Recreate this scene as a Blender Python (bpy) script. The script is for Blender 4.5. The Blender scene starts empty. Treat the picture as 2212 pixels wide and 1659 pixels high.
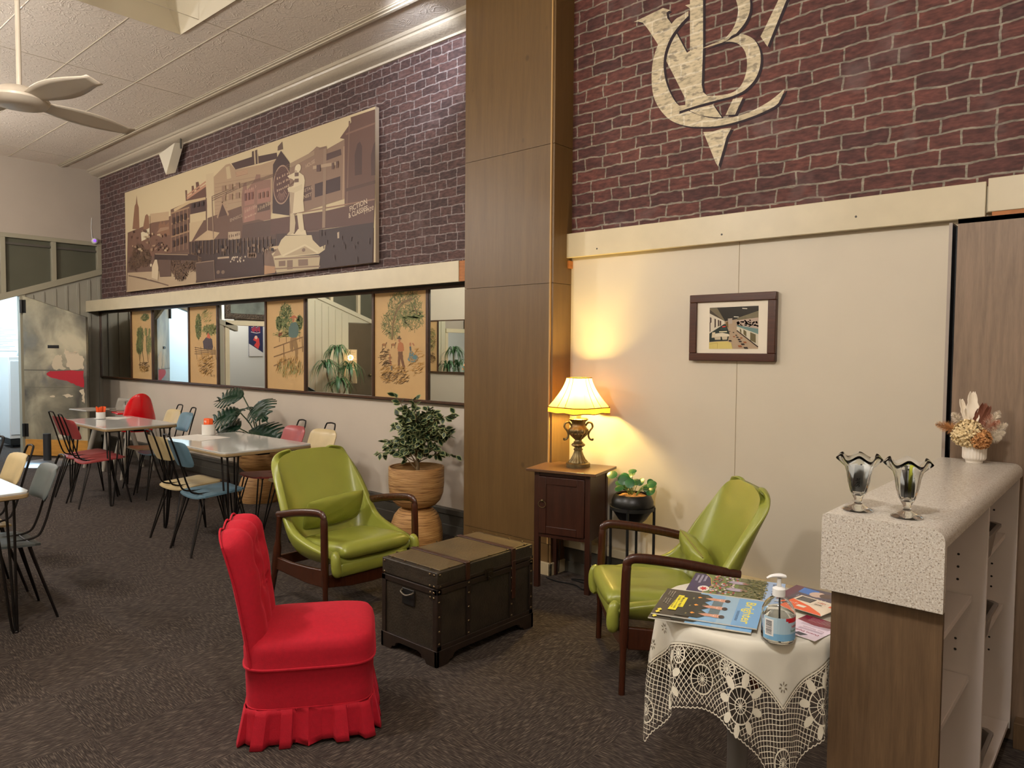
import bpy, math, random
from mathutils import Vector, Matrix
sc = bpy.context.scene
COL = sc.collection
PI = math.pi
R = math.radians

# ------------------------------------------------------------------ camera
W0, H0, FPX = 2212.0, 1659.0, 1566.965
YAW, PITCH, ROLL, CAMH = 0.720292, 0.0453855, -0.00767962, 1.5
def _axes():
    cy, sy = math.cos(YAW), math.sin(YAW)
    f = Vector((-sy*math.cos(PITCH), cy*math.cos(PITCH), -math.sin(PITCH)))
    r = Vector((cy, sy, 0)); d = f.cross(r)
    r2 = r*math.cos(ROLL)+d*math.sin(ROLL); d2 = -r*math.sin(ROLL)+d*math.cos(ROLL)
    return r2, d2, f
RX, DN, FW = _axes()
cam = bpy.data.cameras.new('camera'); cam.sensor_width = 36; cam.lens = 36*FPX/W0
cam.clip_start = 0.05; cam.clip_end = 100
camo = bpy.data.objects.new('camera', cam); COL.objects.link(camo)
_u = -DN; _b = -FW
camo.matrix_world = Matrix(((RX.x,_u.x,_b.x,0),(RX.y,_u.y,_b.y,0),(RX.z,_u.z,_b.z,CAMH),(0,0,0,1)))
sc.camera = camo
def ray(x, y): return RX*((x-W0/2)/FPX) + DN*((y-H0/2)/FPX) + FW
def onY(x, y, Y): d = ray(x, y); return Vector((0,0,CAMH)) + d*(Y/d.y)
def onX(x, y, X): d = ray(x, y); return Vector((0,0,CAMH)) + d*(X/d.x)
def onZ(x, y, Z): d = ray(x, y); return Vector((0,0,CAMH)) + d*((Z-CAMH)/d.z)

# ------------------------------------------------------------------ colour management, world
sc.view_settings.view_transform = 'Standard'; sc.view_settings.look = 'None'
sc.view_settings.gamma = 1; sc.view_settings.use_curve_mapping = False
sc.view_settings.exposure = 0.22
sc.cycles.use_denoising = True
sc.cycles.max_bounces = 14; sc.cycles.diffuse_bounces = 4; sc.cycles.glossy_bounces = 5
sc.cycles.transmission_bounces = 14; sc.cycles.transparent_max_bounces = 32
sc.cycles.caustics_reflective = False; sc.cycles.caustics_refractive = False
sc.cycles.sample_clamp_indirect = 4
world = bpy.data.worlds.new('sky'); sc.world = world; world.use_nodes = True
world.node_tree.nodes['Background'].inputs[0].default_value = (0.55, 0.72, 1.0, 1)
world.node_tree.nodes['Background'].inputs[1].default_value = 0.9

def light(name, kind, loc, energy, color, size=0.1, size_y=None, rot=(0,0,0), spot=None):
    l = bpy.data.lights.new(name, kind); l.energy = energy; l.color = color
    if kind == 'AREA':
        l.size = size
        if size_y: l.shape = 'RECTANGLE'; l.size_y = size_y
    else: l.shadow_soft_size = size
    if spot: l.spot_size = R(spot); l.spot_blend = 0.8
    o = bpy.data.objects.new(name, l); COL.objects.link(o); o.location = loc; o.rotation_euler = rot
    return o
# lamps of the room (lamp fittings follow further down; area and spot lights have none)
WARM = (1.0, 0.69, 0.21); NEUT = (1.0, 0.95, 0.90); COOL = (0.60, 0.82, 1.0)
FILL_GLOBES = [(-3.3, 0.2), (-6.8, 0.2), (-9.6, 1.0), (-0.3, 0.4)]
FILL_GLOW = 225     # added globes out of view, glowing to fill the room with light
light('table_lamp_bulb', 'POINT', (-2.745, 3.78, 1.235), 100, WARM, 0.035)
light('macrame_lamp_bulb', 'POINT', (-11.45, -0.25, 1.35), 5, (1.0, 0.82, 0.5), 0.05)
light('small_lamp_bulb', 'POINT', (-11.3, 0.95, 1.18), 5, (1.0, 0.6, 0.3), 0.05)
light('passage_light', 'AREA', (-12.9, 3.0, 2.75), 70, COOL, 1.4, 1.0)
light('annex_light', 'AREA', (-14.3, 0.3, 2.9), 45, (1.0, 0.93, 0.86), 1.6, 1.6)
light('cornice_spot', 'SPOT', (-4.0, 3.25, 3.98), 60, (0.80, 0.86, 1.0), 0.04, rot=(R(80), 0, R(32)), spot=70)

# ------------------------------------------------------------------ materials
def lin(c):
    c = c/255.0
    return c/12.92 if c <= 0.04045 else ((c+0.055)/1.055)**2.4
def rgb(*c): return tuple(lin(v) for v in c)+(1.0,)
MATS = {}
def mat(name, col=(128,128,128), rough=0.6, metal=0.0, var=0.0, vscale=20, bump=0.0, bscale=60, stretch=(1,1,1), **kw):
    if name in MATS: return MATS[name]
    m = bpy.data.materials.new(name); m.use_nodes = True; nt = m.node_tree; b = nt.nodes['Principled BSDF']
    c = rgb(*col); b.inputs['Base Color'].default_value = c
    b.inputs['Roughness'].default_value = rough; b.inputs['Metallic'].default_value = metal
    for k, v in kw.items(): b.inputs[k.replace('_', ' ')].default_value = v
    if var or bump:
        tc = nt.nodes.new('ShaderNodeTexCoord'); mp = nt.nodes.new('ShaderNodeMapping')
        mp.inputs['Scale'].default_value = stretch; nt.links.new(tc.outputs['Object'], mp.inputs[0])
    if var:
        n = nt.nodes.new('ShaderNodeTexNoise'); n.inputs['Scale'].default_value = vscale; n.inputs['Detail'].default_value = 5
        nt.links.new(mp.outputs[0], n.inputs['Vector'])
        r = nt.nodes.new('ShaderNodeValToRGB')
        r.color_ramp.elements[0].position = 0.3; r.color_ramp.elements[1].position = 0.7
        r.color_ramp.elements[0].color = tuple(min(1, v*(1-var)) for v in c[:3])+(1,)
        r.color_ramp.elements[1].color = tuple(min(1, v*(1+var)) for v in c[:3])+(1,)
        nt.links.new(n.outputs['Fac'], r.inputs[0]); nt.links.new(r.outputs[0], b.inputs['Base Color'])
    if bump:
        n2 = nt.nodes.new('ShaderNodeTexNoise'); n2.inputs['Scale'].default_value = bscale; n2.inputs['Detail'].default_value = 4
        nt.links.new(mp.outputs[0], n2.inputs['Vector'])
        bp = nt.nodes.new('ShaderNodeBump'); bp.inputs['Strength'].default_value = bump; bp.inputs['Distance'].default_value = 0.01
        nt.links.new(n2.outputs['Fac'], bp.inputs['Height']); nt.links.new(bp.outputs[0], b.inputs['Normal'])
    MATS[name] = m
    return m
class NT:
    """tiny helper to wire node materials"""
    def __init__(s, name, rough=0.6):
        s.m = bpy.data.materials.new(name); s.m.use_nodes = True; s.t = s.m.node_tree
        s.b = s.t.nodes['Principled BSDF']; s.b.inputs['Roughness'].default_value = rough; MATS[name] = s.m
    def n(s, typ, **kw):
        x = s.t.nodes.new(typ)
        for k, v in kw.items(): setattr(x, k, v)
        return x
    def l(s, a, b): s.t.links.new(a, b)
    def val(s, x, sock):
        if isinstance(x, (int, float)): sock.default_value = x
        else: s.l(x, sock)
    def math(s, op, a, b=0.0, c=None):
        x = s.n('ShaderNodeMath', operation=op); s.val(a, x.inputs[0]); s.val(b, x.inputs[1])
        if c is not None: s.val(c, x.inputs[2])
        return x.outputs[0]
    def mix(s, f, a, b):
        x = s.n('ShaderNodeMix', data_type='RGBA'); s.val(f, x.inputs[0])
        for v, k in ((a, 6), (b, 7)):
            if isinstance(v, tuple): x.inputs[k].default_value = v
            else: s.l(v, x.inputs[k])
        return x.outputs[2]
    def noise(s, vec, scale, detail=3, dist=0.0):
        x = s.n('ShaderNodeTexNoise'); x.inputs['Scale'].default_value = scale; x.inputs['Detail'].default_value = detail
        x.inputs['Distortion'].default_value = dist; s.l(vec, x.inputs['Vector']); return x
    def mapping(s, vec, scale=(1,1,1), loc=(0,0,0), rot=(0,0,0)):
        x = s.n('ShaderNodeMapping'); x.inputs['Scale'].default_value = scale; x.inputs['Location'].default_value = loc
        x.inputs['Rotation'].default_value = rot; s.l(vec, x.inputs[0]); return x.outputs[0]
    def obj(s): return s.n('ShaderNodeTexCoord').outputs['Object']
    def ramp(s, f, stops):
        x = s.n('ShaderNodeValToRGB'); s.l(f, x.inputs[0]); e = x.color_ramp.elements
        while len(e) < len(stops): e.new(0.5)
        for k, (p, c) in zip(e, stops): k.position = p; k.color = c if isinstance(c, tuple) else (c, c, c, 1)
        return x.outputs[0]
    def bump(s, h, strength=0.3, dist=0.01):
        x = s.n('ShaderNodeBump'); x.inputs['Strength'].default_value = strength; x.inputs['Distance'].default_value = dist
        s.l(h, x.inputs['Height']); s.l(x.outputs[0], s.b.inputs['Normal'])

def brick_material(name, c1, c2, mortar, bw, row, emblem=False):
    k = NT(name, 0.75)
    v = k.obj(); sx = k.n('ShaderNodeSeparateXYZ'); k.l(v, sx.inputs[0])
    cb = k.n('ShaderNodeCombineXYZ'); k.l(sx.outputs[0], cb.inputs[0]); k.l(sx.outputs[2], cb.inputs[1])
    n = k.noise(cb.outputs[0], 9, 3)
    sub = k.n('ShaderNodeVectorMath', operation='SUBTRACT'); k.l(n.outputs['Color'], sub.inputs[0]); sub.inputs[1].default_value = (.5,.5,.5)
    scl = k.n('ShaderNodeVectorMath', operation='SCALE'); k.l(sub.outputs[0], scl.inputs[0]); scl.inputs['Scale'].default_value = 0.035
    add = k.n('ShaderNodeVectorMath', operation='ADD'); k.l(cb.outputs[0], add.inputs[0]); k.l(scl.outputs[0], add.inputs[1])
    br = k.n('ShaderNodeTexBrick'); br.offset = 0.5; br.squash = 0.62; br.squash_frequency = 3
    k.l(add.outputs[0], br.inputs['Vector']); br.inputs['Scale'].default_value = 1.0
    br.inputs['Brick Width'].default_value = bw; br.inputs['Row Height'].default_value = row
    br.inputs['Mortar Size'].default_value = 0.0055; br.inputs['Mortar Smooth'].default_value = 0.25; br.inputs['Bias'].default_value = -0.1
    br.inputs['Color1'].default_value = rgb(*c1); br.inputs['Color2'].default_value = rgb(*c2); br.inputs['Mortar'].default_value = rgb(*mortar)
    st = k.noise(k.mapping(v, (1, 1, 3)), 22, 6)
    f = k.ramp(st.outputs['Fac'], [(0.32, 0.58), (0.52, 0.98), (0.78, 1.6 if not emblem else 1.05)])
    mu = k.n('ShaderNodeMix', data_type='RGBA', blend_type='MULTIPLY'); mu.inputs[0].default_value = 1
    k.l(br.outputs['Color'], mu.inputs[6]); k.l(f, mu.inputs[7])
    pale = k.noise(v, 3.1, 4)
    pf = k.ramp(pale.outputs['Fac'], [(0.62, 0.0), (0.72, 0.35)])
    if emblem: pf = k.ramp(k.noise(k.mapping(v, (1, 1, 2.2)), 16, 5).outputs['Fac'], [(0.56, 0.0), (0.64, 0.6)])
    tgt = rgb(128, 108, 106) if not emblem else rgb(96, 86, 80)
    k.l(k.mix(pf, mu.outputs[2], tgt), k.b.inputs['Base Color'])
    return k.m

def wood_material(name, base, dark, rough=0.45, scale=1.0, axis='z', knots=False, contrast=0.5):
    k = NT(name, rough); v = k.obj()
    st = {'z': (14, 14, 0.9), 'x': (0.9, 14, 14), 'y': (14, 0.9, 14)}[axis]
    n = k.noise(k.mapping(v, tuple(s*scale for s in st)), 3.0, 7, 0.6)
    n2 = k.noise(k.mapping(v, tuple(s*scale*7 for s in st)), 3.0, 3)
    f = k.math('ADD', k.math('MULTIPLY', n.outputs['Fac'], 0.7), k.math('MULTIPLY', n2.outputs['Fac'], 0.3))
    c = k.ramp(f, [(0.5-contrast*0.35, rgb(*dark)), (0.5+contrast*0.25, rgb(*base))])
    if knots:
        vo = k.n('ShaderNodeTexVoronoi'); vo.inputs['Scale'].default_value = 3.6; k.l(k.mapping(v, (1, 1, 0.8)), vo.inputs['Vector'])
        kf = k.ramp(vo.outputs['Distance'], [(0.03, 0.55), (0.075, 0.0)])
        c = k.mix(kf, c, rgb(*[int(q*0.62) for q in dark]))
    k.l(c, k.b.inputs['Base Color']); k.bump(n2.outputs['Fac'], 0.08, 0.004)
    return k.m

def carpet_material():
    k = NT('carpet_tiles', 0.95); v = k.obj(); s = k.n('ShaderNodeSeparateXYZ'); k.l(v, s.inputs[0])
    tx = k.math('FLOOR', k.math('DIVIDE', s.outputs[0], 0.5)); ty = k.math('FLOOR', k.math('DIVIDE', s.outputs[1], 0.5))
    par = k.math('ABSOLUTE', k.math('MODULO', k.math('ADD', tx, ty), 2.0))
    a = k.noise(k.mapping(v, (14, 170, 1), (0,0,0), (0,0,0.12)), 1.6, 3); b = k.noise(k.mapping(v, (170, 14, 1), (0,0,0), (0,0,-0.1)), 1.6, 3)
    f = k.math('ADD', k.math('MULTIPLY', a.outputs['Fac'], par), k.math('MULTIPLY', b.outputs['Fac'], k.math('SUBTRACT', 1.0, par)))
    c = k.ramp(f, [(0.38, rgb(46, 40, 37)), (0.54, rgb(68, 60, 55)), (0.68, rgb(108, 98, 88))])
    bl = k.noise(v, 1.3, 2); shade = k.ramp(bl.outputs['Fac'], [(0.3, 0.86), (0.7, 1.1)])
    mu = k.n('ShaderNodeMix', data_type='RGBA', blend_type='MULTIPLY'); mu.inputs[0].default_value = 1
    k.l(c, mu.inputs[6]); k.l(shade, mu.inputs[7]); k.l(mu.outputs[2], k.b.inputs['Base Color'])
    k.bump(f, 0.5, 0.004); k.b.inputs['Specular IOR Level'].default_value = 0.15
    return k.m

def pressed_metal_material():
    k = NT('pressed_metal', 0.38); v = k.obj()
    k.b.inputs['Base Color'].default_value = rgb(216, 204, 190)
    w = k.n('ShaderNodeTexVoronoi', feature='DISTANCE_TO_EDGE'); w.inputs['Scale'].default_value = 3.4
    n = k.noise(v, 4.2, 2, 2.2)
    ad = k.n('ShaderNodeVectorMath', operation='MULTIPLY_ADD'); k.l(n.outputs['Color'], ad.inputs[0]); ad.inputs[1].default_value = (.5,.5,.5); k.l(v, ad.inputs[2])
    k.l(ad.outputs[0], w.inputs['Vector'])
    r1 = k.ramp(w.outputs['Distance'], [(0.0, 1.0), (0.05, 0.0)])
    fine = k.noise(v, 26, 3, 1.5)
    h = k.math('ADD', k.math('MULTIPLY', r1, 0.5), k.math('MULTIPLY', fine.outputs['Fac'], 0.5))
    k.bump(h, 0.42, 0.012)
    return k.m

def speckle_material():
    k = NT('speckled_laminate', 0.3); v = k.obj()
    n = k.noise(v, 230, 2); n2 = k.noise(v, 330, 2)
    c = k.ramp(n.outputs['Fac'], [(0.34, rgb(150, 134, 116)), (0.42, rgb(192, 184, 172)), (0.6, rgb(200, 194, 184)), (0.7, rgb(222, 218, 210))])
    d = k.ramp(n2.outputs['Fac'], [(0.33, 0.75), (0.37, 0.0)])
    k.l(k.mix(d, c, rgb(78, 66, 56)), k.b.inputs['Base Color'])
    return k.m

def door_material():
    k = NT('worn_steel_door', 0.42); v = k.obj(); s = k.n('ShaderNodeSeparateXYZ'); k.l(v, s.inputs[0])
    n = k.noise(v, 1.7, 5, 0.4); base = k.ramp(n.outputs['Fac'], [(0.34, rgb(78, 76, 70)), (0.48, rgb(126, 122, 106)), (0.66, rgb(184, 176, 150))])
    ml = k.noise(v, 2.4, 6, 0.8); bare = k.ramp(ml.outputs['Fac'], [(0.56, 0.0), (0.66, 1.0)])
    k.l(k.mix(bare, base, rgb(128, 128, 122)), k.b.inputs['Base Color'])
    k.l(k.math('MULTIPLY', bare, 0.55), k.b.inputs['Metallic'])
    k.b.inputs['Roughness'].default_value = 0.4
    return k.m

def print_material(name='print', rough=0.5):
    k = NT(name, rough); a = k.n('ShaderNodeAttribute', attribute_name='Col'); k.l(a.outputs['Color'], k.b.inputs['Base Color']); return k.m

M_brickL = brick_material('brick_wallpaper_dark', (88, 62, 58), (66, 48, 47), (130, 119, 116), 0.205, 0.072)
M_brickR = brick_material('brick_wallpaper_red', (98, 56, 49), (72, 42, 41), (136, 128, 114), 0.225, 0.075)
M_emblem = brick_material('emblem_paint_on_brick', (214, 200, 168), (196, 182, 152), (224, 214, 190), 0.225, 0.075, emblem=True)
M_carpet = carpet_material(); M_pressed = pressed_metal_material(); M_speck = speckle_material(); M_steel = door_material()
M_print = print_material('print_matt', 0.55); M_gloss = print_material('print_glossy', 0.22)
M_ply = wood_material('pillar_plywood', (108, 82, 46), (86, 63, 33), 0.42, 0.5, 'z', True, 0.9)
M_dark = wood_material('dark_stained_wood', (66, 34, 22), (38, 20, 14), 0.35, 1.6, 'z', False, 0.8)
M_darkx = wood_material('dark_stained_top', (104, 76, 52), (70, 46, 30), 0.28, 1.4, 'x', False, 0.8)
M_teak = wood_material('chair_teak', (72, 36, 20), (44, 22, 13), 0.25, 2.0, 'z', False, 0.8)
M_lam = wood_material('grey_brown_laminate', (136, 114, 94), (104, 86, 69), 0.5, 1.2, 'z', False, 0.7)
M_lamd = wood_material('brown_oak_laminate', (108, 85, 60), (74, 56, 39), 0.5, 1.3, 'z', False, 0.8)
M_frame = wood_material('frame_mahogany', (78, 40, 24), (50, 24, 16), 0.3, 2.5, 'x', False, 0.8)
M_trunk = mat('trunk_leather', (44, 36, 26), 0.5, var=0.35, vscale=14, bump=0.25, bscale=90)
M_trunktop = mat('trunk_canvas', (92, 76, 48), 0.45, var=0.25, vscale=6, bump=0.2, bscale=80)
M_trunkb = mat('trunk_trim', (38, 27, 20), 0.42, var=0.3, vscale=20)
M_plaster = mat('cream_plaster', (206, 194, 178), 0.6, var=0.03, vscale=2, bump=0.05, bscale=30)
M_cream = mat('cream_board', (206, 196, 176), 0.5, var=0.025, vscale=2.5, bump=0.03, bscale=20)
M_trim = mat('cream_gloss_paint', (204, 192, 162), 0.38, var=0.04, vscale=8)
M_grey = mat('grey_green_paint', (152, 148, 134), 0.5, var=0.05, vscale=4)
M_greyd = mat('dark_grey_skirting', (74, 70, 62), 0.5, var=0.08, vscale=6)
M_upper = mat('upper_wall_paint', (168, 156, 142), 0.65, var=0.03, vscale=2)
M_ceilp = mat('cream_ceiling_paint', (196, 184, 158), 0.5, var=0.02, vscale=3)
M_mould = mat('moulding_gloss', (184, 172, 152), 0.28, bump=0.35, bscale=34)
M_blind = mat('transom_glass', (84, 84, 70), 0.25, var=0.05, vscale=3)
M_white = mat('white_paint', (228, 228, 226), 0.5)
M_melam = mat('white_melamine', (212, 202, 196), 0.4, var=0.015, vscale=5)
M_black = mat('black_plastic', (18, 18, 18), 0.45)
M_rod = mat('black_rod_steel', (30, 26, 24), 0.4, 0.6)
M_bronze = mat('aged_brass', (116, 102, 70), 0.42, 0.75, var=0.4, vscale=30)
M_mirror = mat('mirror_glass', (232, 236, 232), 0.012, 1.0)
M_green = mat('green_vinyl', (146, 152, 64), 0.30, var=0.06, vscale=5, bump=0.05, bscale=160)
M_greenp = mat('green_piping', (108, 114, 46), 0.35)
M_red = mat('red_velvet', (178, 4, 34), 0.85, var=0.08, vscale=60, bump=0.12, bscale=220, Sheen_Weight=0.35, Sheen_Roughness=0.4)
M_red.node_tree.nodes['Principled BSDF'].inputs['Sheen Tint'].default_value = rgb(255, 60, 90)
M_rattan = None
def rattan():
    k = NT('woven_rattan', 0.55); v = k.obj()
    n = k.noise(k.mapping(v, (3, 3, 70)), 2.2, 5, 0.3); c = k.ramp(n.outputs['Fac'], [(0.3, rgb(104, 66, 34)), (0.45, rgb(172, 128, 76)), (0.7, rgb(206, 164, 108))])
    k.l(c, k.b.inputs['Base Color']); k.bump(n.outputs['Fac'], 0.6, 0.01); return k.m
M_rattan = rattan()
M_soil = mat('potting_soil', (44, 30, 22), 0.95, var=0.4, vscale=60, bump=0.8, bscale=60)
M_leaf = mat('leaf_green', (34, 58, 36), 0.42, var=0.3, vscale=12)
M_leafe = mat('leaf_cream_edge', (148, 156, 106), 0.5)
M_mon = mat('monstera_green', (22, 52, 34), 0.35, var=0.25, vscale=14)
M_pil = mat('pilea_green', (36, 96, 48), 0.3, var=0.25, vscale=20)
M_palm = mat('palm_green', (70, 110, 70), 0.4, var=0.3, vscale=20)
M_bark = mat('bark', (112, 92, 62), 0.8, var=0.3, vscale=30, bump=0.5)
def glassmat(name, col=(255,255,255), ior=1.45, rough=0.0):
    k = NT(name, rough); k.b.inputs['Base Color'].default_value = rgb(*col); k.b.inputs['Transmission Weight'].default_value = 1.0; k.b.inputs['IOR'].default_value = ior
    # thin glass lets light through to what lies behind
    return k.m
def thinglass(name, tint, base, power):
    k = NT(name, 0.02); tr = k.n('ShaderNodeBsdfTransparent'); tr.inputs[0].default_value = tint
    gl = k.n('ShaderNodeBsdfGlossy'); gl.inputs['Roughness'].default_value = 0.03; lw = k.n('ShaderNodeLayerWeight'); lw.inputs['Blend'].default_value = power
    ge = k.n('ShaderNodeNewGeometry'); f = k.math('MULTIPLY', k.math('ADD', k.math('MULTIPLY', lw.outputs['Fresnel'], 0.9), base), k.math('SUBTRACT', 1.0, ge.outputs['Backfacing'])); mx = k.n('ShaderNodeMixShader'); k.l(f, mx.inputs[0]); k.l(tr.outputs[0], mx.inputs[1]); k.l(gl.outputs[0], mx.inputs[2])
    k.l(mx.outputs[0], k.t.nodes['Material Output'].inputs[0]); return k.m
M_glass = glassmat('clear_glass', (250, 253, 252), 1.45)
M_pet = glassmat('clear_bottle_plastic', (250, 252, 252), 1.32, 0.01)
def emit(name, col, s):
    k = NT(name); k.b.inputs['Base Color'].default_value = rgb(*col); k.b.inputs['Emission Color'].default_value = rgb(*col); k.b.inputs['Emission Strength'].default_value = s; return k.m
M_fillglow = emit('fill_globe_glow', (255, 249, 243), FILL_GLOW)
def shademat(name, col, trans=0.6):
    k = NT(name, 0.8); k.b.inputs['Base Color'].default_value = rgb(*col)
    tr = k.n('ShaderNodeBsdfTranslucent'); tr.inputs[0].default_value = rgb(*col); mx = k.n('ShaderNodeMixShader'); mx.inputs[0].default_value = trans
    out = k.t.nodes['Material Output']; k.l(k.b.outputs[0], mx.inputs[1]); k.l(tr.outputs[0], mx.inputs[2]); k.l(mx.outputs[0], out.inputs[0]); return k.m
M_shade = shademat('lamp_shade_silk', (255, 214, 128), 0.90)
M_shade2 = shademat('pleated_shade', (240, 170, 120), 0.5)
M_fringe = shademat('lamp_fringe', (214, 150, 60), 0.5)
M_braid = mat('brown_braid', (120, 84, 40), 0.7)
M_cloth = shademat('white_linen', (226, 222, 208), 0.15)
M_lace = mat('lace_thread', (222, 216, 198), 0.8)
M_vred = mat('vinyl_red', (158, 66, 66), 0.38, var=0.08, vscale=10)
M_vyel = mat('vinyl_cream', (196, 176, 132), 0.38, var=0.08, vscale=10)
M_vblu = mat('vinyl_blue', (92, 122, 138), 0.38, var=0.08, vscale=10)
M_vdk = mat('vinyl_slate', (84, 92, 92), 0.42, var=0.08, vscale=10)
M_top = mat('laminate_table_top', (196, 196, 192), 0.09, var=0.02, vscale=30)
M_tedge = mat('table_edge_timber', (150, 128, 92), 0.4)
M_hred = mat('gloss_red_plastic', (205, 12, 24), 0.15)
M_hgrey = mat('pale_grey_plastic', (150, 144, 134), 0.4)
M_tub = mat('grey_tub_plastic', (134, 126, 120), 0.4)
M_orange = mat('orange_paper', (240, 96, 36), 0.6)
M_paper = mat('white_paper', (236, 234, 228), 0.6)
# ------------------------------------------------------------------ mesh helpers
def V(*a): return Vector(a)
class MB:
    def __init__(s): s.v = []; s.f = []; s.m = []; s.c = []; s.usecol = False
    def add(s, vs, fs, mi=0, col=None):
        o = len(s.v); s.v += [tuple(p) for p in vs]
        for f in fs: s.f.append(tuple(i+o for i in f)); s.m.append(mi); s.c.append(col or (1,1,1,1))
        if col: s.usecol = True
        return s
    def box(s, x0, y0, z0, x1, y1, z1, mi=0, M=None):
        vs = [V(x,y,z) for x in (x0,x1) for y in (y0,y1) for z in (z0,z1)]
        if M: vs = [M @ p for p in vs]
        return s.add(vs, [(0,1,3,2),(4,6,7,5),(0,4,5,1),(2,3,7,6),(0,2,6,4),(1,5,7,3)], mi)
    def prism(s, pts, d, mi=0):
        """closed planar outline (3D points) extruded by vector d"""
        n = len(pts); d = Vector(d); a = [Vector(p) for p in pts]; b = [p+d for p in a]
        return s.add(a+b, [tuple(range(n))[::-1], tuple(range(n, 2*n))] + [(i, (i+1) % n, n+(i+1) % n, n+i) for i in range(n)], mi)
    def tube(s, path, r, seg=8, closed=False, mi=0, squash=None, cap=True):
        P = [Vector(p) for p in path]; n = len(P); rr = r if isinstance(r, (list, tuple)) else [r]*n
        rings = []; up = None
        for i in range(n):
            if closed: t = P[(i+1) % n]-P[i-1]
            else: t = P[min(i+1, n-1)]-P[max(i-1, 0)]
            t.normalize()
            if up is None:
                up = Vector((0,0,1)) if abs(t.z) < 0.9 else Vector((1,0,0))
            up = (up - t*up.dot(t)); up.normalize(); sd = t.cross(up)
            sq = squash or (1, 1)
            rings.append([P[i]+up*(rr[i]*sq[0]*math.cos(2*PI*k/seg))+sd*(rr[i]*sq[1]*math.sin(2*PI*k/seg)) for k in range(seg)])
        vs = [p for q in rings for p in q]; fs = []
        for i in range(n if closed else n-1):
            j = (i+1) % n
            fs += [(i*seg+k, i*seg+(k+1) % seg, j*seg+(k+1) % seg, j*seg+k) for k in range(seg)]
        if cap and not closed: fs += [tuple(range(seg))[::-1], tuple((n-1)*seg+k for k in range(seg))]
        return s.add(vs, fs, mi)
    def lathe(s, prof, seg=24, c=(0,0,0), rmod=None, mi=0, closed=False):
        vs = []; n = len(prof)
        for i, (r, z) in enumerate(prof):
            for k in range(seg):
                a = 2*PI*k/seg; q = r; zz = z
                if rmod: q, zz = rmod(r, z, a, i)
                vs.append((c[0]+q*math.cos(a), c[1]+q*math.sin(a), c[2]+zz))
        fs = [(i*seg+k, i*seg+(k+1) % seg, ((i+1) % n)*seg+(k+1) % seg, ((i+1) % n)*seg+k) for i in range(n if closed else n-1) for k in range(seg)]
        if not closed: fs += [tuple(range(seg))[::-1], tuple((n-1)*seg+k for k in range(seg))]
        return s.add(vs, fs, mi)
    def grid(s, fn, nu, nv, mi=0, cu=False):
        vs = [fn(i/(nu if cu else nu-1), j/(nv-1)) for j in range(nv) for i in range(nu)]
        fs = [(j*nu+i, j*nu+(i+1) % nu, (j+1)*nu+(i+1) % nu, (j+1)*nu+i) for j in range(nv-1) for i in range(nu if cu else nu-1)]
        return s.add(vs, fs, mi)
    def sphere(s, c, r, seg=12, rings=8, sc3=(1,1,1), mi=0):
        def fn(u, v):
            a = 2*PI*u; b = PI*min(max(v, 0.0001), 0.9999)
            return (c[0]+r*sc3[0]*math.sin(b)*math.cos(a), c[1]+r*sc3[1]*math.sin(b)*math.sin(a), c[2]-r*sc3[2]*math.cos(b))
        return s.grid(fn, seg, rings, mi, cu=True)
    def pillow(s, w, d, h, M=None, n=4.0, nu=15, mi=0, wob=0.0, seed=1):
        rnd = random.Random(seed)
        for sg in (1, -1):
            def fn(u, v):
                x = math.sin((2*u-1)*PI/2); y = math.sin((2*v-1)*PI/2)
                k = max(0, (1-abs(x)**n)*(1-abs(y)**n))**0.5
                z = sg*h/2*k
                if wob: z += wob*math.sin(9*x+3*y+seed)*math.cos(7*y-2*x)*k
                p = V(x*w/2*(1-0.05*abs(y)**3), y*d/2*(1-0.05*abs(x)**3), z)
                return M @ p if M else p
            s.grid(fn, nu, nu, mi)
        return s
    def build(s, name, mats, parent=None, smooth=True, ang=40, bevel=0, bseg=2, sub=0, solid=0, soff=-1, merge=False, loc=None):
        me = bpy.data.meshes.new(name); me.from_pydata(s.v, [], s.f)
        if not isinstance(mats, (list, tuple)): mats = [mats]
        for m in mats: me.materials.append(m)
        me.polygons.foreach_set('material_index', s.m)
        if s.usecol:
            at = me.color_attributes.new('Col', 'FLOAT_COLOR', 'CORNER'); buf = []
            for p in me.polygons: buf += list(s.c[p.index])*p.loop_total
            at.data.foreach_set('color', buf)
        if merge:
            import bmesh
            bm = bmesh.new(); bm.from_mesh(me); bmesh.ops.remove_doubles(bm, verts=bm.verts, dist=1e-5)
            bmesh.ops.recalc_face_normals(bm, faces=bm.faces); bm.to_mesh(me); bm.free()
        me.polygons.foreach_set('use_smooth', [smooth]*len(me.polygons))
        if smooth: me.set_sharp_from_angle(angle=R(ang))
        me.update()
        o = bpy.data.objects.new(name, me); COL.objects.link(o)
        if parent: o.parent = parent
        if loc: o.location = loc
        if solid:
            md = o.modifiers.new('s', 'SOLIDIFY'); md.thickness = solid; md.offset = soff
        if bevel:
            md = o.modifiers.new('b', 'BEVEL'); md.width = bevel; md.segments = bseg; md.limit_method = 'ANGLE'; md.angle_limit = R(40)
        if sub:
            md = o.modifiers.new('u', 'SUBSURF'); md.levels = sub; md.render_levels = sub
        return o
def thing(name, label, cat, loc=(0,0,0), rz=0.0, group=None):
    o = bpy.data.objects.new(name, None); COL.objects.link(o); o.empty_display_size = 0.1
    o.location = loc; o.rotation_euler = (0, 0, rz); o['label'] = label; o['category'] = cat
    if group: o['group'] = group
    return o
def tag(o, label, cat, group=None, kind=None):
    o['label'] = label; o['category'] = cat
    if group: o['group'] = group
    if kind: o['kind'] = kind
    return o
def plab(o, label): o['label'] = label; return o
def struct(o): o['kind'] = 'structure'; return o
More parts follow.
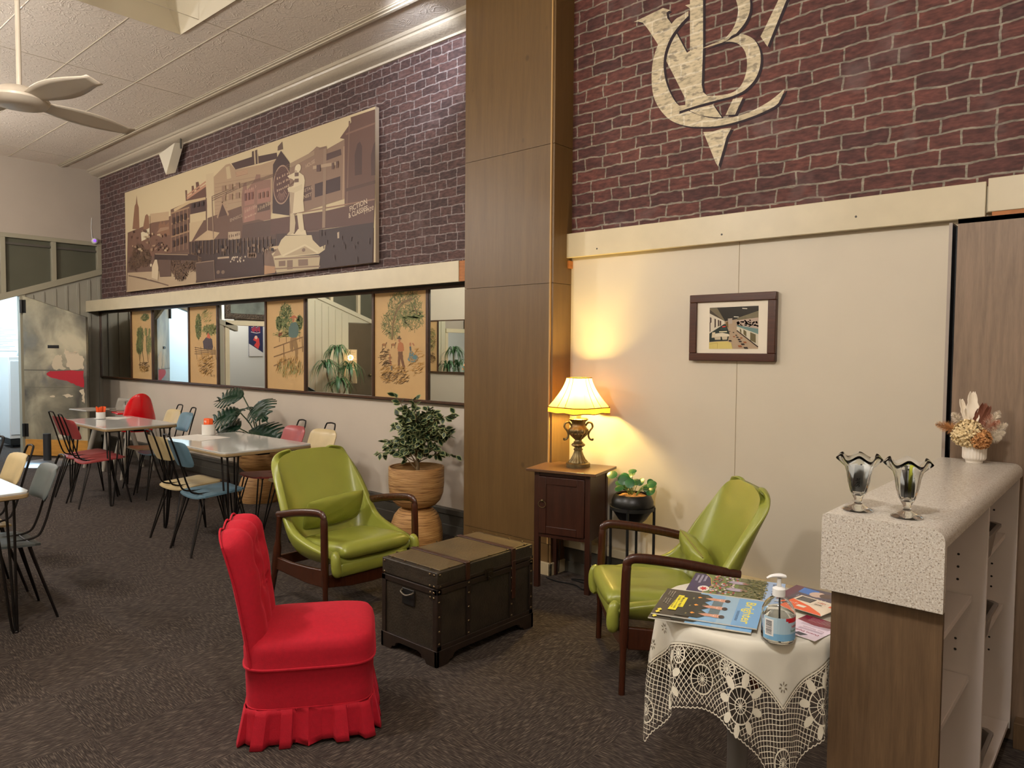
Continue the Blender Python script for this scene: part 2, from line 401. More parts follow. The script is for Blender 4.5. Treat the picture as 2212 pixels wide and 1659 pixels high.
def dup(root, loc, rz, label, group=None):
    r = root.copy(); COL.objects.link(r); r.location = loc; r.rotation_euler = (0, 0, rz); r['label'] = label
    if group: r['group'] = group
    for ch in list(root.children):
        c = ch.copy(); COL.objects.link(c); c.parent = r
        for g in list(ch.children):
            d = g.copy(); COL.objects.link(d); d.parent = c
    return r
def spline(pts, n=6):
    """Catmull-Rom through 2D/3D points"""
    P = [Vector(p) for p in pts]; P = [P[0]*2-P[1]]+P+[P[-1]*2-P[-2]]; out = []
    for i in range(1, len(P)-2):
        for k in range(n):
            t = k/n
            out.append(0.5*((2*P[i])+(P[i+1]-P[i-1])*t+(2*P[i-1]-5*P[i]+4*P[i+1]-P[i+2])*t*t+(3*P[i]-P[i-1]-3*P[i+1]+P[i+2])*t**3))
    out.append(P[-2].copy()); return out
_tc = {}
def text_geo(s, bold=0.0, shear=0.0):
    key = (s, bold, shear)
    if key not in _tc:
        cu = bpy.data.curves.new('t', 'FONT'); cu.body = s; cu.size = 1; cu.offset = bold; cu.shear = shear; cu.resolution_u = 3
        ob = bpy.data.objects.new('t', cu); COL.objects.link(ob); dg = bpy.context.evaluated_depsgraph_get(); dg.update()
        me = bpy.data.meshes.new_from_object(ob.evaluated_get(dg))
        vs = [(v.co.x, v.co.y) for v in me.vertices]; fs = [tuple(p.vertices) for p in me.polygons]
        bpy.data.objects.remove(ob); bpy.data.curves.remove(cu); bpy.data.meshes.remove(me)
        mx = max([v[0] for v in vs] or [1]); _tc[key] = (vs, fs, mx)
    return _tc[key]
class Art:
    """flat printed picture: coloured shapes in its own plane (u right, v up), stacked by hair-thin layers"""
    def __init__(s, M, eps=5e-5): s.mb = MB(); s.M = M; s.k = 0; s.eps = eps; s.clip = None
    def _p(s, u, v):
        if s.clip: u = min(max(u, s.clip[0]), s.clip[2]); v = min(max(v, s.clip[1]), s.clip[3])
        return s.M @ V(u, v, s.k*s.eps)
    def poly(s, pts, col, layer=True):
        if layer: s.k += 1
        c = rgb(*col); s.mb.add([s._p(p[0], p[1]) for p in pts], [tuple(range(len(pts)))], 0, c)
    def rect(s, u0, v0, u1, v1, col, layer=True): s.poly([(u0,v0),(u1,v0),(u1,v1),(u0,v1)], col, layer)
    def ell(s, u, v, a, b, col, n=14, layer=True, rot=0):
        cr, sr = math.cos(rot), math.sin(rot)
        s.poly([(u+a*math.cos(2*PI*i/n)*cr-b*math.sin(2*PI*i/n)*sr, v+a*math.cos(2*PI*i/n)*sr+b*math.sin(2*PI*i/n)*cr) for i in range(n)], col, layer)
    def line(s, pts, w, col, layer=True):
        if layer: s.k += 1
        for a, b in zip(pts[:-1], pts[1:]):
            dx, dy = b[0]-a[0], b[1]-a[1]; L = math.hypot(dx, dy) or 1; nx, ny = -dy/L*w/2, dx/L*w/2
            s.poly([(a[0]+nx,a[1]+ny),(a[0]-nx,a[1]-ny),(b[0]-nx,b[1]-ny),(b[0]+nx,b[1]+ny)], col, False)
    def text(s, t, u, v, size, col, rot=0, sx=1.0, bold=0.0, shear=0.0, width=None, back=False):
        vs, fs, mx = text_geo(t, bold, shear); s.k += 1
        if width: sx = width/(mx*size)
        cr, sr = math.cos(rot), math.sin(rot)
        q = [s._p(u+x*size*sx*cr-y*size*sr, v+x*size*sx*sr+y*size*cr) for x, y in vs]
        s.mb.add(q, fs, 0, rgb(*col))
    def bars(s, u, v, w, h, n, col, slant=0.0):
        """a line of lettering too small to read: uneven upright strokes"""
        s.k += 1; r = random.Random(int(u*1e4+v*1e3+n)); x = 0.0
        while x < w*0.97:
            bw = w/n*r.uniform(.25, .6); hh = h*r.choice((1, 1, .75, .75, .85)); y0 = slant*x
            s.poly([(u+x, v+y0), (u+x+bw, v+y0), (u+x+bw, v+y0+hh), (u+x, v+y0+hh)], col, False)
            if r.random() < .6: s.poly([(u+x, v+y0+hh*.4), (u+x+bw*2, v+y0+hh*.4), (u+x+bw*2, v+y0+hh*.55), (u+x, v+y0+hh*.55)], col, False)
            x += w/n*r.uniform(.8, 1.3)
    def script(s, u, v, w, h, col, lw):
        """a line of looping handwriting"""
        n = max(12, int(w/h*9)); s.line([(u+w*i/n+h*.25*math.sin(i*1.9), v+h*.5+h*.5*math.sin(i*1.25)*(0.5+0.5*abs(math.sin(i*.41)))) for i in range(n+1)], lw, col)
    def scribble(s, u, v, a, b, col, n, L, w, rnd, ang=None):
        s.k += 1
        for _ in range(n):
            t = rnd.random()*2*PI; r = math.sqrt(rnd.random()); x = u+a*r*math.cos(t); y = v+b*r*math.sin(t)
            an = rnd.random()*PI if ang is None else ang+rnd.uniform(-.4, .4); l = L*rnd.uniform(.5, 1.2)
            s.line([(x-l/2*math.cos(an), y-l/2*math.sin(an)), (x+l/2*math.cos(an), y+l/2*math.sin(an))], w, col, False)
    def build(s, name, m, parent=None): return s.mb.build(name, m, parent, smooth=False)
# ================================================================== SETTING
YB, YR, XL, YF, XR, ZC = 4.10, 3.98, -11.70, -1.20, 2.6, 4.08
b = MB(); b.box(-17.2, YF-0.15, -0.1, XR+0.1, YB+0.15, 0); struct(b.build('floor', M_carpet, smooth=False))
# ceiling with a sunk coffer (tapered on its far side)
CX0, CX1, CY0, CY1 = -6.05, -4.5, 1.2, 2.76
b = MB()
b.box(-17.2, YF-0.15, ZC, CX0, YB+0.15, ZC+0.1); b.box(CX1, YF-0.15, ZC, XR+0.1, YB+0.15, ZC+0.1)
b.box(CX0, YF-0.15, ZC, CX1, CY0, ZC+0.1); b.box(CX0, CY1, ZC, CX1, YB+0.15, ZC+0.1)
struct(b.build('ceiling', M_pressed, smooth=False))
b = MB(); T = 4.62; tp = 0.30
b.add([(CX0,CY1,ZC-0.012),(CX1,CY1,ZC-0.012),(CX1,CY1-tp,T),(CX0,CY1-tp,T),(CX0,CY0,ZC-0.012),(CX1,CY0,ZC-0.012),(CX1,CY0+tp,T),(CX0,CY0+tp,T)],
      [(0,1,2,3),(4,7,6,5),(0,3,7,4),(1,5,6,2),(3,2,6,7)])
struct(b.build('trim_coffer', M_ceilp, smooth=False, solid=0.02, soff=1))
# seams of the pressed metal sheets
b = MB()
for y in (2.36, 2.96, 1.76, 1.16, 0.56, -0.04, -0.64):
    for x0, x1 in ((XL, CX0), (CX1, XR)) if CY0 < y < CY1 else ((XL, XR),):
        b.tube([(x0, y, ZC-0.002), (x1, y, ZC-0.001)], 0.0045, 6)
for i in range(8):
    x = -11.1+i*1.8; b.tube([(x, YF, ZC-0.001), (x, 3.55, ZC)], 0.0028, 6)
struct(b.build('trim_ceiling_seams', M_mould))
# moulding strip and cornice along the back wall
b = MB(); b.box(XL, 3.56, ZC-0.016, XR, 3.64, ZC); b.box(XL, 3.545, ZC-0.007, XR, 3.66, ZC); b.box(XL, 3.585, ZC-0.024, XR, 3.615, ZC)
struct(b.build('trim_ceiling_batten', M_mould, bevel=0.008, bseg=3))
b = MB()
prof = [(YB, 3.985), (YB-0.02, 3.985), (YB-0.026, 4.0), (YB-0.04, 4.004)] + [(YB-0.04-0.11*math.sin(t*PI/2*0.98), 4.006+0.052*(1-math.cos(t*PI/2))) for t in (.2,.4,.6,.8,1)] + [(YB-0.165, 4.062), (YB-0.18, ZC), (YB, ZC)]
b.prism([(XL, y, z) for y, z in prof], (XR-XL, 0, 0)); struct(b.build('trim_cornice', M_mould, ang=25))
# back wall behind the mirrors: plaster below, brick paper above
b = MB(); b.box(XL-0.1, YB, 0, -3.3, YB+0.12, 2.10); struct(b.build('wall_back', M_plaster, smooth=False))
b = MB(); b.box(XL-0.1, YB, 2.10, -3.3, YB+0.12, ZC); struct(b.build('wall_back_upper', M_brickL, smooth=False))
b = MB(); b.box(-3.3, YR, 0, XR+0.1, YR+0.12, 2.18); struct(b.build('wall_right', M_cream, smooth=False))
b = MB(); b.box(-3.3, YR, 2.18, XR+0.1, YR+0.12, ZC); struct(b.build('wall_right_upper', M_brickR, smooth=False))
# darker tan joint strip in the cream boarding
b = MB(); b.box(-1.778, YR-0.0015, 0.24, -1.7755, YR, 2.17); struct(b.build('trim_board_joint', mat('joint_tan', (150,134,104), 0.7), smooth=False))
# pillar of plywood sheets
b = MB(); PX0, PX1, PY = -3.785, -2.965, 3.78
zs = [0, 0.208, 1.951, 2.859, ZC]
for z0, z1 in zip(zs[:-1], zs[1:]):
    b.box(PX0, PY, z0+0.0015, PX1-0.02, PY+0.018, z1-0.0015)
    b.box(PX1-0.018, PY+0.004, z0+0.0015, PX1, YB, z1-0.0015); b.box(PX0, PY+0.018, z0+0.0015, PX0+0.018, YB, z1-0.0015)
b.box(PX0+0.01, PY+0.01, 0, PX1-0.01, YB, ZC)
struct(b.build('wall_pillar', M_ply, smooth=False))
b = MB(); b.box(PX1-0.030, PY-0.003, 0.21, PX1-0.019, PY+0.004, ZC); struct(b.build('trim_pillar_edge', mat('pale_ply_edge', (176,138,84), 0.5), smooth=False))
# skirtings
b = MB(); b.box(XL, YB-0.035, 0, PX0, YB, 0.17); b.box(XL, YB-0.05, 0.17, PX0, YB, 0.215); b.box(XL, YB-0.045, 0, PX0, YB, 0.085)
struct(b.build('baseboard_back', M_greyd, bevel=0.004))
b = MB(); b.box(PX1-0.09, PY-0.02, 0, PX1+0.014, PY, 0.085); b.box(PX1, PY-0.02, 0, PX1+0.014, YR-0.05, 0.085)
struct(b.build('baseboard_pillar', mat('pale_skirting', (176,160,128), 0.45), bevel=0.003))
b = MB(); b.box(PX1, YR-0.045, 0, -0.62, YR, 0.17); b.box(PX1, YR-0.055, 0, -0.62, YR, 0.075)
struct(b.build('baseboard_right', M_greyd, bevel=0.003))
b = MB(); b.box(PX1, YR-0.06, 0.17, -0.62, YR, 0.225); struct(b.build('trim_skirting_cap', M_trim, bevel=0.004))
# deep boxed pelmet over the mirrors, flat board over the cream wall
b = MB(); b.box(XL, 3.88, 2.022, -3.952, 3.905, 2.182); b.box(XL, 3.905, 2.045, -3.80, YB, 2.06)
struct(b.build('trim_pelmet', M_trim, bevel=0.003))
b = MB(); b.box(-3.952, 3.886, 2.024, -3.80, 3.905, 2.178); b.box(-3.92, 3.90, 2.03, -3.885, 3.93, 2.17); b.box(PX1, 3.935, 2.06, PX1+0.012, YR, 2.11)
struct(b.build('trim_pelmet_timber', mat('orange_pine', (166,104,50), 0.6, var=0.2, vscale=9, stretch=(1,1,8)), smooth=False))
b = MB(); b.box(-2.975, 3.925, 2.128, -0.585, 3.955, 2.288); b.box(-0.578, 3.925, 2.148, XR, 3.955, 2.30)
b.box(-2.95, 3.955, 2.15, XR, YR, 2.27)
struct(b.build('trim_board_rail', M_trim, bevel=0.003))
b = MB()
for x, z in ((-2.72, 2.168), (-1.86, 2.174), (-1.14, 2.192)): b.lathe([(0.0001, 0), (0.005, 0), (0.005, 0.0015), (0.0001, 0.0015)], 8, (0,0,0)) if 0 else b.tube([(x, 3.924, z), (x, 3.927, z)], 0.006, 8)
struct(b.build('trim_screw_heads', M_greyd))
b = MB(); b.box(-0.56, 3.93, 2.105, XR, 3.975, 2.148); struct(b.build('trim_timber_packer', MATS['orange_pine'], smooth=False))
# ------------------------------------------------------------------ left wall with doorway and sloping transom rail
def slope(y): return 2.167+(y-2.824)*0.357
DY0, DY1 = 2.20, 3.07
b = MB(); th = -0.1
def yz(pts, mb, x=XL, d=th, mi=0): mb.prism([(x, y, z) for y, z in pts], (d, 0, 0), mi)
yz([(DY1,0),(YB,0),(YB,slope(YB)),(DY1,slope(DY1))], b)
for y in (3.20, 3.337, 3.482, 3.627, 3.776, 3.925, 4.06):
    b.box(XL, y-0.018, 0.1, XL+0.014, y+0.018, slope(y)-0.07)
struct(b.build('wall_left', M_grey, bevel=0.002))
b = MB()
yz([(1.9,3.03),(YB,3.03),(YB,ZC),(1.9,ZC)], b); yz([(YF,3.0),(0.62,3.0),(0.62,1.98),(1.9,1.98),(1.9,ZC),(YF,ZC)], b)
yz([(2.1,0),(DY0,0),(DY0,slope(DY0)),(2.1,slope(2.1))], b)
struct(b.build('wall_left_upper', M_upper, smooth=False))
b = MB(); e = 0.03
b.prism([(XL+e, y, z) for y, z in ((1.9,slope(1.9)-0.04),(YB,slope(YB)-0.04),(YB,slope(YB)+0.05),(1.9,slope(1.9)+0.05))], (-0.12,0,0))
for y in (2.30, 2.87, 3.479, 4.07): b.box(XL-0.1, y-0.03, slope(y), XL+0.02, y+0.03, 3.03)
b.box(XL-0.1, 1.9, 2.99, XL+0.025, YB, 3.05)
b.box(XL-0.1, DY1-0.02, 0, XL+0.02, DY1+0.05, slope(DY1)); b.box(XL-0.1, DY0-0.05, 0, XL+0.02, DY0+0.02, slope(DY0))
struct(b.build('trim_transom', mat('transom_frame_paint', (148,142,122), 0.45), bevel=0.004))
for i, (y0, y1) in enumerate(((2.33,2.84),(2.90,3.449),(3.509,4.04))):
    b = MB(); b.prism([(XL-0.05, y, z) for y, z in ((y0,slope(y0)),(y1,slope(y1)),(y1,2.99),(y0,2.99))], (0.008,0,0))
    w = struct(b.build('window_%d' % (i+1), M_blind, smooth=False))
    b = MB(); b.box(XL-0.03, y0, 2.90, XL-0.01, y1, 2.93); b.build('blind_rail', M_greyd, w, smooth=False)
# panelled part opposite (seen in the mirrors): battens, slope, transoms, brown door
def slope2(y): return 2.494+(y-0.365)*0.339
b = MB(); yz([(YF,0),(-0.97,0),(-0.97,slope2(-0.97)),(YF,slope2(YF))], b); yz([(-0.39,0),(0.62,0),(0.62,slope2(0.62)),(-0.39,slope2(-0.39))], b)
yz([(-0.97,2.03),(-0.39,2.03),(-0.39,slope2(-0.39)),(-0.97,slope2(-0.97))], b)
for y in (-0.25,-0.1,0.05,0.2,0.35,0.5): b.box(XL, y-0.018, 0.1, XL+0.014, y+0.018, slope2(y)-0.07)
b.prism([(XL+0.03, y, z) for y, z in ((YF,slope2(YF)-0.03),(0.62,slope2(0.62)-0.03),(0.62,slope2(0.62)+0.05),(YF,slope2(YF)+0.05))], (-0.12,0,0))
struct(b.build('wall_left_panelling', mat('pale_panel_paint', (196,190,166), 0.5), bevel=0.002))
b = MB(); b.box(XL-0.04, -0.95, 0.01, XL-0.005, -0.40, 2.02); d2 = struct(b.build('door_2', mat('brown_door', (92,80,62), 0.4, var=0.1, vscale=3), bevel=0.003))
b = MB(); b.tube([(XL, -0.88, 1.0), (XL+0.05, -0.88, 1.0)], 0.015, 10); b.sphere((XL+0.06, -0.88, 1.0), 0.028); b.build('door_knob', M_bronze, d2)
for i, (y0, y1) in enumerate(((YF+0.02,-0.66),(-0.60,-0.03),(0.03,0.60))):
    b = MB(); b.prism([(XL-0.05, y, z) for y, z in ((y0,slope2(y0)),(y1,slope2(y1)),(y1,3.0),(y0,3.0))], (0.008,0,0)); struct(b.build('window_%d' % (i+4), M_blind, smooth=False))
b = MB()
for y in (-1.17,-0.63,0.0,0.61): b.box(XL-0.1, y-0.03, slope2(y), XL+0.02, y+0.03, 3.03)
struct(b.build('trim_transom_front', M_trim, smooth=False))
# ledge over the opening to the annex
b = MB(); b.box(XL-0.1, 0.62, 1.90, XL+0.03, 2.12, 1.985); b.box(XL-0.1, 0.62, 0, XL+0.01, 0.70, 1.90); b.box(XL-0.1, 2.04, 0, XL+0.01, 2.12, 1.9)
struct(b.build('trim_opening', M_trim, bevel=0.003))
# annex and passage beyond
b = MB(); b.box(-15.1, YF, 0, -15.0, 2.15, 3.1); b.box(-15.1, 2.12, 0, XL-0.1, 2.17, 3.1); b.box(-15.1, YF, 3.1, XL-0.1, 4.2, 3.15)
b.box(-14.1, 2.17, 0, -14.0, 4.2, 3.1); b.box(-14.0, YB, 0, XL-0.1, YB+0.1, 3.1)
struct(b.build('wall_annex', M_white, smooth=False))
# wall across the room, right-hand end wall
b = MB(); b.box(-17.2, YF-0.12, 0, XR+0.1, YF, ZC); struct(b.build('wall_front', M_cream, smooth=False))
b = MB(); b.box(XR, YF-0.1, 0, XR+0.12, YB+0.12, ZC); struct(b.build('wall_end', M_plaster, smooth=False))

# the open steel door, hinged at the doorway
hx, hy = XL+0.07, DY1+0.0
dang = math.atan2(3.588-hy, -10.834-hx); DW = math.hypot(3.588-hy, -10.834-hx)
door = thing('door_1', 'open worn grey steel door with sloping top, red patch and timber kick board', 'door', (hx, hy, 0), dang); door['kind'] = 'structure'
del door['category']; 
b = MB(); b.prism([(0,0,0.012),(DW,0,0.012),(DW,0,1.915),(0,0,2.205)], (0,0.04,0)); b.build('door_leaf', M_steel, door, bevel=0.002)
D = Matrix(((1,0,0,0),(0,0,-1,-0.0005),(0,1,0,0),(0,0,0,1)))
a = Art(D, 2e-4); rnd = random.Random(4)
def blob(a, pts, col, jit, rnd, n=5):
    P = [Vector((p[0], p[1], 0)) for p in pts]; out = []
    for p, q in zip(P, P[1:]+P[:1]):
        for k in range(n): t = k/n; w = p.lerp(q, t); out.append((w.x+rnd.uniform(-jit, jit), w.y+rnd.uniform(-jit, jit)))
    a.poly(out, col)
def dpx(x, y):   # trace on the door leaf: photo point -> (along leaf, height)
    d = ray(x, y); u = V(math.cos(dang), math.sin(dang), 0); n = V(-u.y, u.x, 0); h = V(hx, hy, 0)-V(0,0,CAMH)
    t = h.dot(n)/d.dot(n); p = V(0,0,CAMH)+d*t; return ((p-V(hx,hy,0)).dot(u), p.z)
def dz(zx, zy): return dpx(zx*0.2773, 540+zy*0.2773)
a.rect(*dz(188,939), *dz(652,936), (96,92,80)); a.rect(dz(190,1066)[0], dz(190,1069)[1], DW-0.01, dz(190,1066)[1], (96,92,80))
blob(a, [dz(*p) for p in ((400,940),(652,940),(654,1076),(590,1050),(500,1015),(430,1000),(380,985),(360,965))], (172,28,44), 0.008, rnd)
blob(a, [dz(*p) for p in ((530,840),(600,800),(650,830),(655,930),(560,935),(520,900))], (196,180,154), 0.014, rnd)
blob(a, [dz(*p) for p in ((500,770),(540,800),(600,790),(560,830),(520,870),(505,820))], (196,180,154), 0.012, rnd)
blob(a, [dz(*p) for p in ((440,820),(480,815),(485,900),(520,930),(420,930),(400,890))], (190,176,150), 0.012, rnd)
blob(a, [dz(*p) for p in ((485,1130),(530,1118),(575,1140),(520,1150))], (204,190,164), 0.006, rnd)
blob(a, [dz(*p) for p in ((615,1100),(655,1080),(660,1190),(640,1180),(645,1130))], (200,186,160), 0.008, rnd)
blob(a, [dz(*p) for p in ((430,1450),(470,1440),(520,1450),(480,1470))], (200,190,170), 0.008, rnd)
for p, q in (((390,1135),(430,1150)),):
    blob(a, [dz(p[0],p[1]), dz(q[0],p[1]), dz(q[0],q[1]), dz(p[0],q[1])], (200,186,160), 0.008, rnd, 2)
o = a.build('peeled_paint', M_print, door); plab(o, 'flaking cream paint and a red painted patch')
b = MB(); b.box(0.0, -0.006, 0.012, DW-0.0, 0, 0.235); plab(b.build('kick_board', mat('kick_timber', (196,142,66), 0.45, var=0.15, vscale=5, stretch=(1,1,6)), door, bevel=0.002), 'yellow timber kick board')
b = MB()
s0 = dz(372,741); s1 = dz(460,766); b.box(s0[0], -0.004, s1[1], s1[0], 0.0, s0[1]); b.box(s0[0]+0.01, -0.012, s1[1]+0.008, s1[0], -0.002, s0[1]-0.01)
plab(b.build('door_slot', M_black, door, bevel=0.001), 'dark recessed latch slot')
for z in (2.06, 0.36):
    b = MB(); b.tube([(-0.012, -0.01, z-0.09), (-0.012, -0.01, z+0.09)], 0.022, 10); b.box(-0.02, -0.004, z-0.09, 0.05, 0.003, z+0.09); b.build('hinge', M_black, door, bevel=0.002)
# ================================================================== PICTURES AND MIRRORS
def planeY(x0, z0, Y): return Matrix(((1,0,0,x0),(0,0,-1,Y),(0,1,0,z0),(0,0,0,1)))
# ---- mirror and picture band
MZ0, MZ1, MY = 1.088, 2.002, 4.055
M_fr = mat('brown_bead', (70, 44, 26), 0.35, var=0.2, vscale=12)
def bay(name, label, cat, x0, x1, kind, group):
    t = thing(name, label, cat, ((x0+x1)/2, MY, MZ0), 0, group)
    w = (x1-x0)/2; h = MZ1-MZ0; f = 0.014; b = MB()
    b.box(-w, -0.012, -0.022, w, 0.03, 0); b.box(-w, -0.012, h-0.002, w, 0.03, h+0.02)
    b.box(-w, -0.012, 0, -w+f, 0.03, h); b.box(w-f, -0.012, 0, w, 0.03, h)
    b.build('frame', M_fr, t, bevel=0.002)
    b = MB(); b.box(-w+f, 0.004, 0, w-f, 0.02, h-0.002)
    if kind == 'm': b.build('mirror_glass', M_mirror, t, smooth=False); return t
    b.build('backing_board', mat('tan_paper', (196, 160, 108), 0.6, var=0.05, vscale=4), t, smooth=False)
    return t
edges = [-11.66, -10.52, -9.845, -8.795, -8.075, -7.02, -6.285, -5.205, -4.49, -3.80]
mlabels = ['wall mirror at the far left end of the band, reflecting grey panelling', 'wall mirror between the tree picture and the bench picture, showing the bright doorway',
           'wall mirror between the bench picture and the fence picture, reflecting a white room', 'wide wall mirror between the fence picture and the couple picture, reflecting a palm and lamp', 'wall mirror beside the plywood pillar, rightmost of the mirror band']
plabels = ['tan picture panel with sketched green trees only', 'tan picture panel with a figure seated on a bench under trees', 'tan picture panel with a figure leaning on a rail fence', 'widest tan picture panel with a walking couple under a big tree']
panels = []
for i in range(9):
    if i % 2 == 0: bay('wall_mirror', mlabels[i//2], 'mirror', edges[i], edges[i+1], 'm', 'mirrors in the wall band')
    else: panels.append((bay('picture_panel', plabels[i//2], 'picture', edges[i], edges[i+1], 'p', 'sketched picture panels in the wall band'), edges[i], edges[i+1]))
def panel_art(i, fn, seed):
    t, x0, x1 = panels[i]; a = Art(Matrix(((1,0,0,0),(0,0,-1,0.0035),(0,1,0,0),(0,0,0,1))), 6e-5); rnd = random.Random(seed)
    w = (x1-x0)/2-0.014; a.clip = (-w, 0.0, w, MZ1-MZ0)
    def z1(zx, zy):  # trace of the photo onto this panel (crop at 0,500, scale 0.3255)
        p = onY(zx*0.3255, 500+zy*0.3255, MY); return (p.x-(x0+x1)/2, p.z-MZ0)
    def z2(zx, zy):  # second crop at 640,600 scale 0.1809
        p = onY(640+zx*0.1809, 600+zy*0.1809, MY); return (p.x-(x0+x1)/2, p.z-MZ0)
    fn(a, z1, z2, rnd); a.build('sketch_print', M_print, t)
G1, G2, G3, OC, BR, SK = (122,132,76), (96,112,66), (146,146,88), (184,140,74), (104,78,46), (168,110,74)
def tree(a, u, v, ra, rb, rnd, trunk=0.1, dense=60, cols=(G2, G1, G3)):
    a.line([(u, v-rb*0.3), (u+0.006, v-rb-trunk)], 0.008, BR)
    for c in cols: a.scribble(u, v, ra, rb, c, dense, ra*0.5, 0.006, rnd)
def art_trees(a, z, z2, rnd):
    u, v = z(960, 570); 
    for c in (G1, G2): a.scribble(u, v, 0.13, 0.045, c, 70, 0.05, 0.006, rnd, 0.5)
    for zx, zy, s in ((965,665,.035),(990,665,.03),(1008,662,.022),(985,750,.085)): u, v = z(zx, zy); tree(a, u, v, s, s*1.5, rnd, 0.07, int(30+s*600))
    for zx, zy in ((930,690),(925,760)): u, v = z(zx, zy); tree(a, u, v, 0.11, 0.11, rnd, 0.2, 110, (G1, G3, G2))
    for zx in (920, 945, 975): a.line([z(zx, 640), z(zx-6, 760), z(zx+8, 870)], 0.012, BR)
    u, v = z(955, 890); a.scribble(u, v, 0.17, 0.05, BR, 70, 0.06, 0.005, rnd, 0.2); a.scribble(u, v-0.05, 0.15, 0.04, OC, 60, 0.06, 0.006, rnd, 0.2)
def art_bench(a, z, z2, rnd):
    u, v = z(1315, 630); tree(a, u, v, 0.075, 0.15, rnd, 0.02, 150, (G2, (84,98,62), G1))
    u, v = z(1395, 650); 
    for c in (G1, G2, G3): a.scribble(u, v, 0.19, 0.055, c, 100, 0.05, 0.007, rnd)
    u, v = z(1370, 560); a.scribble(u, v, 0.14, 0.08, G3, 60, 0.06, 0.005, rnd, 0.5)
    blob(a, [z(*p) for p in ((1345,730),(1362,705),(1385,700),(1405,715),(1412,760),(1408,785),(1350,785))], (74,62,66), 0.004, rnd)
    blob(a, [z(*p) for p in ((1370,705),(1378,670),(1386,680),(1396,700),(1390,712))], (188,92,62), 0.003, rnd)
    for k in range(4): a.line([z(1290, 770+k*14), z(1430, 790+k*8)], 0.008, BR)
    for zx in (1295, 1330, 1375, 1400, 1422): a.line([z(zx, 765), z(zx+12, 850)], 0.008, BR)
    u, v = z(1365, 880); a.scribble(u, v, 0.2, 0.14, OC, 120, 0.08, 0.006, rnd, 0.4); a.scribble(u, v-0.04, 0.15, 0.06, BR, 40, 0.06, 0.004, rnd, 0.4)
    a.text('ca. ry', *z(1395, 962), 0.05, (110,86,56))
def art_fence(a, z, z2, rnd):
    for zx, zy, s in ((1895,570,.12),(1850,610,.06),(1985,605,.06)): u, v = z(zx, zy); tree(a, u, v, s, s*1.2, rnd, 0.12, int(60+500*s), (G3, G1, G2))
    u, v = z(1900, 680); a.scribble(u, v, 0.26, 0.03, G3, 80, 0.08, 0.005, rnd, 0.05)
    blob(a, [z(*p) for p in ((1915,640),(1930,610),(1960,600),(1980,630),(1978,680),(1965,705),(1930,708),(1912,690))], (82,104,96), 0.004, rnd)
    u, v = z(1945, 580); a.ell(u, v, 0.022, 0.034, SK); a.poly([z(1918,580), z(1935,562), z(1950,556), z(1965,565), z(1975,578), z(1945,572)], (172,96,62))
    blob(a, [z(*p) for p in ((1928,706),(1965,704),(1975,760),(1975,820),(1965,880),(1955,870),(1958,800),(1945,760),(1942,800),(1925,795),(1920,740))], (142,110,66), 0.004, rnd)
    for zx, y0, y1 in ((1880,745,880),(1935,730,790),(2003,700,800)): a.line([z(zx, y0), z(zx+4, y1)], 0.016, (128,96,58))
    for p, q in (((1815,772),(2010,700)),((1815,832),(2012,765)),((1815,892),(1930,840))): a.line([z(*p), z(*q)], 0.012, (128,96,58))
    u, v = z(1925, 900); a.scribble(u, v, 0.26, 0.09, OC, 120, 0.07, 0.006, rnd, 1.2); a.scribble(u, v-0.02, 0.24, 0.08, G3, 60, 0.07, 0.005, rnd, 1.1)
    u, v = z(1860, 680); a.scribble(u, v, 0.06, 0.015, (150,80,56), 14, 0.03, 0.006, rnd)
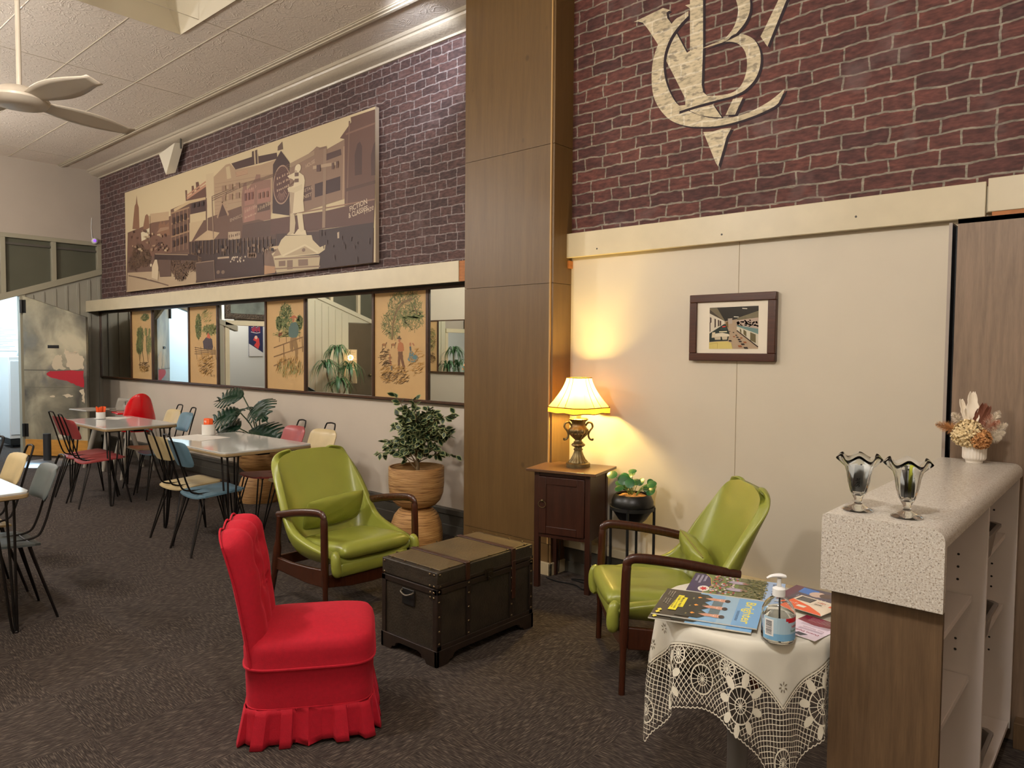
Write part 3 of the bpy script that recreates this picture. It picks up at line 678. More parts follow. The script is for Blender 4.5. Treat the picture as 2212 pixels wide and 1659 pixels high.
def art_couple(a, z1, z, rnd):
    for p, sx, sy, n in (((1290,330),.22,.14,230),((1130,560),.13,.12,130),((1380,480),.14,.10,120)):
        u, v = z(*p)
        for c in ((140,128,78), G1, (112,112,70)): a.scribble(u, v, sx, sy, c, n//2, 0.06, 0.005, rnd)
    a.line([z(1140,740), z(1150,560), z(1180,420), z(1260,300), z(1380,250)], 0.022, (122,98,58)); a.line([z(1430,500), z(1432,400), z(1400,330)], 0.01, BR)
    u, v = z(1380, 470); a.scribble(u, v, 0.16, 0.012, G1, 40, 0.08, 0.005, rnd, 0.05)
    blob(a, [z(*p) for p in ((1215,780),(1245,765),(1275,790),(1285,860),(1270,880),(1212,880),(1203,840))], (170,108,64), 0.003, rnd)
    blob(a, [z(*p) for p in ((1215,880),(1268,882),(1270,960),(1295,1060),(1300,1130),(1282,1135),(1262,1050),(1242,970),(1232,1060),(1225,1120),(1205,1118),(1210,1000))], (112,76,46), 0.003, rnd)
    u, v = z(1228, 745); a.ell(u, v, 0.014, 0.02, SK); a.line([z(1200,722), z(1252,728)], 0.012, (88,72,48)); a.line([z(1216,706), z(1238,708)], 0.018, (88,72,48))
    blob(a, [z(*p) for p in ((1355,870),(1380,875),(1400,900),(1440,930),(1460,960),(1430,1000),(1385,1020),(1345,1005),(1325,975),(1345,930))], (84,120,124), 0.004, rnd)
    a.line([z(1362,870), z(1358,820)], 0.02, (66,84,92)); u, v = z(1358, 795); a.ell(u, v, 0.011, 0.016, SK)
    a.line([z(1385,780), z(1405,810)], 0.014, SK)
    for zx, zy in ((1045,800),(1155,800)):
        u, v = z(zx, zy); a.ell(u, v, 0.03, 0.012, (150,104,60)); a.line([(u-0.02, v), (u-0.025, v-0.03)], 0.006, BR); a.line([(u+0.02, v), (u+0.02, v-0.03)], 0.006, BR); a.line([(u+0.025, v+0.005), (u+0.038, v+0.022)], 0.01, BR)
    a.line([z(1115,910), z(1118,1000), z(1135,1050)], 0.016, SK); u, v = z(1138, 1075); a.ell(u, v, 0.016, 0.02, (92,92,86))
    for p, sx, sy, n, c in (((1060,960),.08,.09,60,BR),((1160,1150),.2,.08,140,OC),((1430,1000),.1,.11,70,OC),((1180,1200),.2,.05,60,BR)):
        u, v = z(*p); a.scribble(u, v, sx, sy, c, n, 0.05, 0.0045, rnd, 0.3)
panel_art(0, art_trees, 1); panel_art(1, art_bench, 2); panel_art(2, art_fence, 3); panel_art(3, art_couple, 4)
b = MB(); b.box(XL+0.02, 4.07, MZ0-0.03, PX0, YB, MZ1+0.045); struct(b.build('trim_mirror_ground', M_greyd, smooth=False))

# ---- large sepia street photograph
mx0, mx1, mz0, mz1, mY = -10.66, -5.17, 2.275, 3.63, 4.05
mt = thing('street_photograph', 'wide sepia photograph of an old shopping street with a white statue, on brick wallpaper', 'photograph', (mx0, mY, mz0))
MW, MH = mx1-mx0, mz1-mz0
b = MB(); b.box(0, 0, 0, MW, 0.04, MH); b.build('backing_board', mat('photo_board_edge', (190,172,150), 0.5), mt, smooth=False)
a = Art(Matrix(((1,0,0,0),(0,0,-1,-0.0005),(0,1,0,0),(0,0,0,1))), 4e-5); a.clip = (0.0, 0.0, MW, MH); rnd = random.Random(8)
def q(zx, zy): p = onY(260+zx*0.2622, 230+zy*0.2622, mY); return (p.x-mx0, p.z-mz0)
def Q(*pts): return [q(*p) for p in pts]
SKY, S1, S2, S3, S4, S5, S6, WH = (196,178,142), (150,124,100), (122,94,78), (94,68,58), (70,48,44), (54,36,34), (166,142,112), (206,192,160)
a.rect(0, 0, MW, MH, SKY)
a.poly(Q((60,1060),(2090,1000),(2090,1290),(50,1520)), (104,80,68))
a.poly(Q((60,1370),(640,1340),(620,1455),(55,1525)), (172,150,122))
a.poly(Q((60,1040),(160,1000),(330,930),(420,900),(420,1230),(60,1240)), (110,80,66))
for p in (((100,1010),(110,900),(118,820),(128,800),(135,730),(142,800),(152,830),(158,1010)), ((190,980),(205,900),(220,885),(235,905),(240,1010),(190,1010)), ((310,1060),(318,970),(335,935),(345,975),(360,940),(372,980),(400,950),(410,1060))): a.poly(Q(*p), (128,92,70))
a.poly(Q((245,885),(400,865),(400,935),(245,960)), (176,150,118)); a.poly(Q((170,1040),(240,1000),(240,1080),(175,1110)), WH)
a.poly(Q((330,1000),(400,990),(400,1010),(300,1040)), (150,120,96))
# balconied hotel
a.poly(Q((415,850),(570,780),(700,740),(715,760),(715,1120),(560,1200),(415,1210)), (96,70,58))
for k in range(5): a.line(Q((420+k*33, 890-k*14), (420+k*33, 1200-k*6)), 0.018, (140,108,84))
for zy in (880, 970, 1075): a.line(Q((418,zy), (568,zy-48)), 0.02, (150,120,92))
a.poly(Q((440,845),(580,770),(700,742),(705,765),(570,800),(445,868)), (184,160,122))
a.poly(Q((535,690),(550,690),(552,755),(590,730),(588,655),(605,652),(612,715),(628,705),(622,625),(645,620),(655,672),(705,640),(710,745),(540,780)), (96,66,54))
a.line(Q((548,760),(705,650)), 0.03, (176,130,104)); a.line(Q((548,735),(705,620)), 0.02, (170,124,98))
a.poly(Q((580,800),(705,770),(705,860),(580,890)), S4); a.poly(Q((575,890),(705,862),(705,935),(575,960)), (188,168,132)); a.poly(Q((570,960),(690,935),(640,1020),(590,1110),(570,1115)), (180,158,124))
# tall parapet block
a.poly(Q((705,560),(770,545),(775,900),(720,930)), (190,170,136))
a.poly(Q((770,580),(870,480),(905,470),(950,520),(1160,480),(1290,435),(1290,700),(1240,900),(780,960)), (162,136,108))
a.poly(Q((915,470),(1085,415),(1085,372),(1130,355),(1140,410),(1290,380),(1295,430),(950,520)), S4)
a.poly(Q((1100,365),(1112,362),(1118,480),(1106,482)), (176,154,122)); a.poly(Q((1127,360),(1134,358),(1140,470),(1132,472)), (176,154,122))
a.poly(Q((870,500),(900,490),(915,590),(880,600)), (180,160,126)); a.poly(Q((950,540),(1050,515),(1052,555),(955,580)), (150,114,92))
for k in range(3): a.line(Q((955,545+k*12),(1050,522+k*12)), 0.008, (180,150,118))
for k in range(9): a.line(Q((780,640+k*30),(1240,560+k*30)), 0.006, (146,120,96))
# twin signboards
a.poly(Q((1000,740),(1015,640),(1040,620),(1045,690),(1110,600),(1120,560),(1155,560),(1155,610),(1240,600),(1240,930),(1010,975)), (132,98,84))
for p in (((1025,690),(1105,670),(1105,800),(1025,820)), ((1020,835),(1110,815),(1110,945),(1020,965)), ((1130,690),(1235,665),(1235,780),(1130,800))): a.poly(Q(*p), (150,108,94))
a.poly(Q((1130,810),(1235,785),(1235,850),(1130,875)), (86,64,54)); a.bars(*q(1032,712), 0.22, 0.035, 6, (172,134,116), .1); a.bars(*q(1028,876), 0.25, 0.04, 8, (182,152,128), .1); a.bars(*q(1028,925), 0.24, 0.022, 9, (182,152,128), .1)
a.bars(*q(1136,860), 0.30, 0.042, 8, (172,148,120), .14)
# gabled shops and awnings
a.poly(Q((720,920),(830,880),(1000,820),(1010,960),(1140,930),(1240,960),(1280,1090),(720,1180)), (100,74,62))
a.poly(Q((800,915),(842,785),(890,890)), (82,58,50)); a.line(Q((800,918),(842,782),(892,895)), 0.03, (158,130,104))
a.poly(Q((860,760),(890,840),(1000,815),(1000,790),(895,810)), (160,136,108)); a.text('ENNISCS', *q(905,952), 0.048, (158,136,116), 0.1, bold=.01, width=0.27)
a.poly(Q((610,1105),(720,1020),(820,1040),(770,1100)), (176,152,120)); a.poly(Q((570,1120),(830,1090),(1280,1080),(1290,1400),(780,1420),(570,1240)), (60,42,38))
a.poly(Q((890,1035),(990,1028),(990,1090),(890,1102)), (170,148,122)); a.bars(*q(897,1082), 0.24, 0.032, 6, (96,70,60), .02)
a.poly(Q((1140,970),(1245,955),(1245,1040),(1140,1050)), (78,56,50)); a.bars(*q(1160,1020), 0.18, 0.022, 8, (120,98,84), .1); a.bars(*q(1160,990), 0.2, 0.02, 8, (120,98,84), .1)
a.poly(Q((1010,975),(1260,930),(1290,1090),(1000,1110)), (84,62,54))
# pointed block with round sign
a.poly(Q((1255,880),(1260,480),(1325,365),(1395,460),(1400,900)), (62,42,40))
u, v = q(1332, 645); a.ell(u, v, 0.165, 0.197, (156,128,108), 28); a.ell(u, v, 0.150, 0.183, (86,56,50), 28)
for k in range(3): a.bars(*q(1292,605+k*50), 0.24, 0.024, (5,8,7)[k], (176,148,124), .12)
for k in range(7): an = -2.3+k*0.26; a.line([(u+0.06*math.cos(an), v+0.09*math.sin(an)), (u+0.12*math.cos(an), v+0.16*math.sin(an))], 0.008, (150,116,100))
a.poly(Q((1300,330),(1335,290),(1342,352),(1298,365)), (96,74,62))
# right hand shops
a.poly(Q((1400,500),(1460,465),(1590,360),(1620,330),(1700,355),(1850,270),(1850,760),(1395,905)), (132,106,88))
a.poly(Q((1400,470),(1600,365),(1600,400),(1405,505)), (150,126,102)); a.text('HOUSE', *q(1530,510), 0.05, (178,152,126), 0.18, bold=.01)
a.poly(Q((1690,395),(1820,350),(1825,400),(1690,450)), (80,58,54)); a.poly(Q((1605,640),(1815,575),(1815,690),(1605,750)), (66,46,46)); a.poly(Q((1840,330),(1856,325),(1850,760),(1830,765)), (158,130,106))
a.poly(Q((1500,670),(1578,650),(1578,770),(1500,785)), (84,60,54)); a.text('RETAIL', *q(1508,712), 0.045, (176,150,124), 0.1, width=0.17); a.text('NIST', *q(1512,762), 0.05, (176,150,124), 0.08, bold=.01, width=0.14)
a.poly(Q((1850,760),(1850,270),(1812,262),(1905,130),(1900,90),(2140,10),(2100,775),(1850,820)), (98,70,60))
for x in (1965, 2100): a.poly(Q((x-30,570),(x-32,400),(x-10,310),(x+12,290),(x+30,330),(x+28,560)), (74,52,48))
a.line(Q((1890,120),(1870,800)), 0.02, (116,88,74)); a.line(Q((1860,230),(2130,130)), 0.016, (122,92,78)); a.line(Q((1860,690),(2110,620)), 0.03, (84,60,52))
a.poly(Q((1240,930),(1700,860),(2100,765),(2090,960),(1240,1060)), (90,62,54)); a.line(Q((1480,875),(2100,765)), 0.012, (140,108,88))
a.text('FICTION', *q(1892,868), 0.066, (196,176,150), 0.16, bold=.012, width=0.265); a.text('& CLASSICS.', *q(1884,922), 0.066, (196,176,150), 0.14, bold=.012, width=0.3); a.text('Prize D', *q(2010,890), 0.075, (190,168,142), 0.2, width=0.22, shear=.2)
a.poly(Q((1640,1020),(2090,955),(2080,1290),(1640,1345)), (58,40,38)); a.poly(Q((1290,1050),(1640,1030),(1640,1200),(1290,1300)), (66,46,42)); a.poly(Q((1790,1040),(1806,1032),(1806,1085),(1792,1088)), (176,156,132))
a.poly(Q((1200,1190),(1640,1180),(1640,1360),(1190,1385)), (62,44,40))
# poles and wires
for p, w in ((((1690,335),(1678,1000)),0.05), (((757,740),(770,1090)),0.022), (((245,900),(245,1160)),0.012)): a.line(Q(*p), w, (140,116,96))
a.line(Q((1640,350),(1700,335)), 0.02, (120,96,80)); a.line(Q((1590,505),(1780,470)), 0.03, (168,144,118))
for y in (0, 18, 36): a.line(Q((760,740+y),(1000,640+y*.6),(1260,560+y*.5),(1400,470+y)), 0.006, (104,78,66))
# street: bushes, kerb bowser, hoardings, cars
for cx, cy, n in ((200,1250,260),(150,1200,140),(120,1290,100),(500,1360,180),(600,1280,160),(440,1300,90)):
    u, v = q(cx, cy)
    for c in ((66,46,38), (96,72,58), (120,94,74)): a.scribble(u, v, 0.20, 0.10, c, n//2, 0.07, 0.008, rnd)
for x in (70, 140, 180, 250): a.line(Q((x,1380+x*.2),(x+150,1400+x*.3)), 0.014, (104,80,66))
a.poly(Q((310,1260),(420,1248),(420,1400),(330,1405)), (92,70,60)); a.poly(Q((625,1290),(775,1270),(780,1430),(630,1450)), (84,64,56)); a.line(Q((625,1290),(775,1270),(780,1430)), 0.01, (140,116,96))
a.poly(Q((265,1320),(290,1260),(305,1262),(318,1330),(312,1430),(262,1410)), (196,176,146)); u, v = q(256,1308); a.ell(u, v, 0.03, 0.020, (206,190,160))
a.poly(Q((285,1215),(400,1210),(560,1215),(640,1230),(640,1270),(285,1262)), (58,40,36)); a.line(Q((290,1216),(560,1222)), 0.012, (150,126,102))
a.poly(Q((790,1290),(815,1245),(900,1240),(1180,1215),(1190,1380),(780,1420)), (66,46,42)); a.line(Q((805,1250),(900,1242)), 0.02, (168,146,122))
for cx in (810, 850): u, v = q(cx, 1365); a.ell(u, v, 0.04, 0.022, (120,98,82))
for k in range(16): u, v = q(910+rnd.random()*130, 1240+rnd.random()*40-0.2*k); a.ell(u, v, 0.016, 0.011, (190,172,150), 7, False)
a.k += 1
for k in range(5): u, v = q(1060+k*14, 1215+rnd.random()*14); a.ell(u, v, 0.03, 0.03, (124,98,80), 9, False)
a.poly(Q((1190,1190),(1240,1160),(1310,1150),(1330,1200),(1330,1330),(1190,1385)), (112,88,74)); a.poly(Q((1190,1310),(1290,1320),(1280,1370),(1190,1385)), (166,128,96)); a.poly(Q((1190,1185),(1240,1155),(1310,1148),(1300,1175)), (190,166,132))
# statue on its pedestal
a.poly(Q((1265,1245),(1310,1240),(1640,1225),(1650,1240),(1640,1335),(1290,1370)), (178,160,128)); a.poly(Q((1250,1215),(1290,1190),(1330,1100),(1365,1065),(1580,1060),(1590,1100),(1650,1160),(1695,1140),(1690,1180),(1640,1215),(1270,1250)), (196,180,146))
a.poly(Q((1335,1235),(1525,1145),(1630,1208)), (172,152,122)); a.line(Q((1340,1232),(1525,1142),(1632,1205)), 0.02, (206,192,158)); a.poly(Q((1255,1240),(1300,1165),(1330,1225)), (150,126,102))
for p in (((1310,1275),(1365,1270),(1365,1315),(1310,1318)), ((1378,1268),(1425,1265),(1425,1340),(1378,1344)), ((1470,1262),(1550,1258),(1552,1310),(1472,1316))): a.poly(Q(*p), (124,100,84))
for y in (1250, 1330): a.line(Q((1275,y+8),(1650,y-14)), 0.014, (132,108,90))
u, v = q(1515, 1183); a.ell(u, v, 0.03, 0.018, (120,96,80))
a.poly(Q((1385,1060),(1400,1035),(1440,1050),(1470,1010),(1530,1020),(1540,1060)), (206,190,158))
a.poly(Q((1405,880),(1440,890),(1448,960),(1440,1040),(1400,1060),(1375,1058),(1400,1030),(1402,960)), (186,168,138)); a.poly(Q((1460,880),(1505,880),(1520,1020),(1495,1035),(1475,1010)), (200,184,152))
a.poly(Q((1440,545),(1475,540),(1515,570),(1525,610),(1518,680),(1512,780),(1520,865),(1410,888),(1400,760),(1405,690),(1385,690),(1382,675),(1430,655),(1440,620),(1425,600),(1395,590),(1380,575)), (206,190,158))
a.poly(Q((1400,700),(1440,700),(1425,880),(1408,888)), (170,150,124)); a.line(Q((1505,660),(1440,690),(1388,682)), 0.05, (196,180,148)); a.line(Q((1440,610),(1400,650)), 0.012, (110,84,68))
u, v = q(1468, 510); a.ell(u, v, 0.054, 0.040, (210,194,162), 16); a.poly(Q((1440,520),(1462,530),(1460,572),(1444,575)), (176,156,130))
# windows, posts, figures and stains of the old print: small real differences in tone
def inq(x, y): return q(x, y)
for (x0, y0, x1, y1, nx, ny, sl, c) in ((430,900,555,1180,4,3,-45,(58,40,36)), (1020,700,1105,800,3,1,-18,(112,74,68)), (1135,700,1230,780,3,1,-22,(116,84,72)), (830,640,1000,800,3,2,-34,(140,112,90)), (1430,540,1490,640,1,2,-10,(104,80,70)), (1610,470,1670,560,1,1,-18,(84,60,56)), (1740,450,1810,540,2,1,-22,(96,72,64)), (590,790,700,850,3,1,-24,(52,36,34))):
    for i in range(nx):
        for j in range(ny):
            fx0 = x0+(x1-x0)*(i+.2)/nx; fx1 = x0+(x1-x0)*(i+.75)/nx; o0 = sl*(i+.2)/nx; fy0 = y0+(y1-y0)*(j+.2)/ny+o0; fy1 = y0+(y1-y0)*(j+.8)/ny+o0
            a.poly(Q((fx0,fy0),(fx1,fy0-4),(fx1,fy1-4),(fx0,fy1)), c)
for k in range(22): x = 590+k*31; a.line(Q((x, 1112-k*2), (x, 1205+rnd.random()*20)), 0.012, (104,80,66) if k % 3 else (140,114,92))
for k in range(26):
    x = 600+rnd.random()*660; y = 1120+rnd.random()*80; w = 8+rnd.random()*16
    a.poly(Q((x,y),(x+w,y-2),(x+w,y+18+rnd.random()*20),(x,y+20)), rnd.choice(((40,28,28),(92,70,58),(120,96,78),(48,34,32))))
for k in range(40):
    x = 70+rnd.random()*340; y = 1020+rnd.random()*170; w = 6+rnd.random()*22
    a.poly(Q((x,y),(x+w,y-3),(x+w,y+8+rnd.random()*16),(x,y+12)), rnd.choice(((70,48,42),(146,118,94),(178,154,122),(94,66,54))))
for k in range(14):
    x = 1650+rnd.random()*420; y = 990+rnd.random()*270; a.line(Q((x, y), (x+rnd.uniform(-3,3), y+20+rnd.random()*40)), 0.01, (72,52,48))
a.build('sepia_print', M_print, mt)

# ---- letter emblem painted on the brick (traced onto the wall plane)
EY = YR-0.0008
def e(zx, zy): p = onY(1320+zx*0.22905, zy*0.22905, EY); return (p.x, p.z)
def E_(*pts): return [e(*p) for p in pts]
def sp(pts, n=5): return [(p.x, p.y) for p in spline([(x, y, 0) for x, y in pts], n)]
em = thing('wall_emblem', 'large cream monogram of interlaced letters painted on the red brick', 'emblem', (0, EY, 0))
A3 = lambda lay: Matrix(((1,0,0,0),(0,0,-1,-lay),(0,1,0,0),(0,0,0,1)))
# outlines in crop pixels
Vl = [(215,208),(490,75),(555,95),(522,120),(530,170),(565,215),(720,505),(712,940),(700,930),(585,700),(430,400),(345,270),(300,215),(255,203)]
Vs = [(215,208),(255,203),(300,215),(345,270)]
Vb = [(870,1245),(960,1240),(1045,1215),(1135,1205),(1090,1290),(1060,1400),(1010,1570),(985,1530)]
Vm1 = [(735,1040),(960,985),(1045,1108),(960,1105),(850,1090),(780,1062)]
Vm2 = [(1150,935),(1245,915),(1170,1080),(1080,1085)]
Vr = [(1545,0),(1665,-40),(1660,0),(1585,170),(1480,440),(1455,425),(1420,335),(1455,260)]
Vr = [(1578,0),(1590,-60),(1690,-60),(1650,10),(1475,440),(1410,345),(1450,265)]
Cc = sp([(730,105),(660,150),(600,190),(520,300),(440,430),(395,580),(383,740),(395,880),(430,980),(500,1080),(590,1150),(720,1190),(850,1197),(1000,1190),(1180,1150),(1330,1100),(1450,1050),(1560,990),(1600,930),(1638,840),(1590,880),(1500,950),(1400,1010),(1270,1070),(1120,1110),(960,1115),(830,1085),(720,1040),(625,980),(560,880),(515,760),(495,620),(510,490),(560,360),(620,270),(690,190),(730,150)], 4)
Bo = [(865,-80),(870,440),(905,435),(1060,395),(1130,350),(1170,320),(1170,320),(1240,240),(1290,140),(1312,60),(1305,0),(1290,-60)]
def ribbon(outer, inner): return outer+inner[::-1]
stem = [(700,50),(745,40),(745,0),(745,-80),(868,-80),(868,450),(855,800),(870,870),(910,905),(700,1020),(712,500),(745,480),(745,80)]
bow_o = sp([(1180,318),(1270,330),(1350,375),(1395,450),(1412,540),(1400,650),(1350,760),(1260,850),(1150,905),(1000,945),(850,985),(735,1020),(620,1058)], 4)
bow_i = sp([(862,460),(960,430),(1060,400),(1140,395),(1210,420),(1260,480),(1282,570),(1275,680),(1230,800),(1150,870),(1020,900),(910,905)], 4)
top_o = sp([(1290,-80),(1312,20),(1305,120),(1260,220),(1180,318)], 4)
top_i = sp([(1150,-80),(1195,60),(1190,160),(1150,270),(1060,375),(960,425),(862,455)], 4)
shapes = [Vl, Vb, Vm1, Vm2, Vr, Cc, stem, bow_o+[(625,1000),(735,985),(860,905)]+bow_i[::-1], top_o+top_i[::-1]]
shp_shadow = MB(); shp_paint = MB(); kk = 0
for si, sh in enumerate(shapes):
    off = 24
    P = [e(x+off, y+17) for x, y in sh]; kk += 1
    shp_shadow.add([(x, -0.0002-kk*6e-5, z) for x, z in P], [tuple(range(len(P)))])
    P = [e(x, y) for x, y in sh]; kk += 1
    shp_paint.add([(x, -0.0002-kk*6e-5, z) for x, z in P], [tuple(range(len(P)))])
so = shp_shadow.build('drop_outline', mat('emblem_outline', (38,24,32), 0.75, var=0.2, vscale=20), em, smooth=False); plab(so, 'dark painted outline')
plab(shp_paint.build('letters', M_emblem, em, smooth=False), 'cream painted letters with brick showing through')

# ---- framed photograph on the cream wall
FX0, FX1, FZ0, FZ1 = -2.062, -1.545, 1.452, 1.838
fp = thing('framed_photograph', 'brown framed colour photograph of a long cafe interior, on the cream wall', 'picture', ((FX0+FX1)/2, YR-0.03, FZ0))
w, h = (FX1-FX0)/2, FZ1-FZ0; f = 0.045; b = MB()
for x0, z0, x1, z1 in ((-w,0,w,f),(-w,h-f,w,h),(-w,f,-w+f,h-f),(w-f,f,w,h-f)): b.box(x0, -0.008, z0, x1, 0.028, z1)
b.build('frame', M_frame, fp, bevel=0.004, bseg=3)
b = MB(); b.box(-w+f-0.004, 0.006, f-0.004, w-f+0.004, 0.02, h-f+0.004); b.build('mount', mat('picture_mount', (226,216,196), 0.7), fp, smooth=False)
def fq(zx, zy): p = onY(1460+zx*0.12054, 600+zy*0.12054, YR-0.026); return (p.x-(FX0+FX1)/2, p.z-FZ0)
def F(*pts): return [fq(*p) for p in pts]
a = Art(Matrix(((1,0,0,0),(0,0,-1,0.0055),(0,1,0,0),(0,0,0,1))), 4e-5)
a.poly(F((605,540),(1482,500),(1470,1275),(592,1275)), (168,146,120))
a.poly(F((605,540),(1482,500),(1480,600),(1100,740),(880,780),(605,640)), (30,26,22)); a.poly(F((605,545),(740,545),(850,730),(880,775),(605,620)), (108,98,76)); a.poly(F((605,570),(605,640),(870,775),(850,770)), (64,54,42))
a.poly(F((1100,720),(1480,590),(1478,710),(1090,760)), (112,104,80)); a.poly(F((605,640),(870,775),(870,830),(600,1000)), (206,196,176))
for x, y0, y1 in ((610,705,800),(690,730,880),(750,750,860),(785,765,850)): a.poly(F((x,y0),(x+26,y0+12),(x+26,y1),(x,y1+20)), (58,38,34))
a.poly(F((1090,765),(1478,715),(1475,920),(1090,850)), (176,156,140)); 
for k in range(46): u, v = fq(1100+rnd.random()*365, 760+rnd.random()*110); a.ell(u, v, 0.006, 0.004, rnd.choice(((60,44,48),(120,98,110),(210,196,176),(90,60,50))), 6, False)
a.poly(F((1090,850),(1475,915),(1475,1010),(1090,870)), (104,132,128)); a.poly(F((1090,870),(1475,1010),(1470,1240),(1090,940)), (200,192,170))
for x, y0, y1, x1 in ((1330,975,1130,1430),(1210,925,1020,1262),(1145,900,970,1172)): a.poly(F((x,y0),(x1,y0+40),(x1,y1+40),(x,y1-10)), (98,88,58))
a.poly(F((600,1000),(860,830),(900,830),(960,1000),(930,1130),(700,1140),(598,1150)), (26,38,34)); a.line(F((1090,945),(1470,1240)), 0.006, (44,26,18))
a.poly(F((605,800),(620,800),(620,960),(605,970)), (60,50,50)); a.poly(F((930,730),(1010,725),(1010,820),(935,830)), (170,156,140)); a.poly(F((890,800),(935,780),(940,900),(900,860)), (110,88,50))
for x, y, s in ((860,870,30),(850,910,50),(845,960,70)): a.poly(F((x-s,y),(x+s,y-6),(x+s,y+14),(x-s,y+18)), ((216,206,170),(196,60,50),(40,70,66))[(y//45) % 3])
a.poly(F((710,1000),(830,985),(950,1010),(960,1050),(690,1060)), (214,204,180)); a.poly(F((690,1060),(800,1058),(800,1110),(700,1112)), (190,176,150)); a.poly(F((820,1055),(925,1052),(915,1108),(835,1112)), (190,176,150))
a.poly(F((650,980),(705,975),(705,1070),(640,1075)), (206,190,160)); a.poly(F((594,1160),(740,1145),(930,1140),(990,1170),(1015,1272),(592,1275)), (206,188,110)); a.line(F((600,1190),(745,1168),(740,1272)), 0.003, (176,156,86))
for x, y, c in ((960,960,0),(1030,980,0),(1080,1030,0),(1040,1055,1),(1100,1065,0),(1170,1078,1),(1130,1105,0),(1150,1140,0),(1235,1155,1),(1195,1190,0),(1145,1225,1),(1250,1255,0),(970,1128,0)):
    s = 12+(y-950)*0.09; a.poly(F((x-s,y-s*.4),(x+s*.7,y-s*.4),(x+s*1.2,y+s*.5),(x-s*.5,y+s*.5)), (34,26,26) if c == 0 else (140,80,48))
for x, y in ((1190,540),(1040,690)): a.poly(F((x,y),(x+90,y+6),(x+88,y+20),(x,y+16)), (206,200,180))
a.build('photo_print', M_gloss, fp)

# small fittings high on the wall
ws = thing('wall_sconce', 'white folded triangular light fitting hung under the cornice', 'light fitting', (-9.06, 3.94, 3.62))
b = MB(); A_, B_, C_ = V(-0.24, 0.0, 0.28), V(0.20, 0, 0.34), V(-0.05, 0.0, 0.0)
b.add([A_, B_, C_, V(-0.2, 0.10, 0.29), V(0.22, 0.10, 0.35), V(-0.01, 0.10, 0.04)], [(0,2,1),(3,4,5),(0,1,4,3),(1,2,5,4),(0,3,5,2)]); b.build('shade', mat('sconce_white', (214,206,186), 0.5), ws, smooth=False)
b = MB(); b.tube([(0.23,0.06,0.28),(0.23,0.06,0.44)], 0.01, 6); b.tube([(0.23,0.06,0.44),(0.28,0.1,0.40)], 0.01, 6); b.build('bracket', M_greyd, ws)
cm = thing('security_camera', 'small round camera with violet lens glow in the corner above the transom', 'camera', (XL+0.05, 4.0, 3.06))
b = MB(); b.sphere((0,0,0), 0.045); b.box(-0.05,-0.02,-0.02,0,0.02,0.02); b.build('body', M_white, cm)
b = MB(); b.tube([(0.03,-0.012,0),(0.046,-0.016,0)], 0.02, 10); b.build('lens', emit('violet_led', (120,70,220), 1.5), cm)
b = MB(); b.tube([(-0.04,-0.02,0.03),(-0.045,-0.03,0.2),(-0.045,-0.02,0.34)], 0.004, 6); b.build('cable', M_white, cm)
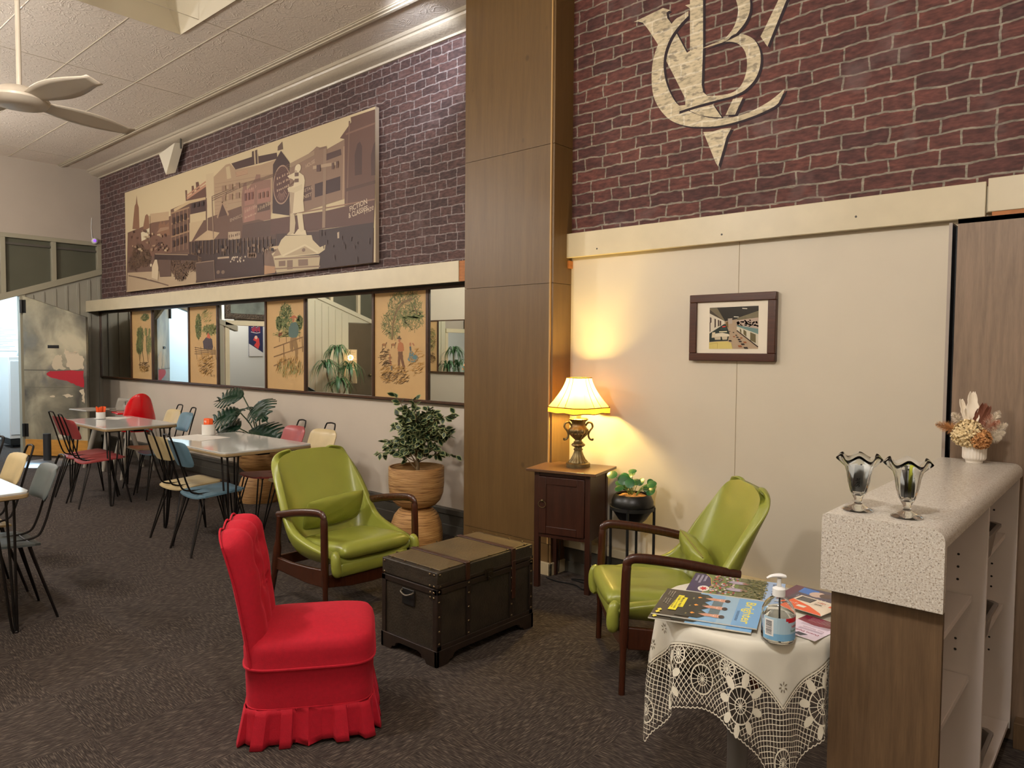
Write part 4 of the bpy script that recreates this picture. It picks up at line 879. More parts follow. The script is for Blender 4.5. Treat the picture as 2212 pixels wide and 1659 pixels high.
# ================================================================== DINING FURNITURE
def chair_proto(vm, color, label, group):
    t = thing('dining_chair', label, 'chair', (0,0,0), 0, group)     # local: sitter faces +y
    # moulded seat with slight saddle
    def st(u, v, top):
        x = 2*u-1; y = 2*v-1; rr = 1-0.10*abs(x)**4*abs(y)**4
        px = x*0.195*(1-0.04*y)*(1-0.12*y**6*0) ; py = y*0.185*rr - 0.0
        edge = max(abs(x), abs(y)); z = 0.452+0.012*y - 0.012*(1-abs(x)**2)*(1-0.3*y) - (0.022 if not top else 0) - (0.010*(edge**8) if top else 0)
        if abs(x) > 0.99 and abs(y) > 0.99: px *= 0.9; py *= 0.9
        return (px, py, z)
    b = MB(); n = 11
    b.grid(lambda u, v: st(u, v, True), n, n); b.grid(lambda u, v: st(u, v, False), n, n)
    per = [(i,0) for i in range(n)]+[(n-1,j) for j in range(1,n)]+[(i,n-1) for i in range(n-2,-1,-1)]+[(0,j) for j in range(n-2,0,-1)]
    idx = [j*n+i for i, j in per]; o = n*n; b.add([], [])
    for a_, c_ in zip(idx, idx[1:]+idx[:1]): b.f.append((a_, c_, c_+o, a_+o)); b.m.append(0); b.c.append((1,1,1,1))
    b.build('seat', vm, t, merge=True)
    b = MB()
    def bk(u, v, fr):
        x = 2*u-1; y = 2*v-1; k = (1-0.16*abs(y)**6*abs(x)**2)
        px = x*0.175*k; pz = 0.735+y*0.095*(1-0.12*abs(x)**6)
        py = -0.215-0.16*(pz-0.60)/0.22*0.5+0.03*(x*x) + (0.024 if fr else 0.0)*(1-0.75*max(abs(x),abs(y))**8)
        return (px, py, pz)
    b.grid(lambda u, v: bk(u, v, True), n, n); b.grid(lambda u, v: bk(u, v, False), n, n)
    for a_, c_ in zip(idx, idx[1:]+idx[:1]): b.f.append((a_, c_, c_+o, a_+o)); b.m.append(0); b.c.append((1,1,1,1))
    b.build('backrest', vm, t, merge=True)
    b = MB()
    for sx in (-1, 1):
        x = sx*0.075
    path = spline([(-0.075,0.10,0.435),(-0.075,-0.02,0.432),(-0.078,-0.165,0.440),(-0.078,-0.215,0.50),(-0.072,-0.275,0.70),(-0.062,-0.325,0.855),(-0.03,-0.335,0.878),(0.03,-0.335,0.878),(0.062,-0.325,0.855),(0.072,-0.275,0.70),(0.078,-0.215,0.50),(0.078,-0.165,0.440),(0.075,-0.02,0.432),(0.075,0.10,0.435)], 4)
    b.tube(path, 0.0065, 7); b.tube([(-0.15,0.12,0.43),(0.15,0.12,0.43)], 0.006, 6); b.tube([(-0.15,-0.13,0.43),(0.15,-0.13,0.43)], 0.006, 6)
    b.build('back_frame', M_rod, t)
    for sx in (-1, 1):
        for sy in (-1, 1):
            b = MB(); fx, fy = sx*0.19, sy*0.19+(-0.05 if sy < 0 else 0.02)
            b.tube(spline([(sx*0.155, sy*0.13, 0.43), (sx*0.165, sy*0.142, 0.36), (fx, fy, 0.02), (fx, fy, 0.006)], 3), 0.006, 7)
            b.tube(spline([(sx*0.085, sy*0.13, 0.43), (sx*0.11, sy*0.15, 0.34), (fx-sx*0.012, fy, 0.02), (fx, fy, 0.006)], 3), 0.006, 7)
            b.build('leg', M_rod, t)
    return t
protos = {}
used = set()
GRP = 'dining chairs around the laminate tables'
for nm, m_ in (('red', M_vred), ('yel', M_vyel), ('blu', M_vblu), ('slate', M_vdk)):
    protos[nm] = chair_proto(m_, nm, '', GRP)
def chair(c, x, y, rz, label):
    if c not in used:
        used.add(c); o = protos[c]; o.location = (x, y, 0); o.rotation_euler = (0,0,rz); o['label'] = label; return o
    return dup(protos[c], (x, y, 0), rz, label, GRP)
def table(x0, y0, x1, y1, label, group='laminate dining tables'):
    t = thing('dining_table', label, 'table', ((x0+x1)/2, (y0+y1)/2, 0), 0, group); w, d = (x1-x0)/2, (y1-y0)/2; c = 0.05
    out = [(-w+c,-d),(w-c,-d),(w-c*.3,-d+c*.3),(w,-d+c),(w,d-c),(w-c*.3,d-c*.3),(w-c,d),(-w+c,d),(-w+c*.3,d-c*.3),(-w,d-c),(-w,-d+c),(-w+c*.3,-d+c*.3)]
    b = MB(); b.prism([(x, y, 0.738) for x, y in out], (0,0,0.012)); b.build('tabletop', M_top, t, bevel=0.002)
    b = MB(); b.prism([(x*1.004, y*1.006, 0.716) for x, y in out], (0,0,0.022)); b.build('table_edge', M_tedge, t, bevel=0.004)
    b = MB()
    for sx in (-1,1):
        for sy in (-1,1): b.box(min(sx*(w-.05),sx*(w-.30)), min(sy*(d-.04),sy*(d-.16)), 0.704, max(sx*(w-.05),sx*(w-.30)), max(sy*(d-.04),sy*(d-.16)), 0.717)
    b.box(-w+.1, -0.05, 0.690, w-.1, 0.05, 0.716); b.build('underframe', M_rod, t, bevel=0.003)
    for sx in (-1,1):
        for sy in (-1,1):
            b = MB(); fx, fy = sx*(w-0.06), sy*(d-0.06)
            for (ox, oy) in ((-sx*0.01, -sy*0.0), (-sx*0.12, -sy*0.01), (-sx*0.02, -sy*0.09)):
                b.tube(spline([(fx+ox, fy+oy, 0.706), (fx+ox*0.55, fy+oy*0.55, 0.30), (fx+ox*0.25, fy+oy*0.25, 0.03), (fx, fy, 0.007)], 3), 0.007, 7)
            b.build('leg', M_rod, t)
    return t
TA = (-8.50, 2.56, -7.28, 3.24); TB = (-6.20, 2.54, -4.98, 3.28); TC = (-6.3, 0.42, -4.36, 1.17)
table(*TA, 'far white laminate table holding a cup of orange sticks')
table(*TB, 'white laminate table with an orange packet, before the split-leaf plant')
table(*TC, 'white laminate table cut by the left edge of the photo')
chair('red', -8.02, 2.66, R(3), 'red vinyl chair at the far table, nearer the open steel door')
chair('red', -7.60, 2.62, R(-2), 'red vinyl chair at the far table, right of the other red one')
chair('yel', -5.72, 2.64, R(2), 'cream vinyl chair with its back to us at the nearer table')
chair('blu', -5.28, 2.60, R(-3), 'blue vinyl chair with its back to us at the nearer table')
chair('red', -5.60, 3.24, R(178), 'red vinyl chair directly before the split-leaf plant')
chair('yel', -5.17, 3.26, R(183), 'cream vinyl chair right of the split-leaf plant')
chair('yel', -8.02, 3.26, R(180), 'cream vinyl chair beside the red high chair at the far table')
chair('blu', -7.55, 3.18, R(176), 'blue vinyl chair on the wall side of the far table')
chair('slate', -4.72, 1.09, R(178), 'slate blue vinyl chair seen from the side at the left edge table')
chair('yel', -5.32, 1.10, R(181), 'cream vinyl chair at the left edge table, next to the slate blue one')
chair('yel', -5.95, 1.10, R(184), 'cream vinyl chair at the left edge table, farther from us')

# things on the tables
def cup(name, label, x, y, r, h, group=None):
    t = thing(name, label, 'holder', (x, y, 0.7505), 0, group)
    b = MB(); b.lathe([(0.001,0.004),(r*0.92,0.004),(r,0.004),(r,h),(r-0.004,h),(r-0.006,0.012),(0.001,0.010)], 20); b.build('pot', mat('white_china', (226,224,218), 0.25), t); return t
c1 = cup('stick_holder', 'white cup holding orange sugar sticks on the far table', -8.28, 2.87, 0.045, 0.075)
rnd = random.Random(3)
for k in range(16):
    an = k*2.4; rr = 0.008+0.022*(k % 4)/3; x, y = rr*math.cos(an), rr*math.sin(an)
    b = MB(); M = Matrix.Translation((x, y, 0.012)) @ Matrix.Rotation(rnd.uniform(-.1,.1)+x*3, 4, 'Y') @ Matrix.Rotation(-y*3, 4, 'X') @ Matrix.Rotation(an, 4, 'Z')
    b.box(-0.007,-0.0015,0,0.007,0.0015,0.118+rnd.uniform(-.006,.006), M=M)
    o = b.build('sugar_stick', M_orange, smooth=False, loc=(-8.28,2.87,0.7505)); tag(o, 'orange paper sugar stick standing in the white cup on the far table', 'sugar stick', 'sugar sticks in the white cup')
c2 = cup('sachet_pot', 'taller white pot holding an orange packet on the nearer table', -6.12, 2.98, 0.055, 0.095)
b = MB(); b.box(-0.045,-0.022,0.012,0.045,0.022,0.145)
o = b.build('sugar_packet', M_orange, bevel=0.006, loc=(-6.12,2.98,0.7505)); tag(o, 'orange paper packet standing in the white pot on the nearer table', 'packet')
a = Art(Matrix(((1,0,0,0),(0,0,-1,-0.0225),(0,1,0,0),(0,0,0,1))), 1e-4); a.text('eqi', -0.028, 0.112, 0.032, (246,214,196), bold=.02); p = a.build('lettering', M_print, o)
def sheet(x, y, rz, w, d, z, label, col=(226,222,214), cat='menu'):
    b = MB(); b.box(-w/2,-d/2,0,w/2,d/2,0.002); o = b.build('paper_menu', mat('menu_%d' % col[0], col, 0.5), smooth=False, loc=(x,y,z)); o.rotation_euler = (0,0,rz); return tag(o, label, cat)
sheet(-6.0, 2.84, R(12), 0.42, 0.29, 0.7505, 'white menu sheet lying beside the white pot on the nearer table')
sheet(-8.30, 3.0, R(30), 0.30, 0.21, 0.7505, 'white menu sheet lying behind the cup of sticks on the far table')

# red high chair and grey booster chair by the wall
hc = thing('high_chair', 'glossy red plastic high chair with pale grey legs against the wall', 'high chair', (-8.95, 3.50, 0), R(-8))
b = MB()
def hs(u, v):   # shell opening to -x, back at +x
    a_ = (u-0.5)*PI*1.15; x = 0.20*math.cos(a_); y = 0.20*math.sin(a_)
    top = 0.64+0.34*max(0, math.cos(a_))**0.55
    z = 0.53+(top-0.53)*v; f = (1+0.12*v-0.30*max(0, v-0.55))*0.9; return (x*f+0.02, y*f*(1-0.25*max(0,v-.5)), z)
b.grid(hs, 21, 9); b.build('shell', M_hred, hc, solid=0.014, sub=1)
b = MB(); b.lathe([(0.001,0.53),(0.19,0.53),(0.20,0.55),(0.17,0.555),(0.001,0.55)], 24, (0.02,0,0)); b.build('seat', M_hred, hc)
b = MB(); b.box(-0.42,-0.19,0.715,-0.10,0.19,0.735); plab(b.build('tray', M_hred, hc, bevel=0.009, bseg=3), 'red tray')
for sx in (-1,1):
    for sy in (-1,1):
        b = MB(); b.tube([(sx*0.13+0.02, sy*0.13, 0.55), (sx*0.26+0.02, sy*0.24, 0.0)], [0.028, 0.018], 10); plab(b.build('leg', M_hgrey, hc), 'pale grey plastic leg')
gc = thing('booster_chair', 'grey plastic chair with a handle hole in its back, beside the red high chair', 'chair', (-9.75, 3.52, 0), R(6))
b = MB()
def gb(u, v):
    x = 2*u-1; z = 0.60+0.26*v; return (x*0.20*(1-0.25*v**3), 0.16+0.05*x*x*-1+0.03*v, z)
n_, m_ = 13, 7
vs = [gb(i/(n_-1), j/(m_-1)) for j in range(m_) for i in range(n_)]
fs = [(j*n_+i, j*n_+i+1, (j+1)*n_+i+1, (j+1)*n_+i) for j in range(m_-1) for i in range(n_-1) if not (j == 4 and 4 <= i <= 7)]
b.add(vs, fs); b.build('backrest', M_hgrey, gc, solid=0.02)
b = MB(); b.box(-0.20,-0.20,0.55,0.20,0.18,0.585); b.build('seat', M_hgrey, gc, bevel=0.02, bseg=3)
b = MB(); b.box(-0.22,-0.42,0.735,0.22,-0.14,0.755); b.build('tray', M_hgrey, gc, bevel=0.012, bseg=3)
for sx in (-1,1):
    b = MB(); b.tube([(sx*0.19,0.15,0.72),(sx*0.19,-0.2,0.735)], 0.012, 8); b.build('armrest', M_hgrey, gc)
    for sy in (-1,1):
        b = MB(); b.tube([(sx*0.14, sy*0.13, 0.56), (sx*0.24, sy*0.24, 0.0)], [0.032, 0.022], 10); b.build('leg', M_hgrey, gc)
# round-based dark post by the steel door
ps = thing('pedestal_stand', 'dark round post standing on a shiny domed grey base, beside the steel door', 'stand', (-10.55, 3.02, 0))
b = MB(); b.lathe([(0.001,0.0),(0.32,0.0),(0.32,0.012),(0.25,0.045),(0.12,0.066),(0.05,0.06),(0.001,0.06)], 32); plab(b.build('base', mat('satin_steel', (150,156,164), 0.3, 0.7), ps), 'satin grey domed base')
b = MB(); b.tube([(0,0,0.05),(0,0,0.40)], 0.045, 16); b.build('post', mat('dark_post', (40,42,46), 0.5), ps)

# passage behind the door: fridge, notice, cable
fr = thing('upright_fridge', 'white upright fridge standing in the bright passage', 'fridge', (-12.9, 3.27, 0.0))
b = MB(); b.box(-0.26,-0.13,0.14,0.26,0.5,1.36); b.build('cabinet', M_white, fr, bevel=0.01)
b = MB(); b.box(0.262,-0.12,0.20,0.285,0.49,1.30); b.build('door', mat('fridge_door', (222,228,232), 0.35), fr, bevel=0.006)
b = MB(); b.box(-0.24,-0.12,0.05,0.24,0.49,0.139); b.build('plinth', M_black, fr)
for sy in (-0.08, 0.42):
    b = MB(); b.lathe([(0.001,0),(0.025,0),(0.025,0.05),(0.001,0.05)], 10, (0.15, sy, 0)); b.build('foot', M_black, fr)
nt = thing('wall_notice', 'white printed notice on the wall of the bright passage', 'notice', (-13.99, 3.48, 1.44))
b = MB(); b.box(-0.006,-0.18,0,0.0,0.20,0.40); b.build('sheet', M_paper, nt, smooth=False)
a = Art(Matrix(((0,0,1,0.0005),(1,0,0,-0.17),(0,1,0,0),(0,0,0,1))), 1e-4)
for k in range(13): a.line([(0.02,0.37-k*0.027),(0.10+0.23*((k*37) % 10)/10,0.37-k*0.027)], 0.006, (150,160,170))
a.build('printed_lines', M_print, nt)
b = MB(); b.tube(spline([(-12.0+0*1,0,0)]*1+[(0,0,0)]) if 0 else spline([(-13.97,3.62,2.6),(-13.96,3.58,2.0),(-13.96,3.66,1.6),(-13.96,3.50,1.2),(-13.95,3.42,1.0),(-13.95,3.60,0.88),(-13.95,3.9,0.90)], 6), 0.012, 6)
tag(b.build('wall_cable', M_white), 'white cable hanging in a loop on the passage wall', 'cable')
b = MB(); b.box(-13.99, 3.0, 0, -13.93, 3.06, 2.7); b.box(-13.99, 2.2, 0.10, -13.96, 4.1, 0.24); struct(b.build('trim_passage', M_white, smooth=False))
sb = thing('switchboard', 'white electrical switchboard box in the bright passage, seen in a mirror', 'switchboard', (-13.99, 2.65, 1.3))
b = MB(); b.box(0,-0.2,0,0.09,0.2,0.55); b.build('case', M_white, sb, bevel=0.005); b = MB(); b.box(0.09,-0.12,0.1,0.1,0.12,0.3); b.build('meter_cover', M_tub, sb)
# ================================================================== LOUNGE FURNITURE
def armchair(label, loc, rz):
    t = thing('armchair', label, 'armchair', loc, rz, 'green vinyl armchairs with dark wood frames')
    # centre line and rim line of the padded bucket, (y, z) and (x, y, z)
    cen = [(0.285,0.315),(0.14,0.295),(0.0,0.28),(-0.13,0.285),(-0.20,0.325),(-0.243,0.41),(-0.285,0.53),(-0.345,0.68),(-0.385,0.785),(-0.403,0.840),(-0.410,0.862),(-0.413,0.870)]
    rim = [(0.272,0.292,0.372),(0.286,0.20,0.392),(0.294,0.10,0.406),(0.298,-0.02,0.430),(0.299,-0.11,0.466),(0.298,-0.175,0.535),(0.292,-0.240,0.635),(0.280,-0.315,0.735),(0.268,-0.364,0.795),(0.250,-0.382,0.826),(0.212,-0.397,0.850),(0.140,-0.408,0.864)]
    C_ = spline([Vector((0,)+c) for c in cen], 3); E_ = spline([Vector(c) for c in rim], 3); nr = len(C_); nu = 23
    b = MB(); vs = []
    for j in range(nr):
        for i in range(nu):
            u = math.sin((2*i/(nu-1)-1)*PI/2*0.92)/math.sin(PI/2*0.92); au = abs(u); s_ = au**4.2; e_ = E_[j]
            vs.append((math.copysign(e_.x*(1-(1-au)**1.25), u), C_[j].y+(e_.y-C_[j].y)*s_, C_[j].z+(e_.z-C_[j].z)*s_))
    b.add(vs, [(j*nu+i, j*nu+i+1, (j+1)*nu+i+1, (j+1)*nu+i) for j in range(nr-1) for i in range(nu-1)])
    b.build('shell', M_green, t, solid=0.046, soff=0.0, sub=1, ang=80)
    for sx in (-1, 1):
        b = MB(); b.tube(spline([(sx*0.245,0.292,0.262),(sx*0.266,0.296,0.285),(sx*0.274,0.298,0.33),(sx*0.272,0.292,0.372),(sx*0.266,0.275,0.385)], 3), [0.012,0.020,0.025,0.027,0.028,0.028,0.028,0.028,0.027,0.026,0.025,0.023,0.018], 12); b.build('side_roll', M_green, t)
    bd = [Vector(vs[j*nu]) for j in range(nr)]+[Vector(vs[(nr-1)*nu+i]) for i in range(1, nu-1)]+[Vector(vs[j*nu+nu-1]) for j in range(nr-1, -1, -1)]
    bd = [p+Vector(((0.0 if abs(p.x) < .16 else math.copysign(0.004, p.x)), -0.014, -0.006)) for p in bd]
    b = MB(); b.tube(bd, 0.0045, 6); b.build('piping', M_greenp, t)
    # front roll under the cushion
    b = MB(); b.grid(lambda u, v: ((2*u-1)*0.235, 0.285-0.012*v+0.012*math.sin(PI*v), 0.325-0.085*v), 15, 6); b.build('front_apron', M_green, t, solid=0.02, sub=1)
    # seat cushion
    b = MB(); M = Matrix.Translation((0, 0.075, 0.368)) @ Matrix.Rotation(R(4.5), 4, 'X')
    b.pillow(0.475, 0.50, 0.092, M, n=12, nu=17, wob=0.0015, seed=3); b.build('seat_cushion', M_green, t, merge=True, ang=70)
    b = MB(); 
    def ring(k): return [M @ V(0.25*k*sx_, 0.26*k*sy_, 0) for sx_, sy_ in ((-1,-1),(-.9,-1.0),(0,-1),(.9,-1),(1,-1),(1,-.9),(1,0),(1,.9),(1,1),(.9,1),(0,1),(-.9,1),(-1,1),(-1,.9),(-1,0),(-1,-.9))]
    # wooden frame
    for sx in (-1, 1):
        x = sx*0.315
        b = MB(); b.tube(spline([(x,0.262,0.0),(x,0.256,0.25),(x,0.250,0.50),(x,0.246,0.575)], 4), [0.0145]*4+[0.021]*4+[0.0205]*4+[0.018], 12, squash=(1,1)); b.build('leg', M_teak, t)
        b = MB(); b.tube(spline([(x,-0.225,0.52),(x,-0.25,0.33),(x,-0.285,0.17),(x,-0.345,0.0)], 4), [0.016]*4+[0.024]*4+[0.018]*4+[0.013], 12); b.build('leg', M_teak, t)
        b = MB(); pa = spline([(x,0.247,0.568),(x,0.240,0.590),(x,0.205,0.602),(x,0.10,0.592),(x*0.995,-0.05,0.567),(x*0.985,-0.18,0.538),(x*0.975,-0.255,0.522)], 4)
        b.tube(pa, [0.019+0.003*min(1, i/10) for i in range(len(pa))], 12, squash=(0.72, 1.05)); b.build('armrest', M_teak, t)
        b = MB(); b.prism([(x-sx*0.014, y, z) for y, z in ((0.24,0.20),(0.24,0.30),(0.10,0.285),(-0.10,0.272),(-0.27,0.275),(-0.28,0.20),(-0.12,0.195),(0.08,0.19))], (sx*0.022,0,0)); b.build('side_rail', M_teak, t, bevel=0.006, bseg=3)
    b = MB(); b.prism([(x, 0.262, z) for x, z in ((-0.30,0.20),(-0.15,0.178),(0,0.172),(0.15,0.178),(0.30,0.20),(0.30,0.262),(-0.30,0.262))], (0,-0.022,0)); b.build('front_rail', M_teak, t, bevel=0.005, bseg=3)
    b = MB(); b.box(-0.30,-0.285,0.21,0.30,-0.262,0.275); b.build('back_rail', M_teak, t, bevel=0.005, bseg=3)
    return t
armL_loc, armL_rz = (-3.575, 2.585, 0), math.atan2(-1.0, -0.03)
armR_loc, armR_rz = (-1.715, 3.075, 0), math.atan2(0.723, -0.69)
armchair('green vinyl armchair facing the trunk, left of it, behind the red chair', armL_loc, armL_rz)
r2 = dup([o for o in bpy.data.objects if o.name == 'armchair'][0], armR_loc, armR_rz, 'green vinyl armchair by the cream wall, behind the lace-covered table', 'green vinyl armchairs with dark wood frames')
def cushion(label, loc, rz, tilt, w, h, thick, seed, roll=0):
    b = MB(); b.pillow(w, h, thick, n=2.6, nu=21, wob=0.004, seed=seed)
    o = b.build('green_cushion', M_green, merge=True, ang=80, loc=loc); o.rotation_euler = (Matrix.Rotation(rz, 4, 'Z') @ Matrix.Rotation(tilt, 4, 'X') @ Matrix.Rotation(roll, 4, 'Z')).to_euler()
    return tag(o, label, 'cushion', 'small green vinyl cushions')
def loc_in(base, rz, p): v = Matrix.Rotation(rz, 4, 'Z') @ V(*p); return (base[0]+v.x, base[1]+v.y, base[2]+v.z)
cushion('small green vinyl cushion leaning on the back of the armchair left of the trunk', loc_in(armL_loc, armL_rz, (-0.02,-0.170,0.515)), armL_rz, R(63), 0.40, 0.215, 0.08, 2, R(-5))
cu = cushion('small green vinyl cushion with zip on the armchair by the cream wall', loc_in(armR_loc, armR_rz, (0.04,-0.175,0.505)), armR_rz, R(60), 0.28, 0.19, 0.10, 5, R(20))
b = MB(); b.tube([(-0.125, 0.094, 0.0), (0, 0.0965, 0.0), (0.125, 0.094, 0.0)], 0.0035, 6); plab(b.build('zip', mat('zip_brass', (170,160,96), 0.4, 0.5), cu), 'pale brass zip')

# ---- red slipper chair
RCX, RCY, RCZ = -2.525, 1.655, math.atan2(-0.605, 0.796)
rc = thing('slipper_chair', 'bright red velvet chair with buttoned back and pleated skirt', 'chair', (RCX, RCY, 0), RCZ)
W_, D_ = 0.222, 0.250
b = MB()
def sup(a_, w, d, n=5.0):
    c, s = math.cos(a_), math.sin(a_); return (w*math.copysign(abs(c)**(2/n), c), d*math.copysign(abs(s)**(2/n), s))
NS = 48
prof = [(0.965,0.115),(0.972,0.20),(0.98,0.285),(1.0,0.289),(1.005,0.296),(1.0,0.303),(1.0,0.33),(1.005,0.36),(0.985,0.385),(0.93,0.402),(0.80,0.412),(0.55,0.420),(0.3,0.424),(0.001,0.426)]
vs = []
for k, z in prof:
    for i in range(NS): x, y = sup(2*PI*i/NS, W_*k, D_*k); vs.append((x, y, z+ (0.006*math.cos(x*9) if z > .4 else 0)))
b.add(vs, [(j*NS+i, j*NS+(i+1) % NS, (j+1)*NS+(i+1) % NS, (j+1)*NS+i) for j in range(len(prof)-1) for i in range(NS)]+[tuple(range(NS))[::-1]])
b.build('seat', M_red, rc, ang=60)
b = MB(); b.tube([(*sup(2*PI*i/64, W_*1.0, D_*1.0), 0.296) for i in range(64)], 0.005, 6, closed=True); b.tube([(*sup(2*PI*i/64, W_*0.962, D_*0.962), 0.142) for i in range(64)], 0.004, 6, closed=True); b.build('welt', M_red, rc)
# box-pleated skirt
NP = 288; b = MB(); rows = [0.142, 0.12, 0.09, 0.06, 0.03, 0.006]; vs = []
def per(s):   # rounded rectangle perimeter point & normal, s in 0..1
    a_ = 2*PI*s; x, y = sup(a_, 1, 1, 7.0); return x, y
pts = [per(i/2000) for i in range(2001)]; cum = [0]
for p_, q_ in zip(pts[:-1], pts[1:]): cum.append(cum[-1]+math.hypot((p_[0]-q_[0])*W_, (p_[1]-q_[1])*D_))
def at(s):
    L = s*cum[-1]; lo, hi = 0, 2000
    while hi-lo > 1:
        m2 = (lo+hi)//2
        if cum[m2] <= L: lo = m2
        else: hi = m2
    return pts[lo]
PL = 18
for j, z in enumerate(rows):
    t_ = (0.142-z)/0.136
    for i in range(NP):
        s = i/NP; ph = (s*PL) % 1.0; e_ = 0.0
        inner = 0.46 < ph < 0.96
        g = (0.0 if inner else 1.0)
        x, y = at(s); k = 0.985+0.11*t_+ (0.0 if not inner else -0.085*t_**0.7-0.012)+0.006*t_*math.sin(s*37)
        # the front of each pleat widens as it falls
        vs.append((x*W_*k, y*D_*k, z + (0.010*math.sin(s*2*PI*3)*t_*0.4 if 1 else 0) + (0.008*t_ if inner else 0)))
b.add(vs, [(j*NP+i, j*NP+(i+1) % NP, (j+1)*NP+(i+1) % NP, (j+1)*NP+i) for j in range(len(rows)-1) for i in range(NP)])
b.build('skirt', M_red, rc, ang=35, solid=0.005, soff=1)
# buttoned back: three soft vertical rolls seen on top, deep buttons in front
b = MB(); NX, NZ = 33, 29
buttons = [(-0.105, 0.54), (0.0, 0.57), (0.105, 0.54), (-0.055, 0.64), (0.055, 0.64), (-0.105, 0.70), (0.105, 0.70), (0.0, 0.72)]
def back(u, v, fr):
    x = (2*u-1); z = 0.30+0.50*v; w = 0.198+0.016*v
    top = 0.022*abs(math.cos(x*PI*1.5)) ; zz = z+top*max(0, v-0.55)/0.45 - 0.035*abs(x)**5*max(0, v-0.6)/0.4
    th = 0.062*(1-abs(x)**8*0.5)*(1-max(0,(v-0.93))/0.07*0.4)
    y = -0.212-0.068*v-0.025*v*v
    if fr:
        px, pz = x*w, zz; d = 0
        puff = 0.030*abs(math.sin((x*1.5+0.5)*PI))**0.6*(0.3+0.7*min(1, v*1.4)); y += th*0.9+puff
        for bx, bz in buttons: r2_ = (px-bx)**2+(pz-bz)**2; y -= 0.028*math.exp(-r2_/0.0009)
    else: y -= 0.022*(1-abs(x)**6)
    return (x*w, y, zz)
b.grid(lambda u, v: back(u, v, True), NX, NZ); b.grid(lambda u, v: back(u, v, False), NX, NZ)
per_i = [(i,0) for i in range(NX)]+[(NX-1,j) for j in range(1,NZ)]+[(i,NZ-1) for i in range(NX-2,-1,-1)]+[(0,j) for j in range(NZ-2,0,-1)]
idx = [j*NX+i for i, j in per_i]; o_ = NX*NZ
for a_, c_ in zip(idx, idx[1:]+idx[:1]): b.f.append((a_, c_, c_+o_, a_+o_)); b.m.append(0); b.c.append((1,1,1,1))
b.build('backrest', M_red, rc, merge=True, ang=75, sub=1)
for bx, bz in buttons:
    v = (bz-0.30)/0.50; b = MB(); b.sphere((bx, -0.212-0.068*v-0.025*v*v+0.056+0.004, bz), 0.009, 10, 6, (1,.5,1)); b.build('button', M_red, rc)
b = MB(); b.tube([back(0, j/20, False) for j in range(21)], 0.004, 6); b.tube([back(1, j/20, False) for j in range(21)], 0.004, 6)
b.tube([V(*back(i/20, 1, False)) for i in range(21)], 0.004, 6); b.build('back_welt', M_red, rc)

# ---- trunk
TX0, TX1, TY0, TY1, TH = -2.885, -2.478, 2.300, 3.005, 0.462
tr = thing('travel_chest', 'dark leather-covered trunk with straps and brass nails, used as a low table', 'trunk', ((TX0+TX1)/2, (TY0+TY1)/2, 0))
tw, td = (TX1-TX0)/2, (TY1-TY0)/2
b = MB(); b.box(-tw+.006,-td+.006,0.075,tw-.006,td-.006,0.372); b.build('body', M_trunk, tr, bevel=0.004)
b = MB(); b.box(-tw,-td,0.376,tw,td,0.455); lid = b.build('lid', M_trunk, tr, bevel=0.006, bseg=3)
b = MB(); b.box(-tw+.012,-td+.03,0.455,tw-.012,td-.03,TH-0.002)
plab(b.build('lid_canvas', M_trunktop, lid, bevel=0.002), 'worn tan canvas top')
b = MB()   # plinth with bracket cut-outs
def bracket(p0, p1, nrm, L):
    ax = (Vector(p1)-Vector(p0)); L = ax.length; ax.normalize()
    out = [(0,0),(0.075,0),(0.085,0.018),(0.105,0.022),(0.115,0.04),(0.14,0.048),(L-0.14,0.048),(L-0.115,0.04),(L-0.105,0.022),(L-0.085,0.018),(L-0.075,0),(L,0),(L,0.078),(0,0.078)]
    b.prism([Vector(p0)+ax*s+V(0,0,h) for s, h in out], Vector(nrm)*0.018)
bracket((tw+.004,-td-.004,0),(tw+.004,td+.004,0),(-1,0,0),0); bracket((-tw-.004,-td-.004,0),(-tw-.004,td+.004,0),(1,0,0),0)
bracket((-tw-.004,-td-.004,0),(tw+.004,-td-.004,0),(0,1,0),0); bracket((-tw-.004,td+.004,0),(tw+.004,td+.004,0),(0,-1,0),0)
b.build('plinth', M_trunkb, tr, bevel=0.002)
b = MB()
for y0 in (-td, td-0.028): 
    b.box(tw-.004, y0, 0.075, tw+.002, y0+0.028, 0.372)
b.box(tw-.004,-td,0.075,tw+.002,td,0.10); b.box(tw-.004,-td,0.345,tw+.002,td,0.372); b.box(tw-.002,-td,0.378,tw+.003,td,0.395)
for y0 in (-0.155, 0.165): b.box(tw-.004,y0,0.10,tw+.002,y0+0.03,0.345)
b.box(-tw,-td-.002,0.075,-tw+.028,-td+.004,0.372); b.box(tw-.028,-td-.002,0.075,tw,-td+.004,0.372); b.box(-tw,-td-.002,0.345,tw,-td+.004,0.372)
b.build('edge_binding', M_trunkb, tr, bevel=0.0015)
for y0 in (-0.165, 0.175):
    b = MB(); b.box(-tw-.003,y0,TH-.003,tw+.003,y0+0.03,TH+0.003); b.box(tw+.0005,y0,0.376,tw+.006,y0+0.03,TH+0.002)
    if y0 > 0: b.box(tw+.002,y0+.002,0.20,tw+.009,y0+0.028,0.40)
    b.build('strap', M_dark, tr, bevel=0.002)
nails = []
for k in range(4): nails += [(-tw+0.06+k*0.095, s, TH-.004, 'z') for s in (-td+0.018, td-0.018)]
for k in range(5): nails += [(s, -td+0.09+k*0.14, TH-.004, 'z') for s in (-tw+0.008, tw-0.012)]
for z in (0.11,0.17,0.24,0.31,0.36): nails += [(tw+.002, y, z, 'x') for y in (-td+0.014, td-0.014, -0.14, 0.18)]
